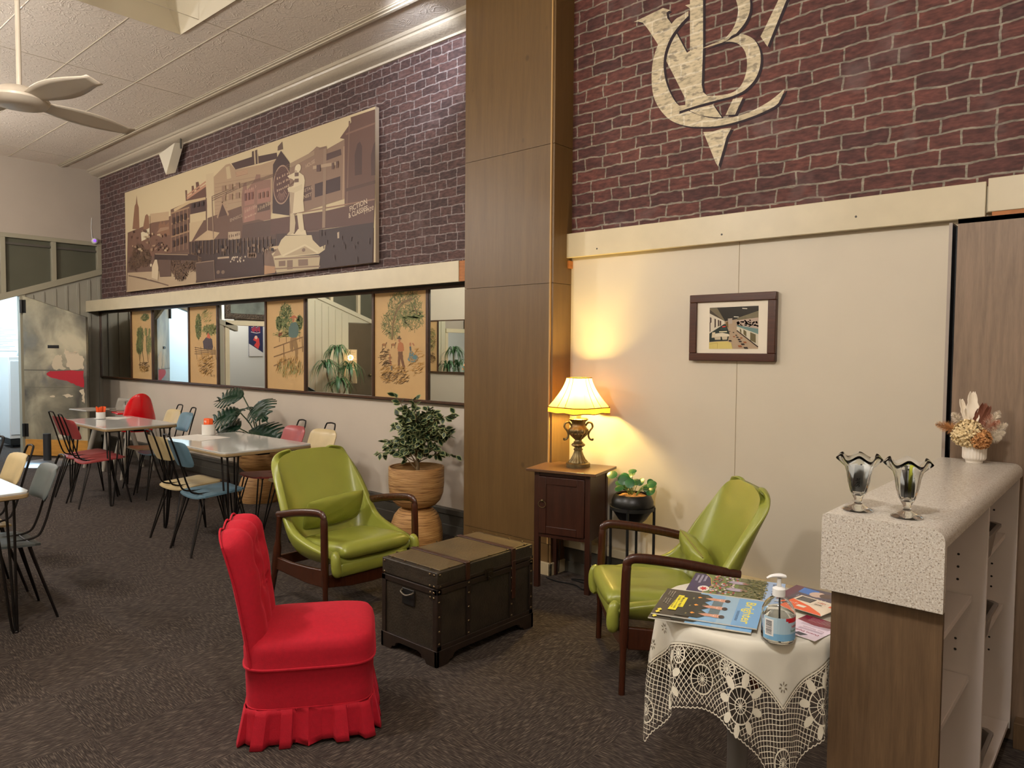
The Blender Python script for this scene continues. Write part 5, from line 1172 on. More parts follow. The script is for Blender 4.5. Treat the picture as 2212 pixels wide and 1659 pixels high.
for z in (0.385, 0.44): nails += [(tw+.001, y, z, 'x') for y in (-td+0.02, td-0.02)]+[(x, -td-.001, z, 'y') for x in (tw-0.02, -tw+0.02, tw-0.05)]
for z in (0.33, 0.355): nails += [(x, -td-.002, z, 'y') for x in (tw-0.02, tw-0.045)]
for nx, ny, nz, ax in nails:
    b = MB(); b.sphere((nx, ny, nz+(0.003 if ax == 'z' else 0)), 0.0065, 8, 6, (1,1,.6) if ax == 'z' else ((.6,1,1) if ax == 'x' else (1,.6,1))); b.build('nail_head', mat('nail_brass', (120,104,78), 0.3, 0.9), tr)
b = MB(); b.box(tw+.003,-0.03,0.36,tw+.008,0.03,0.40); b.box(tw+.006,-0.012,0.345,tw+.014,0.012,0.385); b.tube([(tw+.012,-0.012,0.362),(tw+.024,0,0.356),(tw+.012,0.012,0.362)], 0.003, 6); b.build('latch', mat('dull_iron', (58,48,36), 0.45, 0.7), tr, bevel=0.001)
b = MB(); b.box(-0.045,-td-.004,0.255,0.045,-td+.002,0.335); hp = b.build('handle_plate', M_black, tr, bevel=0.003)
b = MB(); b.tube(spline([(-0.042,-td-.004,0.325),(-0.036,-td-.018,0.318),(0,-td-.022,0.308),(0.036,-td-.018,0.318),(0.042,-td-.004,0.325)], 4), 0.005, 8); b.build('handle', mat('handle_iron', (92,84,72), 0.45, 0.7), hp)

# ---- bedside cabinet
CBX, CBY, CBZ = -2.757, 3.728, R(13.5)
cb = thing('bedside_cabinet', 'dark wooden bedside cabinet on tall square legs with a ring-pull door', 'cabinet', (CBX, CBY, 0), CBZ)
cw, cd = 0.190, 0.155
b = MB(); b.box(-0.237,-0.188,0.742,0.237,0.186,0.760); b.build('top', M_darkx, cb, bevel=0.003)
for sx in (-1,1):
    for sy in (-1,1):
        b = MB(); x0 = sx*cw; y0 = sy*cd; b.box(min(x0,x0-sx*.034), min(y0,y0-sy*.034), 0, max(x0,x0-sx*.034), max(y0,y0-sy*.034), 0.7415); b.build('leg', M_dark, cb, bevel=0.002)
b = MB(); 
for sx in (-1,1): b.box(min(sx*(cw-.004),sx*(cw-.02)), -cd+.034, 0.33, max(sx*(cw-.004),sx*(cw-.02)), cd-.034, 0.7415)
b.box(-cw+.034, cd-.02, 0.33, cw-.034, cd-.006, 0.7415); b.box(-cw+.02,-cd+.02,0.33,cw-.02,cd-.02,0.35); b.box(-cw+.034,-cd+.004,0.715,cw-.034,-cd+.03,0.7415); b.box(-cw+.034,-cd+.004,0.325,cw-.034,-cd+.03,0.348)
b.build('carcass', M_dark, cb, bevel=0.0015)
b = MB(); X_ = cw-.036
b.box(-X_,-cd-.002,0.351,X_,-cd+.016,0.713); dr = b.build('door', M_dark, cb, bevel=0.002)
b = MB(); b.box(-X_,-cd-.008,0.351,-X_+.05,-cd-.002,0.713); b.box(X_-.05,-cd-.008,0.351,X_,-cd-.002,0.713); b.box(-X_+.05,-cd-.008,0.351,X_-.05,-cd-.002,0.40); b.box(-X_+.05,-cd-.008,0.665,X_-.05,-cd-.002,0.713)
b.build('door_moulding', M_dark, dr, bevel=0.003)
b = MB(); hxx = -X_+.026; b.lathe([(0.0001,0),(0.012,0),(0.012,.004),(0.0001,.006)], 10, (0,0,0)) if 0 else b.sphere((hxx,-cd-.012,0.56), 0.009, 10, 6)
b.tube([(hxx+0.026*math.sin(a_), -cd-.014, 0.538+0.021*math.cos(a_)) for a_ in [0.35+k*(2*PI-0.7)/16 for k in range(17)]], 0.0024, 6); b.build('ring_pull', M_bronze, dr)

# ---- table lamp
LX, LY, LZ = -2.745, 3.78, 0.7605
lamp = thing('table_lamp', 'lit table lamp, bronze urn base with two handles and fringed cream shade', 'lamp', (LX, LY, LZ), R(38))
b = MB(); b.lathe([(0.001,0),(0.078,0),(0.078,0.022),(0.072,0.026),(0.001,0.026)], 32); b.build('base', M_bronze, lamp)
def flute(r, z, a_, i): return (r*(1+0.05*math.cos(a_*16)*(1 if 0.03 < z < 0.10 or 0.175 < z < 0.215 else 0)+0.05*math.cos(a_*12)*(1 if 0.125 < z < 0.145 or 0.215 < z < 0.245 else 0)+0.03*math.cos(a_*24)*(1 if z > 0.298 else 0)), z)
pr = [(0.001,0.027),(0.062,0.027),(0.060,0.034),(0.045,0.05),(0.033,0.075),(0.026,0.10),(0.026,0.104),(0.030,0.107),(0.030,0.114),(0.024,0.118),(0.024,0.126),(0.036,0.130),(0.044,0.138),(0.040,0.148),(0.030,0.153),(0.032,0.158),(0.024,0.164),(0.022,0.172),(0.036,0.186),(0.052,0.202),(0.060,0.213),(0.058,0.217),(0.062,0.225),(0.062,0.240),(0.056,0.247),(0.046,0.262),(0.043,0.275),(0.046,0.288),(0.058,0.300),(0.062,0.306),(0.056,0.311),(0.020,0.311),(0.001,0.311)]
b = MB(); b.lathe(pr, 96, rmod=flute); b.build('urn', M_bronze, lamp, ang=50)
b = MB(); b.lathe([(0.001,0.311),(0.015,0.311),(0.015,0.40),(0.001,0.40)], 16); plab(b.build('candle_tube', mat('cream_tube', (222,200,140), 0.5), lamp), 'cream lamp tube')
for s in (-1,1):
    b = MB(); b.tube(spline([(s*0.044,0,0.262),(s*0.060,0,0.283),(s*0.083,0,0.280),(s*0.090,0,0.255),(s*0.074,0,0.232),(s*0.064,0,0.205),(s*0.072,0,0.180),(s*0.090,0,0.172),(s*0.092,0,0.182)], 5), 0.0065, 8); b.build('handle', M_bronze, lamp)
b = MB(); b.sphere((0,0,0.475), 0.028, 12, 8, (1,1,1.25)); b.lathe([(0.001,0.40),(0.014,0.40),(0.014,0.44),(0.001,0.44)], 12); bb = b.build('bulb', emit('lit_bulb', (255,196,110), 6), lamp)
def shade_r(v, a_): # cut-corner square bell
    r = 0.082+0.118*(v**1.45)
    c = max(abs(math.cos(a_)), abs(math.sin(a_))); d = (abs(math.cos(a_))+abs(math.sin(a_)))/1.20
    return r/max(c, d)*0.97
NA = 64
b = MB(); b.grid(lambda u, v: (shade_r(v, 2*PI*u)*math.cos(2*PI*u), shade_r(v, 2*PI*u)*math.sin(2*PI*u), 0.572-0.187*v), NA, 12, cu=True); sh = b.build('lamp_shade', M_shade, lamp, ang=25)
b = MB(); b.grid(lambda u, v: ((shade_r(1, 2*PI*u)+0.002+0.0015*math.cos(u*2*PI*90))*math.cos(2*PI*u), (shade_r(1, 2*PI*u)+0.002+0.0015*math.cos(u*2*PI*90))*math.sin(2*PI*u), 0.385-0.036*v+0.003*math.sin(u*2*PI*8)*v), 540, 4, cu=True); b.build('fringe', M_fringe, sh)
b = MB()
for v, z, dz_ in ((0,0.572,0),(1,0.386,0)): b.tube([((shade_r(v, 2*PI*k/64)+.001)*math.cos(2*PI*k/64), (shade_r(v, 2*PI*k/64)+.001)*math.sin(2*PI*k/64), z) for k in range(64)], 0.0032, 6, closed=True)
b.tube([((shade_r(1, 2*PI*k/64)+.003)*math.cos(2*PI*k/64), (shade_r(1, 2*PI*k/64)+.003)*math.sin(2*PI*k/64), 0.350+0.003*math.sin(k/64*2*PI*8)) for k in range(64)], 0.0028, 6, closed=True)
for q4 in range(4):
    for s in (-1,1):
        a_ = q4*PI/2+PI/4+s*0.196
        b.tube([((shade_r(v/8, a_)+.001)*math.cos(a_), (shade_r(v/8, a_)+.001)*math.sin(a_), 0.572-0.187*v/8) for v in range(9)], 0.0022, 6)
b.build('braid', M_braid, sh)
# flex and power board under the cabinet
b = MB(); b.tube(spline([(-2.80,3.90,0.74),(-2.80,3.915,0.45),(-2.79,3.90,0.33),(-2.74,3.88,0.20),(-2.70,3.87,0.11),(-2.64,3.86,0.09),(-2.60,3.86,0.13),(-2.615,3.86,0.19),(-2.59,3.86,0.15),(-2.58,3.86,0.10)], 6), 0.0045, 6)
tag(b.build('lamp_flex', mat('cream_flex', (226,216,186), 0.5)), 'white electric flex hanging in a loop under the bedside cabinet', 'cable')
b = MB(); b.tube(spline([(-2.95,3.72,0.006),(-2.85,3.70,0.006),(-2.72,3.72,0.006),(-2.62,3.68,0.006),(-2.66,3.78,0.006),(-2.80,3.80,0.006),(-2.70,3.84,0.006),(-2.55,3.80,0.006)], 6), 0.0045, 6)
tag(b.build('floor_cable', M_black), 'black cable coiled on the carpet under the bedside cabinet', 'cable')
b = MB(); b.tube([(-2.93,3.84,0.5),(-2.93,3.84,0.2),(-2.935,3.835,0.02)], 0.003, 6); tag(b.build('thin_cord', M_black), 'thin dark cord hanging beside the pillar behind the cabinet', 'cord')

# ---- black pot on stand with round-leaved plant
SX, SY = -2.325, 3.765
ps = thing('plant_stand', 'black metal plant stand with four legs and a ring, by the cream wall', 'plant stand', (SX, SY, 0), R(20))
b = MB(); b.lathe([(0.128,0.548),(0.136,0.548),(0.136,0.568),(0.128,0.568)], 32, closed=True); b.build('ring', M_black, ps)
for k in range(4):
    a_ = k*PI/2; b = MB(); b.tube([(0.132*math.cos(a_),0.132*math.sin(a_),0.568),(0.132*math.cos(a_),0.132*math.sin(a_),0.0)], 0.0085, 8); b.build('leg', M_black, ps)
pp = thing('potted_plant', 'small round-leaved green plant in a black bowl pot', 'plant', (SX, SY, 0))
b = MB(); b.lathe([(0.001,0.462),(0.055,0.462),(0.085,0.49),(0.115,0.535),(0.127,0.57),(0.126,0.60),(0.112,0.632),(0.100,0.642),(0.097,0.636),(0.108,0.60),(0.10,0.56),(0.001,0.55)], 36); plab(b.build('pot', mat('black_pot', (14,14,14), 0.35), pp), 'black bowl-shaped pot')
b = MB(); b.lathe([(0.001,0.60),(0.10,0.60),(0.10,0.622),(0.07,0.634),(0.001,0.64)], 20, rmod=lambda r, z, a_, i: (r, z+0.004*math.sin(a_*7+r*80))); plab(b.build('soil', mat('coir', (176,128,74), 0.95, var=0.4, vscale=80, bump=0.8), pp), 'light brown coir')
rnd = random.Random(12); b = MB(); bs = MB()
for k in range(20):
    a_ = rnd.random()*2*PI; rr = rnd.uniform(0.03,0.135); z = 0.665+rnd.random()*0.10+(0.03 if rr < .07 else 0)
    if k == 0: rr, z, a_ = 0.015, 0.785, -1.2
    c = V(rr*math.cos(a_), rr*math.sin(a_), z); r = rnd.uniform(0.024,0.034)
    nrm = V(rnd.uniform(-.5,.5)+0.3, -0.6+rnd.uniform(-.5,.3), 0.45+rnd.random()*0.6).normalized()
    if k == 0: nrm = V(0.1,-0.35,1).normalized()
    t1 = nrm.cross(V(0,0,1)).normalized(); t2 = nrm.cross(t1)
    ring_ = [c+t1*(r*math.cos(2*PI*i/14))+t2*(r*1.1*math.sin(2*PI*i/14))-nrm*(0.004) for i in range(14)]
    b.add([c+nrm*0.002]+ring_, [(0, i+1, (i+1) % 14+1) for i in range(14)])
    bs.tube(spline([(c.x*0.12, c.y*0.12, 0.62), (c.x*0.5, c.y*0.5, (0.62+c.z)/2+0.02), tuple(c-nrm*0.003)], 4), 0.0018, 5)
b.build('leaves', M_pil, pp, ang=70); bs.build('stems', mat('pilea_stem', (120,150,80), 0.6), pp)
# ================================================================== PLANTS
def hourglass_pot(name, label, x, y, k=1.0):
    t = thing(name, label, 'planter', (x, y, 0), 0, 'rattan hourglass planters')
    b = MB(); b.lathe([(0.001,0.295),(0.105,0.290),(0.150,0.305),(0.188,0.345),(0.208,0.40),(0.215,0.47),(0.215,0.595),(0.212,0.602),(0.205,0.602),(0.200,0.595),(0.198,0.50),(0.001,0.49)], 40); b.build('bowl', M_rattan, t)
    b = MB(); b.lathe([(0.001,0.0),(0.20,0.0),(0.206,0.03),(0.205,0.09),(0.195,0.16),(0.172,0.225),(0.140,0.265),(0.105,0.287),(0.001,0.289)], 40); b.build('stand', M_rattan, t)
    t.scale = (k, k, k); return t
hourglass_pot('rattan_planter', 'two-part rattan planter holding the variegated tree beside the pillar', -4.245, 3.72)
p2 = dup([o for o in bpy.data.objects if o.name == 'rattan_planter'][0], (-6.60, 3.73, 0), 0, 'two-part rattan planter behind the dining table, holding the split-leaf plant', 'rattan hourglass planters')
fic = thing('variegated_fig_tree', 'bushy variegated fig with cream-edged leaves in the rattan planter beside the pillar', 'plant', (-4.245, 3.72, 0.49))
b = MB(); b.lathe([(0.001,0.0),(0.195,0.0),(0.19,0.03),(0.1,0.045),(0.001,0.05)], 20); b.build('soil', M_soil, fic)
rnd = random.Random(21); b = MB()
b.tube(spline([(0.01,0,0.03),(0.015,0,0.12),(0.0,0,0.25),(0.03,0.01,0.42)], 4), [0.014]*5+[0.011]*4+[0.008]*4, 8)
twigs = []
for k in range(40):
    a_ = rnd.random()*2*PI; el = rnd.uniform(0.1, 1.45); L = rnd.uniform(0.22, 0.43); z0 = rnd.uniform(0.08, 0.34)
    d = V(math.cos(a_)*math.cos(el), math.sin(a_)*math.cos(el)*0.75, math.sin(el)); 
    p0 = V(0.01, 0, z0); p1 = p0+d*L*0.5+V(0,0,0.03); p2_ = p0+d*L+V(0,0,-0.02*math.cos(el))
    p2_.y = min(p2_.y, 0.30)
    if p2_.x > 0.36: p2_.y = min(p2_.y, -0.02)
    path = spline([p0, p1, p2_], 5); twigs.append(path); b.tube(path, [0.004-0.0025*i/(len(path)-1) for i in range(len(path))], 5)
b.build('trunk', M_bark, fic)
b = MB()
def fig_leaf(b, base, d, nrm, L, w):
    d = d.normalized(); s_ = d.cross(nrm).normalized(); nrm = s_.cross(d)
    prof = [(0.0,0.0),(0.15,0.5),(0.35,0.92),(0.55,0.95),(0.78,0.6),(1.0,0.0)]
    out = []; inn = []
    for sgn in (1, -1):
        rng = prof if sgn == 1 else prof[-2:0:-1]
        for t_, h in rng:
            c = base+d*(L*t_)+nrm*(-0.10*L*t_*t_)
            out.append(c+s_*(sgn*w*h)+nrm*(0.12*w*h)); inn.append(base+d*(L*(0.1+0.78*t_))+nrm*(-0.10*L*t_*t_+0.0007)+s_*(sgn*w*h*0.66*(0.85+0.3*rnd.random()))+nrm*(0.12*w*h*0.66))
    n = len(out); vs = out+inn
    b.add(vs, [(i, (i+1) % n, n+(i+1) % n, n+i) for i in range(n)], 1); b.add(inn, [tuple(range(n))], 0)
for path in twigs:
    n = len(path)
    for k in range(24):
        t_ = rnd.uniform(0.25, 1.0); i = min(int(t_*(n-1)), n-2); p = path[i].lerp(path[i+1], t_*(n-1)-i); ax = (path[i+1]-path[i]).normalized()
        d = (ax*rnd.uniform(.2,.9)+V(rnd.uniform(-1,1),rnd.uniform(-1,1),rnd.uniform(-.9,.5))).normalized()
        nr = V(rnd.uniform(-.6,.6),rnd.uniform(-.9,.2),rnd.uniform(.2,1)).normalized(); L = rnd.uniform(0.050,0.074)
        tip = p+d*L
        if tip.y > 0.34: continue
        if tip.x > 0.42 and tip.y > 0.02: continue
        fig_leaf(b, p, d, nr, L, L*0.33)
b.build('foliage', [M_leaf, M_leafe], fic, smooth=False)

mon = thing('split_leaf_plant', 'dark green split-leaf plant in a rattan planter behind the dining table', 'plant', (-6.60, 3.73, 0.49))
b = MB(); b.lathe([(0.001,0.0),(0.195,0.0),(0.19,0.03),(0.001,0.05)], 20); b.build('soil', M_soil, mon)
def mon_leaf(base, d, up, L, w, droop=0.35, seed=0):
    rn = random.Random(seed); d = d.normalized(); s_ = d.cross(up).normalized(); nn = s_.cross(d); b = MB(); NL = 8
    def rib(t): return base+d*(L*t)-nn*(droop*L*t*t)
    for sgn in (1,-1):
        for k in range(NL):
            t0, t1 = k/NL, (k+1)/NL; tm = (t0+t1)/2
            env = (math.sin(PI*min(1, tm*0.9+0.12)))**0.7*w; sw = 0.16*L
            gap = 0.30
            a0, a1 = rib(t0), rib(t1)
            def P(t, h, sh): 
                q_ = rib(t)+d*(sh*L); return q_+s_*(sgn*h)-nn*(0.28*h*h/w)+nn*0.02*math.sin(3*t)
            m0 = P(t0, env*0.42, 0.05); m1 = P(t1, env*0.42, 0.05)
            f0 = P(t0+(t1-t0)*gap*0.3, env*0.75, 0.12); f1 = P(t1-(t1-t0)*gap, env*0.75, 0.12)
            e0 = P(t0+(t1-t0)*0.25, env*1.0, 0.17); e1 = P(t1-(t1-t0)*0.45, env*0.97, 0.20)
            b.add([a0,a1,m1,m0,f1,f0,e1,e0], [(0,1,2,3),(3,2,4,5),(5,4,6,7)])
    t_ = rib(1.0); b.add([rib(0.93)+s_*0.02, rib(0.93)-s_*0.02, rib(1.08)], [(0,1,2)])
    return b
leaf_defs = [((-0.12,-0.10,0.54),(-0.9,-0.4,0.05),0.30,0.115), ((0.10,-0.06,0.50),(0.8,-0.45,-0.15),0.34,0.13), ((-0.10,-0.14,0.38),(-0.75,-0.6,-0.1),0.30,0.13), ((0.02,-0.10,0.44),(0.35,-0.8,0.0),0.22,0.09),
             ((-0.08,-0.16,0.23),(-0.97,-0.1,0.02),0.48,0.13), ((0.06,-0.14,0.22),(0.95,-0.1,0.06),0.46,0.13), ((-0.03,-0.16,0.20),(-0.25,-0.9,-0.25),0.26,0.12)]
bs = MB()
for k, (bp_, d, L, w) in enumerate(leaf_defs):
    lb = mon_leaf(V(*bp_), V(*d), V(0.1,-0.75,0.8), L*1.12, w*1.3, 0.30, k); lb.build('leaf', M_mon, mon, merge=True, solid=0.0012, ang=60)
    bs.tube(spline([(bp_[0]*0.1, 0, 0.03), (bp_[0]*0.5, bp_[1]*0.4, bp_[2]*0.6+0.02), bp_], 6), 0.006, 6)
bs.build('stems', mat('monstera_stem', (46,70,40), 0.5), mon)

# ================================================================== COUNTER
KX0, KX1, KY0, KY1, KZ = -0.628, -0.346, 1.952, 3.345, 1.085
ct = thing('reception_counter', 'tall narrow counter with speckled top, brown wood-grain end and open white shelves', 'counter', ((KX0+KX1)/2, KY0, 0))
ox, oy = (KX0+KX1)/2, KY0; kw = (KX1-KX0)/2; kl = KY1-KY0
b = MB()   # rounded top, front apron
r_ = 0.03; n_ = 6; pr = [(-kw, KZ-0.045)]
pr += [(-kw+0.012-0.012*math.cos(a_), KZ-0.012+0.012*math.sin(a_)) for a_ in [k*PI/2/4 for k in range(5)]]
pr += [(kw-r_+r_*math.sin(a_), KZ-r_+r_*math.cos(a_)) for a_ in [k*PI/2/n_ for k in range(n_+1)]]+[(kw, KZ-0.045)]
b.prism([(x, 0.0205, z) for x, z in pr], (0, kl-0.0205, 0)); b.build('benchtop', M_speck, ct, ang=30)
b = MB(); pr2 = [(x, z) for x, z in pr]; pr2[0] = (-kw, 0.884); pr2[-1] = (kw, 0.884)
b.prism([(x, -0.004, z) for x, z in pr2], (0, 0.024, 0)); b.build('front_apron', M_speck, ct, ang=30)
b = MB(); b.box(-kw+0.021, 0.022, 0.0, kw-0.004, 0.040, 1.04); plab(b.build('end_panel', M_lamd, ct, smooth=False), 'brown wood-grain end panel')
S0, S1, S2 = 0.042, 0.685, 1.375
b = MB(); b.box(-kw+0.02, S0, 0.0, -kw+0.036, kl, 1.039); b.build('back_panel', M_melam, ct, smooth=False)
for s in (S0, S1, S2):
    b = MB(); b.box(-kw+0.037, s, 0.06 if s else 0, kw-0.008, s+0.017, 1.039); b.build('upright', M_melam, ct, bevel=0.001)
b = MB(); b.box(-kw+0.04, 0.06, 1.02, kw-0.05, S2, 1.039); b.build('top_rail', M_melam, ct, smooth=False)
for (s0, s1), zs_ in (((S0, S1), (0.745, 0.490, 0.075)), ((S1, S2), (0.815, 0.540, 0.085))):
    for z in zs_:
        b = MB(); b.box(-kw+0.037, s0+0.018, z-0.018, kw-(0.045 if z > .1 else 0.012), s1-0.001, z); b.build('shelf', M_melam, ct, bevel=0.001)
b = MB()
for s, zz in ((S1-0.0012, (0.60,0.565,0.40,0.79,0.83,0.87)), (S2-0.0012, (0.60,0.64,0.69,0.74,0.90,0.35,0.40))):
    for z in zz: b.tube([(kw-0.085, s, z), (kw-0.085, s+0.0005, z)], 0.004, 8)
b.build('shelf_pin_hole', M_black, ct)
def tub(x, y, z, label):
    t = thing('storage_tub', label, 'tub', (x, y, z), 0, 'grey plastic tubs on the counter shelves'); b = MB()
    w, d, h = 0.085, 0.125, 0.108; pr = [((-w*.82,-d*.88),0.0),((-w,-d),h)]
    def rr(w, d, z, c=0.02): return [(-w+c,-d,z),(w-c,-d,z),(w,-d+c,z),(w,d-c,z),(w-c,d,z),(-w+c,d,z),(-w,d-c,z),(-w,-d+c,z)]
    L = [rr(w*.8,d*.85,0.001), rr(w*.96,d*.96,h-0.012), rr(w*1.08,d*1.06,h-0.010), rr(w*1.08,d*1.06,h), rr(w*.94,d*.95,h), rr(w*.78,d*.83,0.006)]
    vs = [p for q_ in L for p in q_]; fs = [(j*8+i, j*8+(i+1) % 8, (j+1)*8+(i+1) % 8, (j+1)*8+i) for j in range(5) for i in range(8)]+[tuple(range(8))[::-1], tuple(range(40,48))]
    b.add(vs, fs); b.build('bin', M_tub, t); return t
for z, nm in ((0.8152,'upper'), (0.5402,'middle'), (0.0852,'bottom')):
    tub(ox+0.036, oy+0.885, z, 'grey plastic tub on the %s shelf of the far bay of the counter' % nm)

# wood-grain cupboard wall behind the counter
cwz = 2.04
b = MB(); b.box(-0.594, 3.37, 0, 0.62, 3.39, cwz); b.box(-0.594, 3.39, 0, -0.575, YR-0.02, cwz); b.box(-0.594,3.37,cwz-.02,0.62,YR-.06,cwz) 
b.box(0.62, 3.34, 0, XR, 3.38, 2.04)
struct(b.build('trim_wood_panelling', M_lam, bevel=0.001))
b = MB(); b.box(-0.624, 3.37, 0, -0.612, YR-0.061, 2.028); struct(b.build('trim_panel_edge', mat('greyed_board_edge', (150,138,128), 0.5), smooth=False))
b = MB(); b.box(-0.612, 3.44, 0, -0.594, 3.46, 2.02); b.box(-0.6121, 3.37, 0, -0.611, 3.46, 2.02); struct(b.build('trim_panel_gap_shade', M_black, smooth=False))  # black sheets stand in for the shade inside the gap
b = MB(); b.box(-0.34, 3.30, 0, 0.62, 3.368, 0.10); b.box(-0.20, 3.24, 0, 0.5, 3.30, 0.012); b.box(-0.20, 3.20, 0, 0.5, 3.235, 0.02); struct(b.build('baseboard_panelling', M_lamd, bevel=0.002))

# ---- sundae glasses with sachets
def glass(name, label, x, y, z):
    t = thing(name, label, 'glass', (x, y, z), R(15), 'tulip sundae glasses on the counter')
    pr = [(0.001,0.0),(0.037,0.0),(0.0375,0.003),(0.030,0.007),(0.014,0.014),(0.0095,0.018),(0.0095,0.030),(0.013,0.036),(0.020,0.050),(0.026,0.075),(0.0295,0.10),(0.034,0.116),(0.045,0.130),(0.052,0.139),(0.0535,0.143),
          (0.051,0.1435),(0.043,0.133),(0.031,0.117),(0.0265,0.10),(0.0225,0.075),(0.0165,0.052),(0.010,0.042),(0.001,0.041)]
    def rm(r, zz, a_, i):
        if 7 <= i <= 20: r *= 1+0.035*math.cos(a_*10)*(1-abs(zz-0.09)/0.06 if abs(zz-0.09) < 0.06 else 0)
        if zz > 0.112: k = (zz-0.112)/0.032; r *= 1+0.07*k*math.cos(a_*6); zz += 0.007*k*math.cos(a_*6+PI)
        return r, zz
    b = MB(); b.lathe(pr, 72, rmod=rm); o = b.build('glass', M_glass, t, ang=80, merge=True); return t
g1 = glass('sundae_glass', 'fluted sundae glass of white salt sachets at the counter end, left one', -0.567, 2.042, KZ+0.0006)
g2 = glass('sundae_glass', 'fluted sundae glass packed with sachets, right one nearer the counter edge', -0.450, 2.040, KZ+0.0006)
rnd = random.Random(7)
for k, (dx, dy, ry, rx, rz_) in enumerate(((0,-0.010,3,4,15),(-0.006,-0.001,-8,-4,40),(0.007,0.003,9,-5,-10),(0.0,0.010,-4,-10,70))):
    b = MB(); M = Matrix.Rotation(R(rz_), 4, 'Z') @ Matrix.Rotation(R(ry), 4, 'Y') @ Matrix.Rotation(R(rx), 4, 'X'); b.box(-0.0115,-0.001,0.0,0.0115,0.001,0.072, M=M)
    o = b.build('salt_sachet', M_paper, smooth=False, loc=(-0.567+dx, 2.042+dy, KZ+0.052)); tag(o, 'white paper salt sachet standing in the left sundae glass', 'sachet', 'salt sachets in the left glass')
    if k == 0:
        a = Art(M @ Matrix(((0,-1,0,0.004),(0,0,-1,-0.0012),(1,0,0,0.012),(0,0,0,1))), 5e-5); a.text('Salt', 0, 0, 0.017, (30,34,40), bold=.01); a.ell(0.062, 0.0, 0.0022, 0.0022, (60,66,80), 8); a.build('lettering', M_print, o)
for k in range(7):
    an = k*0.9; b = MB(); M = Matrix.Rotation(an, 4, 'Z') @ Matrix.Rotation(R(rnd.uniform(-7,7)), 4, 'Y') @ Matrix.Rotation(R(rnd.uniform(-7,7)), 4, 'X'); b.box(-0.007,-0.0008,0,0.007,0.0008,0.070+rnd.random()*.012, M=M)
    c = [(238,236,230),(60,56,60),(206,204,200),(120,112,108),(238,236,230),(90,84,84),(222,226,80)][k]
    o = b.build('pepper_sachet', mat('sachet_%d' % c[0], c, 0.5), smooth=False, loc=(-0.450+0.009*math.cos(an), 2.040+0.009*math.sin(an), KZ+0.052))
    tag(o, 'narrow paper sachet in the right sundae glass', 'sachet', 'sachets in the right glass')

# ---- dried flowers
VX, VY = -0.493, 3.262
vz = thing('flower_vase', 'white ribbed pot of dried cream and brown flowers against the wood panel', 'vase', (VX, VY, KZ+0.0006))
b = MB(); b.lathe([(0.001,0.0),(0.028,0.0),(0.030,0.010),(0.036,0.013),(0.040,0.020),(0.0405,0.072),(0.037,0.072),(0.036,0.02),(0.001,0.02)], 96, rmod=lambda r, z, a_, i: (r*(1+(0.022*math.cos(a_*24) if 3 <= i <= 5 else 0)), z)); b.build('pot', mat('matt_white_china', (228,220,208), 0.55), vz, ang=60)
rnd = random.Random(5)
def puff(cx, cy, cz, R0, n, s, m, name):
    b = MB()
    for k in range(n):
        d = V(rnd.gauss(0,1), rnd.gauss(0,1), rnd.gauss(0,1)).normalized(); c = V(cx,cy,cz)+d*R0*rnd.uniform(.75,1.05); t1 = d.orthogonal().normalized(); t2 = d.cross(t1)
        for j in range(4):
            a_ = j*PI/2+rnd.random(); e1 = t1*math.cos(a_)+t2*math.sin(a_); e2 = d.cross(e1)
            b.add([c, c+e1*s+e2*s*.5+d*s*.5, c+e1*s*1.3+d*s*.9, c+e1*s-e2*s*.5+d*s*.5], [(0,1,2,3)])
    b.sphere((cx,cy,cz), R0*0.8, 10, 6)
    return b.build(name, m, vz, smooth=False)
M_hyd = mat('dried_cream', (226,204,158), 0.8); M_hydb = mat('dried_tan', (196,142,88), 0.8); M_hydc = mat('dried_pale', (232,220,200), 0.85); M_hydd = mat('dried_brown', (120,72,52), 0.75)
puff(-0.016,-0.030,0.112,0.046,300,0.010,M_hyd,'hydrangea_bloom'); puff(0.024,-0.044,0.096,0.032,170,0.008,M_hydb,'hydrangea_bloom'); puff(-0.040,-0.020,0.100,0.030,140,0.009,M_hyd,'hydrangea_bloom')
def plume(p0, p1, w, m, n=150, L=0.016):
    b = MB(); p0, p1 = V(*p0), V(*p1); ax = (p1-p0).normalized(); b.tube([V(0,0,0.04), p0.lerp(V(0,0,0.05), .4), p0, p1], 0.0012, 5)
    for k in range(n):
        t_ = rnd.random(); c = p0.lerp(p1, t_); d = (V(rnd.gauss(0,1), rnd.gauss(0,1), rnd.gauss(0,1)).normalized()+ax*0.9).normalized(); s_ = d.orthogonal().normalized()*0.0010; ww = w*math.sin(PI*(0.12+0.8*t_))
        b.add([c-s_, c+s_, c+d*(ww)], [(0,1,2)])
    return b.build('plume', m, vz, smooth=False)
plume((-0.03,-0.02,0.115),(-0.125,-0.035,0.142),0.032,M_hydb,700); plume((-0.09,-0.03,0.135),(-0.128,-0.04,0.145),0.016,M_hydc,200)
plume((-0.03,0,0.135),(-0.075,-0.01,0.185),0.026,M_hydc,520); plume((-0.015,0,0.14),(-0.030,0,0.19),0.024,M_hydc,420)
for p1, m in (((0.075,0,0.20),M_hydc),((0.10,-0.01,0.155),M_hydc),((0.095,-0.02,0.125),M_hydc),((0.05,0,0.185),mat('dried_pink', (206,150,124), .8)),((0.075,-0.01,0.165),MATS['dried_pink']),((0.085,-0.03,0.105),M_hydc)): plume((0.02,-0.01,0.10), p1, 0.030, m, 620)
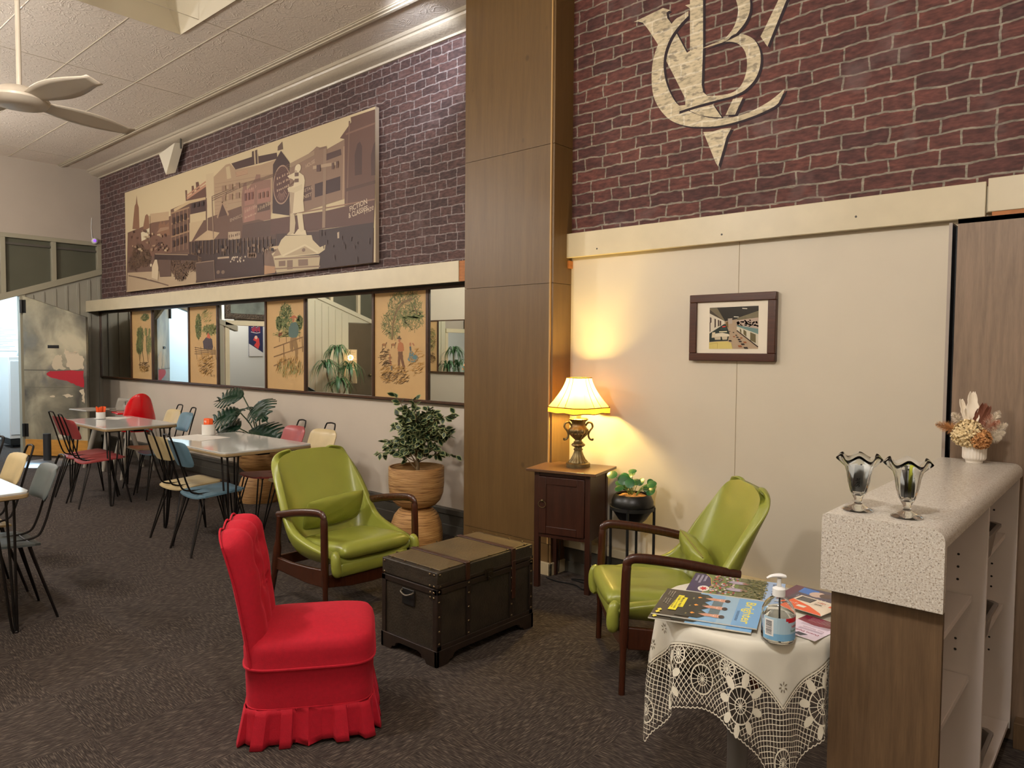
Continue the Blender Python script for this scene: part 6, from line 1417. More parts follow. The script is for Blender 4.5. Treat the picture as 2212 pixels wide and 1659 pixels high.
for (tx, tz, w, m) in ((-0.012,0.270,0.020,M_hydc),(-0.048,0.240,0.011,M_hydc),(0.028,0.228,0.018,M_hydd),(0.012,0.205,0.015,M_hydd),(0.045,0.218,0.013,M_hydd),(-0.028,0.205,0.016,M_hydc)):
    b = MB(); base = V(tx*0.2, 0.0, 0.09); top = V(tx, -0.005, tz)
    b.grid(lambda u, v: tuple(base.lerp(top, v)+V((2*u-1)*w*(math.sin(PI*(0.08+0.80*v))**0.8)*(1+0.12*math.sin(v*30)), 0.006*math.sin(v*6+u*3)-0.008*(2*u-1)**2, 0.004*math.sin(u*14)*v)), 9, 14); b.build('dried_leaf', m, vz, solid=0.0008)

# ================================================================== LACE-COVERED TABLE
TCX, TCY, TR, TZ = -0.874, 2.084, 0.258, 0.735
st_ = thing('side_table', 'small round table under a white lace cloth, on a grey metal leg', 'table', (TCX, TCY, 0))
b = MB(); b.lathe([(0.001,TZ-0.024),(TR-0.006,TZ-0.024),(TR-0.002,TZ-0.020),(TR-0.002,TZ-0.004),(TR-0.006,TZ),(0.001,TZ)], 48); b.build('tabletop', M_teak, st_)
b = MB(); b.tube([(-0.02,-0.02,0.02),(-0.02,-0.02,TZ-0.026)], 0.030, 20); b.build('pedestal', mat('grey_metal', (112,108,102), 0.4, 0.5), st_)
b = MB(); b.lathe([(0.001,0),(0.19,0),(0.19,0.008),(0.10,0.02),(0.03,0.03),(0.001,0.03)], 32, (-0.02,-0.02,0)); b.build('base', MATS['grey_metal'], st_)
HS = 0.485; CA = math.atan2(-0.66, -0.75)-PI/4   # a corner hangs towards the camera's left, another towards the camera
ca, sa = math.cos(CA), math.sin(CA)
def drape(a_, b_, off=0.0):
    x, y = a_*ca-b_*sa, a_*sa+b_*ca; r = math.hypot(x, y); th = math.atan2(y, x)
    tc = math.atan2(b_, a_)
    cr = 0.022
    if r < TR: rad, z = r, TZ+0.0025
    else:
        s = r-TR; q_ = min(1, s/0.05); corner = abs(math.sin(2*tc))**3
        fold = 0.020*math.cos(9*tc+0.7)*min(1, s/0.18)+0.030*corner*math.cos(2*PI*(tc/(PI/2)-0.5)*3.0)*min(1, s/0.25)
        rad = TR+cr*math.sin(min(s/cr, PI/2))*0.6+0.012*min(1, s/0.4)+fold*0.8; z = TZ+0.0025-max(0, s-cr*0.35) if s > cr else TZ+0.0025-cr*0.65*(s/cr)**2
    X, Y = TCX+(rad+off)*math.cos(th), TCY+(rad+off)*math.sin(th)
    X = min(X, KX0+0.0145+max(0.0, (KY0+0.01-Y)*1.2))
    z += 0.0012*math.sin(a_*60+b_*22)*math.cos(b_*47)*(1 if r < TR else 2)*0.5
    return V(X, Y, z)
def ledge(t): return 0.308      # where linen ends and lace begins
cl = thing('lace_tablecloth', 'white linen tablecloth with a deep lace border hanging over the small round table', 'tablecloth', (0,0,0))
NG = 97; b = MB(); vs = []; ok = {}
def wa(u, v):   # square param -> linen area bounded by the curved lace edge
    # u,v in -1..1
    k = max(abs(u), abs(v)); 
    if k < 1e-6: return 0.0, 0.0
    if abs(u) >= abs(v): t = v/abs(u)*(HS-0.035)*1.0; e_ = ledge(t); return math.copysign(e_*k, u), t*k if False else (v/abs(u))*e_*k
    t = u/abs(v)*(HS-0.035); e_ = ledge(t); return (u/abs(v))*e_*k, math.copysign(e_*k, v)
b.grid(lambda u, v: tuple(drape(*wa(2*u-1, 2*v-1))), NG, NG)
b.build('linen', M_cloth, cl, ang=80, solid=0.0012)
def inlace(a_, b_):
    sc_ = 0.008*abs(math.sin((a_+b_)*75))+0.004
    if max(abs(a_), abs(b_)) > HS-sc_: return False
    return max(abs(a_), abs(b_)) > 0.304
b = MB()
def strand(pts, w=0.0011, chk=True, off=0.0):
    prev = None
    for (a_, b_) in pts:
        good = (not chk) or inlace(a_, b_)
        if good and prev is not None:
            pa, pb = prev; dx, dy = a_-pa, b_-pb; L = math.hypot(dx, dy) or 1; nx, ny = -dy/L*w, dx/L*w
            b.add([drape(pa+nx, pb+ny, off), drape(pa-nx, pb-ny, off), drape(a_-nx, b_-ny, off), drape(a_+nx, b_+ny, off)], [(0,1,2,3)])
        prev = (a_, b_) if good else None
motifs = []   # (a, b, radius) rosettes leave the net open
for sgn in (1,-1):
    for s in (-0.17, 0.0, 0.17):
        motifs += [(sgn*(HS-0.085), s, 0.042 if s == 0 else 0.050), (s, sgn*(HS-0.085), 0.042 if s == 0 else 0.050)]
    for s2 in (1,-1): motifs += [(sgn*(HS-0.075), s2*(HS-0.075), 0.040)]
    for s in (-0.09, 0.09): motifs += [(sgn*(HS-0.150), s, 0.026), (s, sgn*(HS-0.150), 0.026)]
def free(a_, b_):
    for m0, m1, r in motifs:
        if (a_-m0)**2+(b_-m1)**2 < r*r: return False
    return True
sp_ = 0.0145; N_ = int(2*HS/sp_*1.5)
for k in range(-N_, N_+1):
    for sg in (1,-1):
        run = []
        for j in range(-110, 111):
            t = j*0.009; c0 = k*sp_*0.7071*1.0; 
            a_, b_ = (t*0.7071+c0), sg*(t*0.7071-c0)
            a_ += 0.0015*math.sin(b_*90); 
            if abs(a_) < HS and abs(b_) < HS and inlace(a_, b_) and free(a_, b_): run.append((a_, b_))
            else:
                if len(run) > 1: strand(run, chk=False)
                run = []
        if len(run) > 1: strand(run, chk=False)
for (m0, m1, r) in motifs:
    big = r > 0.035; nsp = 16 if big else 14
    strand([(m0+r*math.cos(2*PI*i/30), m1+r*math.sin(2*PI*i/30)) for i in range(31)], 0.0024, False)
    r2 = r*0.42
    strand([(m0+r2*math.cos(2*PI*i/24), m1+r2*math.sin(2*PI*i/24)) for i in range(25)], 0.0016, False)
    for i in range(nsp):
        an = 2*PI*i/nsp; strand([(m0+r2*math.cos(an), m1+r2*math.sin(an)), (m0+r*math.cos(an), m1+r*math.sin(an))], 0.0010 if big else 0.0015, False)
    for i in range(6): an = PI*i/6; strand([(m0-r2*math.cos(an), m1-r2*math.sin(an)), (m0, m1), (m0+r2*math.cos(an), m1+r2*math.sin(an))], 0.0011, False)
    if big and r > .045:   # closely worked petals round the wheel
        for i in range(8):
            an = 2*PI*i/8+0.2; cx, cy = m0+r*1.36*math.cos(an), m1+r*1.36*math.sin(an); L, w = r*0.42, r*0.24
            if max(abs(cx), abs(cy)) > HS-0.006 or not inlace(cx, cy): continue
            pet = [drape(cx+L*math.cos(2*PI*j/12)*math.cos(an)-w*math.sin(2*PI*j/12)*math.sin(an), cy+L*math.cos(2*PI*j/12)*math.sin(an)+w*math.sin(2*PI*j/12)*math.cos(an), 0.0015) for j in range(12)]
            b.add([drape(cx, cy, 0.0015)]+pet, [(0, 1+j, 1+(j+1) % 12) for j in range(12)])
for sgn in (1,-1):      # scalloped outer edge with little loops, and the hem line next to the linen
    for ax in (0,1):
        out = []; hem = []
        nn_ = 150
        for i in range(nn_+1):
            t = -HS+0.006+(2*HS-0.012)*i/nn_; e_ = HS-0.006+0.0045*abs(math.sin(i*PI/3)); p = (sgn*e_, t) if ax == 0 else (t, sgn*e_); out.append(p)
        strand(out, 0.0016, False)
        for i in range(81):
            t = (-1+2*i/80); e_ = ledge(t*(HS-0.035)); hem.append((sgn*e_, t*e_) if ax == 0 else (t*e_, sgn*e_))
        strand(hem, 0.0022, False, 0.0015); strand([(p[0]+(sgn*0.007 if ax == 0 else 0), p[1]+(sgn*0.007 if ax == 1 else 0)) for p in hem], 0.0014, False, 0.001)
lc = b.build('lace_border', M_lace, cl, smooth=False); plab(lc, 'openwork lace border with wheel and leaf motifs')
# cut-work flowers in a darker tone on the linen
M_hole = mat('cutwork_dark', (120,110,92), 0.9); b = MB()
for fa, fb in ((HS-0.215, HS-0.215), (HS-0.26, 0.10), (0.10, HS-0.26), (-(HS-0.215), HS-0.215), (HS-0.27,-0.12), (HS-0.23, HS-0.3), (HS-0.3, HS-0.23)):
    for i in range(7):
        an = 2*PI*i/7; cx, cy = fa+0.011*math.cos(an), fb+0.011*math.sin(an)
        b.add([drape(cx+(0.0052*math.cos(q_)*math.cos(an)-0.0020*math.sin(q_)*math.sin(an)), cy+(0.0052*math.cos(q_)*math.sin(an)+0.0020*math.sin(q_)*math.cos(an)), 0.0012)+V(0,0,0.0012) for q_ in [2*PI*j/8 for j in range(8)]], [tuple(range(8))])
b.build('cutwork', M_hole, cl, smooth=False)['kind'] = 'stuff'

# ---- magazines, brochures, bottle on the cloth
ZT = TZ+0.0050
def mag(name, label, pts, th, cover, seed, group=None, z=None, edge=(206,202,192), cat='magazine'):
    """pts: photo outline (bottom-left, bottom-right, top-right, top-left as the cover reads); real rectangle fitted on the cloth"""
    z = z or ZT; P = [onZ(x, y, z+th) for x, y in pts]; c = (P[0]+P[1]+P[2]+P[3])/4; u = ((P[1]-P[0])+(P[2]-P[3])); u.z = 0; w = u.length/2; u.normalize(); v = V(-u.y, u.x, 0)
    h = abs(((P[3]-P[0])+(P[2]-P[1])).dot(v))/2; t = thing(name, label, cat, (c.x, c.y, z), math.atan2(u.y, u.x), group)
    b = MB(); b.box(-w/2,-h/2,0,w/2,h/2,th); b.build('pages', mat('page_edge_%d' % edge[0], edge, 0.6), t, bevel=0.0006)
    a = Art(Matrix.Translation((-w/2, -h/2, th+0.0001)), 3e-5); a.clip = (0,0,w,h)
    cover(a, w, h, random.Random(seed)); a.build('cover', M_gloss, t); return t
def cover_brighter(a, w, h, rnd):   # reads with its top towards +v after the outline order below
    a.rect(0,0,w,h,(130,176,214)); a.rect(0,h*0.74,w,h,(116,168,214)); a.rect(0,h*0.62,w,h*.76,(150,184,208)); a.rect(0,0,w,h*0.36,(46,40,30)); a.poly([(0,h*.36),(w*.5,h*.42),(w,h*.36),(w,h*.30),(0,h*.30)], (62,52,38))
    a.text('Brighter', w*0.10, h*0.84, h*0.135, (232,222,92), bold=.015, width=w*0.80); a.script(w*0.48, h*0.775, w*.36, h*.03, (60,90,130), 0.0010)
    a.rect(w*.22,h*.52,w*.80,h*.62,(98,118,126))
    for k in range(9): a.line([(w*(.24+k*.07),h*.50),(w*(.24+k*.07),h*.62)], 0.0012, (60,76,86))
    for cx in (0.20, 0.50, 0.80):
        a.poly([(w*(cx-.155),h*.22),(w*(cx-.15),h*.44),(w*(cx-.06),h*.50),(w*(cx+.06),h*.50),(w*(cx+.15),h*.44),(w*(cx+.155),h*.22)], (30,34,26))
        a.poly([(w*(cx-.05),h*.50),(w*cx,h*.43),(w*(cx+.05),h*.50),(w*(cx+.045),h*.56),(w*(cx-.045),h*.56)], (206,150,124)); a.ell(w*cx, h*.605, w*.058, h*.062, (214,160,134), 16); a.ell(w*cx, h*.655, w*.058, h*.028, (50,34,28), 14)
        a.line([(w*(cx-.03),h*.61),(w*(cx-.012),h*.61)], 0.001, (50,36,34)); a.line([(w*(cx+.012),h*.61),(w*(cx+.03),h*.61)], 0.001, (50,36,34)); a.line([(w*(cx-.018),h*.58),(w*(cx+.018),h*.58)], 0.0014, (240,236,230))
        a.poly([(w*(cx-.035),h*.37),(w*cx,h*.35),(w*(cx+.035),h*.37),(w*cx,h*.40)], (236,156,60)); a.line([(w*(cx-.06),h*.46),(w*(cx-.05),h*.43)], 0.0016, (200,190,120)); a.bars(w*(cx+.03), h*.31, w*.05, h*.018, 3, (190,176,120))
    a.poly([(w*.22,h*.22),(w*.22,h*.16),(w*.80,h*.13),(w*.80,h*.21)], (238,226,40)); a.rect(w*.28,h*.20,w*.66,h*.26,(238,226,40)); a.text('Money goals', w*.30, h*.208, h*.042, (40,34,20), bold=.02, width=w*.34); a.bars(w*.26, h*.172, w*.5, h*.022, 20, (70,60,24)); a.bars(w*.28, h*.142, w*.42, h*.02, 17, (70,60,24))
    
    for k in range(2):
        for r_ in range(3): a.bars(w*.10+k*w*.30, h*(.095-.025*r_), w*(.24-.03*r_), h*.014, 14, (176,166,146))
    a.poly([(w*.80,h*.06),(w*.84,h*.035),(w*.90,h*.06),(w*.85,h*.085)], (230,214,70))
    a.poly([(w*.88,h*.05),(w*.93,h*.03),(w*.98,h*.05),(w*.93,h*.08)], (230,214,70))
BR = [(1402.5,1329.8),(1440,1273.4),(1652,1297),(1636,1351)]
# the titles read with the page top to the right in the photo: rows run across the short side
def rot4(p, k): return p[k:]+p[:k]
mag('magazine', 'glossy magazine titled Brighter with three people on the cover, top of its pile', [BR[1],BR[0],BR[3],BR[2]] if 0 else rot4(BR[::-1], 2)[::1] if 0 else [(1440,1273.4),(1402.5,1329.8),(1636,1351),(1652,1297)], 0.004, cover_brighter, 1, 'magazines and brochures on the lace cloth', ZT+0.0098)
mag('magazine', 'second copy of the blue and black magazine, underneath the Brighter one', [(1432,1283),(1398,1337),(1622,1362),(1640,1308)], 0.004, cover_brighter, 2, 'magazines and brochures on the lace cloth', ZT+0.0042)
def cover_comm(a, w, h, rnd):
    a.rect(0,0,w,h,(104,122,62)); a.rect(0,h*.80,w,h,(160,186,222)); a.rect(0,h*.52,w,h*.80,(98,100,58)); a.poly([(0,0),(w,0),(w,h*.17),(w*.6,h*.235),(w*.2,h*.19),(0,h*.12)], (44,32,84)); a.line([(0,h*.125),(w*.2,h*.195),(w*.6,h*.24),(w,h*.175)], 0.002, (216,170,60))
    a.ell(w*.80,h*.17,w*.15,h*.062,(232,228,220)); 
    st = []
    for k in range(14): r = (0.11 if k % 2 == 0 else .055); st.append((w*.80+w*r*math.cos(k*PI/7), h*.17+h*.46*r*math.sin(k*PI/7)))
    a.poly(st, (206,30,44)); a.script(w*.10, h*.125, w*.32, h*.03, (226,222,236), 0.0011); a.script(w*.08, h*.08, w*.45, h*.03, (226,222,236), 0.0011); a.script(w*.10, h*.035, w*.34, h*.03, (226,222,236), 0.0011)
    for k in range(150): a.ell(w*rnd.uniform(.02,.98), h*rnd.uniform(.24,.50), 0.005, 0.004, rnd.choice(((196,60,60),(232,224,214),(92,40,50),(206,170,150),(70,60,80),(170,150,170))), 7, k % 6 == 0)
    for cx, cy in ((.3,.5),(.68,.5)): a.ell(w*cx, h*cy, w*.08, h*.10, (170,158,176)); a.ell(w*cx, h*(cy+.09), w*.05, h*.04, (150,110,90))
    for k in range(160): a.ell(w*rnd.uniform(0,1), h*rnd.uniform(.58,.82), 0.004, 0.004, rnd.choice(((86,92,46),(122,118,70),(150,140,92),(70,74,40))), 6, k % 8 == 0)
    a.script(w*.12, h*.87, w*.72, h*.07, (46,56,96), 0.0022)
mag('magazine', 'green and purple community magazine with a red star badge, behind the Brighter magazine', [(1501,1238.7),(1482,1276),(1689,1301),(1699,1260)], 0.006, cover_comm, 3, 'magazines and brochures on the lace cloth', ZT)
def cover_dark(a, w, h, rnd):
    a.rect(0,0,w,h,(54,36,58)); a.rect(0,0,w*.2,h,(92,30,64)); a.poly([(w*.2,h*.3),(w,h*.35),(w,h),(w*.2,h)], (70,62,84)); a.poly([(w*.22,h*.66),(w*.6,h*.6),(w*.55,h*.92),(w*.2,h*.95)], (40,110,196)); a.ell(w*.6,h*.72,w*.16,h*.15,(206,180,164)); a.ell(w*.78,h*.74,w*.14,h*.13,(84,60,56)); 
    for k in range(8): a.line([(w*(.3+k*.08),h*.42),(w*(.32+k*.08),h*.5)], 0.002, (190,190,200))
mag('brochure', 'dark folded brochure with a photo of a person, at the back of the cloth', [(1640,1258),(1700,1303),(1797,1322),(1797,1281)] if 0 else [(1688,1300),(1797,1322),(1797,1284),(1700,1256)], 0.003, cover_dark, 4, 'magazines and brochures on the lace cloth', ZT+0.0075, cat='brochure')
def cover_orange(a, w, h, rnd):
    a.rect(0,0,w,h,(232,218,196)); a.poly([(0,0),(w,0),(w*.9,h*.14),(w*.5,h*.42),(0,h*.62)], (232,92,44)); a.rect(w*.06,h*.62,w*.42,h*.95,(44,42,50))
    for k in range(4): a.line([(w*.1,h*(.68+k*.07)),(w*.37,h*(.68+k*.07))], 0.001, (220,216,208))
    for k in range(6): a.line([(w*.48,h*(.9-k*.07)),(w*(.66+.1*(k % 2)),h*(.9-k*.07))], 0.0009, (120,100,90))
    a.rect(w*.82,h*.66,w*.96,h*.78,(226,80,50)); a.bars(w*.52, h*.76, w*.2, h*.09, 6, (200,60,40)); a.bars(w*.52, h*.60, w*.16, h*.09, 5, (60,50,50)); a.bars(w*.08, h*.30, w*.18, h*.1, 5, (244,220,200)); a.rect(w*.30,h*.18,w*.5,h*.32,(238,226,206))
mag('brochure', 'orange and cream brochure with a black text box, beside the pump bottle', [(1695,1301),(1797,1342),(1799,1302),(1718,1285)] if 0 else [(1697,1306),(1797,1340),(1798,1303),(1718,1283)], 0.0015, cover_orange, 5, 'magazines and brochures on the lace cloth', ZT+0.0115, cat='brochure')
def cover_lav(a, w, h, rnd):
    a.rect(0,0,w,h,(222,206,222)); a.poly([(0,0),(w,0),(w,h*.30),(w*.5,h*.38),(0,h*.30)], (120,20,50))
    for k in range(4): a.line([(w*.1,h*(.06+k*.05)),(w*.8,h*(.06+k*.05))], 0.0012, (226,200,210))
    a.text('Your Timetable', w*.12, h*.52, h*.06, (120,30,60), width=w*.55); a.text('Downs Explorer', w*.10, h*.72, h*.09, (140,24,60), bold=.015, width=w*.75)
    for k in range(4): a.line([(w*.1,h*(.45-k*.025)),(w*.8,h*(.45-k*.025))], 0.0009, (120,90,120)); a.line([(w*.1,h*(.66-k*.02)),(w*.7,h*(.66-k*.02))], 0.0009, (120,90,120))
    a.poly([(w*.3,h*.84),(w*.55,h*.82),(w*.6,h*.92),(w*.4,h*.96)], (40,50,70)); a.poly([(w*.66,h*.84),(w*.8,h*.84),(w*.76,h*.96),(w*.68,h*.95)], (170,60,70))
mag('timetable_leaflet', 'lavender and maroon timetable leaflet overhanging the front of the cloth by the counter', [(1795,1344),(1709,1318),(1711,1369),(1793,1396)], 0.0015, cover_lav, 6, 'magazines and brochures on the lace cloth', ZT+0.0002, cat='leaflet')

bp_ = onZ(1680, 1382, ZT)
sz = thing('sanitiser_bottle', 'clear pump bottle of hand sanitiser with blue and red label on the lace cloth', 'bottle', (bp_.x, bp_.y, ZT+0.0005), YAW)
b = MB(); b.lathe([(0.001,0.0),(0.036,0.0),(0.0415,0.004),(0.043,0.010),(0.043,0.072),(0.041,0.085),(0.034,0.100),(0.022,0.112),(0.015,0.116),(0.014,0.122),(0.012,0.122),(0.012,0.116),(0.021,0.1095),(0.032,0.098),(0.039,0.084),(0.041,0.072),(0.041,0.010),(0.038,0.005),(0.001,0.003)], 48); b.build('bottle', M_pet, sz, ang=60, merge=True)
b = MB(); b.lathe([(0.001,0.0045),(0.0365,0.0055),(0.0400,0.011),(0.0400,0.068),(0.001,0.068)], 40); b.build('gel', glassmat('clear_gel', (240, 248, 250), 1.33), sz, ang=50, merge=True)
def arc(a0, a1, z0, z1, r, col, mbx, n=18):
    for i in range(n):
        q0, q1 = a0+(a1-a0)*i/n, a0+(a1-a0)*(i+1)/n
        mbx.add([(r*math.sin(q0),-r*math.cos(q0),z0),(r*math.sin(q1),-r*math.cos(q1),z0),(r*math.sin(q1),-r*math.cos(q1),z1),(r*math.sin(q0),-r*math.cos(q0),z1)], [(0,1,2,3)], 0, rgb(*col))
b = MB(); rl = 0.0432
arc(-1.35,1.45,0.012,0.072,rl,(170,198,214),b); arc(-1.35,1.45,0.012,0.030,rl+.0001,(118,170,208),b); arc(0.10,1.4,0.064,0.072,rl+.0001,(190,30,44),b); arc(0.25,1.3,0.060,0.064,rl+.0001,(190,30,44),b)
arc(-1.20,-0.62,0.022,0.066,rl+.0002,(232,232,230),b)
rnd = random.Random(9); z_ = 0.026
while z_ < 0.062: h_ = rnd.choice((0.0006,0.0010,0.0016)); arc(-1.12,-0.72,z_,z_+h_,rl+.0003,(24,24,26),b,5); z_ += h_+rnd.choice((0.0007,0.0012))
vs_, fs_, mx_ = text_geo('HAND', .02)
def wrap(x, y, u0, z0, s): q_ = u0+x*s/rl; return ((rl+.0004)*math.sin(q_), -(rl+.0004)*math.cos(q_), z0+y*s)
b.add([wrap(x, y, 0.50, 0.046, 0.010) for x, y in vs_], fs_, 0, rgb(196,60,60))
vs_, fs_, mx_ = text_geo('Sanitiser', .01); b.add([wrap(x, y, 0.42, 0.036, 0.008) for x, y in vs_], fs_, 0, rgb(60,110,70))
o = b.build('label_print', M_print, sz, smooth=False); plab(o, 'pale blue label with barcode and red band')
b = MB(); b.lathe([(0.001,0.119),(0.0165,0.119),(0.0165,0.138),(0.012,0.141),(0.006,0.143),(0.0055,0.166),(0.001,0.166)], 24); b.build('pump_collar', M_white, sz)
b = MB(); b.tube(spline([(0.016,0,0.170),(0.0,0,0.1725),(-0.020,0,0.171),(-0.033,0,0.1655)], 4), [0.008,0.009,0.0095,0.0095,0.009,0.0085,0.008,0.007,0.0065,0.006,0.005,0.004,0.0035], 10, squash=(0.55,1.15)); b.build('pump_nozzle', M_white, sz)
b = MB(); b.tube([(0.002,0,0.118),(0.004,0,0.008)], 0.0025, 8); b.build('dip_tube', M_white, sz)

# ================================================================== CEILING FAN AND ADDED FILL GLOBES
fp_ = onZ(42, 214, 2.90)
fan = thing('ceiling_fan', 'white ceiling fan with four blades on a long rod, upper left', 'fan', (fp_.x, fp_.y, 2.90))
b = MB(); b.lathe([(0.001,-0.045),(0.07,-0.045),(0.13,-0.035),(0.15,-0.012),(0.15,0.0),(0.13,0.02),(0.09,0.055),(0.03,0.07),(0.001,0.07)], 32); b.build('hub', mat('fan_white', (196,184,166), 0.35), fan)
b = MB(); b.tube([(0,0,0.06),(0,0,ZC-2.90-0.05)], 0.013, 10); b.lathe([(0.013,ZC-2.9-0.09),(0.06,ZC-2.9-0.02),(0.06,ZC-2.9),(0.001,ZC-2.9)], 16); b.build('rod', MATS['fan_white'], fan)
for k in range(4):
    M = Matrix.Rotation(R(14+90*k), 4, 'Z') @ Matrix.Rotation(R(-9), 4, 'X'); b = MB()
    b.grid(lambda u, v: tuple(M @ V(0.12+0.56*u, (v-0.5)*(0.09+0.09*math.sin(PI*min(1,u*1.1))*(1 if u < .95 else .8)), 0.003*math.cos(v*PI))), 14, 6); b.build('blade', MATS['fan_white'], fan, solid=0.006)
for i, (lx, ly) in enumerate(FILL_GLOBES):
    t = thing('fill_globe', 'added opal globe hung out of view to fill the room with light', 'lamp', (lx, ly, 3.15), 0, 'added fill light globes')  # added as fill light, hung outside the view
    b = MB(); b.sphere((0,0,0), 0.12, 24, 16); g = b.build('globe', M_fillglow, t)
    b = MB(); b.tube([(0,0,0.115),(0,0,ZC-3.15)], 0.006, 6); b.lathe([(0.001,0.11),(0.045,0.11),(0.04,0.15),(0.001,0.16)], 16); b.build('cord', M_bronze, t)

# ================================================================== ACROSS THE ROOM (seen in the mirrors)
t = thing('framed_mirror', 'framed mirror with a sketch panel across the room, seen in the rightmost mirror', 'mirror', (-9.3, YF+0.02, 1.11))
b = MB(); b.box(-1.05,-0.02,-0.02,1.9,0.02,0.0); b.box(-1.05,-0.02,0.935,1.9,0.02,0.955); b.box(-1.05,-0.02,0,-1.035,0.02,0.935); b.box(1.885,-0.02,0,1.9,0.02,0.935); b.box(-0.72,-0.02,0,-0.70,0.02,0.935); b.build('frame', M_fr, t)
b = MB(); b.box(-0.70,-0.015,0,1.885,0.005,0.935); b.build('mirror_glass', M_mirror, t, smooth=False)
b = MB(); b.box(-1.035,-0.015,0,-0.72,0.005,0.935); pb = b.build('sketch_panel', mat('tan_paper', (206,164,104)), t, smooth=False)
a = Art(Matrix(((-1,0,0,-0.88),(0,0,1,0.006),(0,1,0,0),(0,0,0,1))), 6e-5); rr_ = random.Random(3)
for c in (G1, G3, BR if isinstance(BR, tuple) else (104,78,46)): a.scribble(0, 0.6, 0.11, 0.22, c, 90, 0.06, 0.006, rr_); a.scribble(0, 0.25, 0.11, 0.10, (104,78,46), 50, 0.05, 0.005, rr_)
a.build('sketch_print', M_print, t)
pm = thing('palm_plant', 'tall pot plant with arching strappy leaves across the room, seen in a mirror', 'plant', (-11.1, 0.28, 0))
b = MB(); b.lathe([(0.001,0.0),(0.12,0.0),(0.16,0.3),(0.15,0.31),(0.13,0.28),(0.001,0.28)], 24); b.build('pot', M_rattan, pm)
bs = MB(); bl = MB(); rnd = random.Random(14)
for hx_, hy_, hz_ in ((0.0,0.0,1.42),(0.05,-0.22,1.12),(-0.05,0.20,1.15),(0.1,0.05,0.85)):
    bs.tube(spline([(0,0,0.25),(hx_*0.3,hy_*0.3,0.6),(hx_+0.02,hy_,hz_-0.15),(hx_,hy_,hz_)], 5), 0.014, 7)
    for k in range(46):
        a_ = rnd.random()*2*PI; L = rnd.uniform(0.22,0.36); up = rnd.uniform(0.05,0.18); p0 = V(hx_,hy_,hz_); d = V(math.cos(a_), math.sin(a_), 0)
        pth = [p0, p0+d*L*0.35+V(0,0,up), p0+d*L*0.75+V(0,0,up*0.3), p0+d*L+V(0,0,-L*rnd.uniform(.3,.9))]; pth = spline(pth, 3); s_ = V(-d.y, d.x, 0)
        vs = []
        for i, p in enumerate(pth): w = 0.010*math.sin(PI*(0.15+0.85*i/(len(pth)-1))); vs += [p-s_*w, p+s_*w]
        bl.add(vs, [(2*i, 2*i+1, 2*i+3, 2*i+2) for i in range(len(pth)-1)])
bs.build('trunk', M_bark, pm); bl.build('foliage', M_palm, pm)
ml = thing('macrame_lamp', 'lit hanging-fringe macrame lamp by the panelled wall, seen in a mirror', 'lamp', (-11.45, -0.25, 0))
b = MB(); b.lathe([(0.10,1.42),(0.125,1.42),(0.125,1.20),(0.10,1.20)], 20, closed=True) if 0 else None
b = MB()
for k in range(28):
    a_ = 2*PI*k/28; a2 = a_+PI/7; a3 = a_-PI/7; r = 0.12
    b.tube([(r*math.cos(a_),r*math.sin(a_),1.50),(r*math.cos(a2),r*math.sin(a2),1.30),(r*math.cos(a_),r*math.sin(a_),1.12),(r*math.cos(a_),r*math.sin(a_),0.86)], 0.004, 5); b.tube([(r*math.cos(a_),r*math.sin(a_),1.50),(r*math.cos(a3),r*math.sin(a3),1.30),(r*math.cos(a_),r*math.sin(a_),1.12)], 0.004, 5)
for z in (1.50,1.30,1.12): b.tube([(0.12*math.cos(2*PI*k/24),0.12*math.sin(2*PI*k/24),z) for k in range(24)], 0.006, 5, closed=True)
b.build('shade', mat('macrame_cord', (222,200,160), 0.8), ml); b = MB(); b.sphere((0,0,1.35), 0.035); b.build('bulb', MATS['lit_bulb'], ml)
b = MB(); b.tube([(0,0,0.01),(0,0,1.50)], 0.01, 8); b.lathe([(0.001,0),(0.13,0),(0.13,0.02),(0.001,0.02)], 20); b.build('stand', M_bronze, ml)
sl = thing('pleated_lamp', 'small lamp with orange cone shade across the room, seen in a mirror', 'lamp', (-11.3, 0.95, 0))
b = MB(); b.lathe([(0.001,0),(0.12,0),(0.12,0.02),(0.02,0.03),(0.02,1.05),(0.001,1.05)], 16); b.build('stand', M_bronze, sl); b = MB(); b.grid(lambda u, v: ((0.05+0.10*v)*math.cos(2*PI*u),(0.05+0.10*v)*math.sin(2*PI*u),1.30-0.22*v), 24, 4, cu=True); b.build('shade', M_shade2, sl)
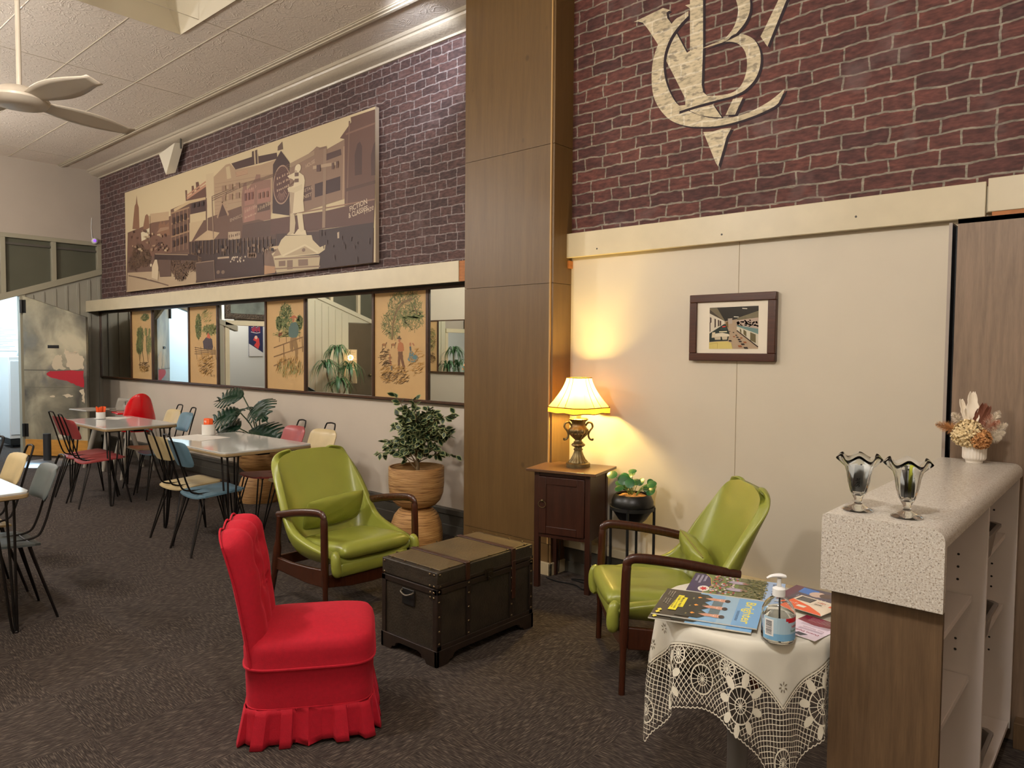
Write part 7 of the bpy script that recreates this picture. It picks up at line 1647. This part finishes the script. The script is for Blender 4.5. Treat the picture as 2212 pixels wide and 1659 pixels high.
pc = thing('ornate_painting', 'dark painting in an ornate gilt-black frame high across the room, seen in a mirror', 'painting', (XL+0.02, 1.66, 2.0))
b = MB(); b.box(0,-0.48,0.0,0.03,0.48,0.9); fr_ = b.build('frame', mat('dark_gilt', (58,44,28), 0.4, 0.4, var=0.5, vscale=30, bump=0.8, bscale=40), pc, bevel=0.01)
b = MB(); b.box(0.03,-0.38,0.10,0.034,0.38,0.80); b.build('canvas', mat('dark_landscape', (96,104,96), 0.6, var=0.6, vscale=4), pc, smooth=False)
po = thing('wall_poster', 'navy and red poster on the white annex wall, seen in a mirror', 'poster', (-14.985, -0.29, 1.34))
b = MB(); b.box(-0.012,-0.17,0,0,0.17,0.72); b.build('board', mat('navy_board', (40,44,86), 0.5), po, smooth=False)
a = Art(Matrix(((0,0,1,0.001),(1,0,0,-0.17),(0,1,0,0),(0,0,0,1))), 1e-4)
a.poly([(0,0),(0.34,0),(0.34,0.28),(0,0.08)], (226,222,222)); 
for k in range(6): a.line([(0.08+k*0.035,0.54+0.02*(k % 2)),(0.09+k*0.035,0.66-0.02*(k % 3))], 0.018, (214,60,66)); a.ell(0.09+k*0.035, 0.68-0.02*(k % 3), 0.009, 0.009, (236,224,224), 8)
a.line([(0.07,0.53),(0.16,0.515),(0.29,0.54)], 0.012, (236,224,224))
a.poly([(0.10,0.40),(0.20,0.44),(0.24,0.36),(0.16,0.32),(0.22,0.24),(0.12,0.16),(0.08,0.26)], (222,70,70)); a.ell(0.17,0.42,0.035,0.04,(236,190,170)); a.build('poster_print', M_print, po)
table(-13.6, 0.55, -12.5, 1.15, 'white laminate table in the annex, seen in a mirror'); chair('red', -12.35, 0.9, R(90), 'red vinyl chair at the annex table, seen in a mirror'); chair('blu', -13.0, 1.30, R(180), 'blue vinyl chair at the annex table, seen in a mirror'); chair('slate', -13.1, 0.42, R(5), 'slate vinyl chair on the far side of the annex table, seen in a mirror')
for nm in list(protos):
    if nm not in used:
        for ch in list(protos[nm].children): bpy.data.objects.remove(ch)
        bpy.data.objects.remove(protos[nm])
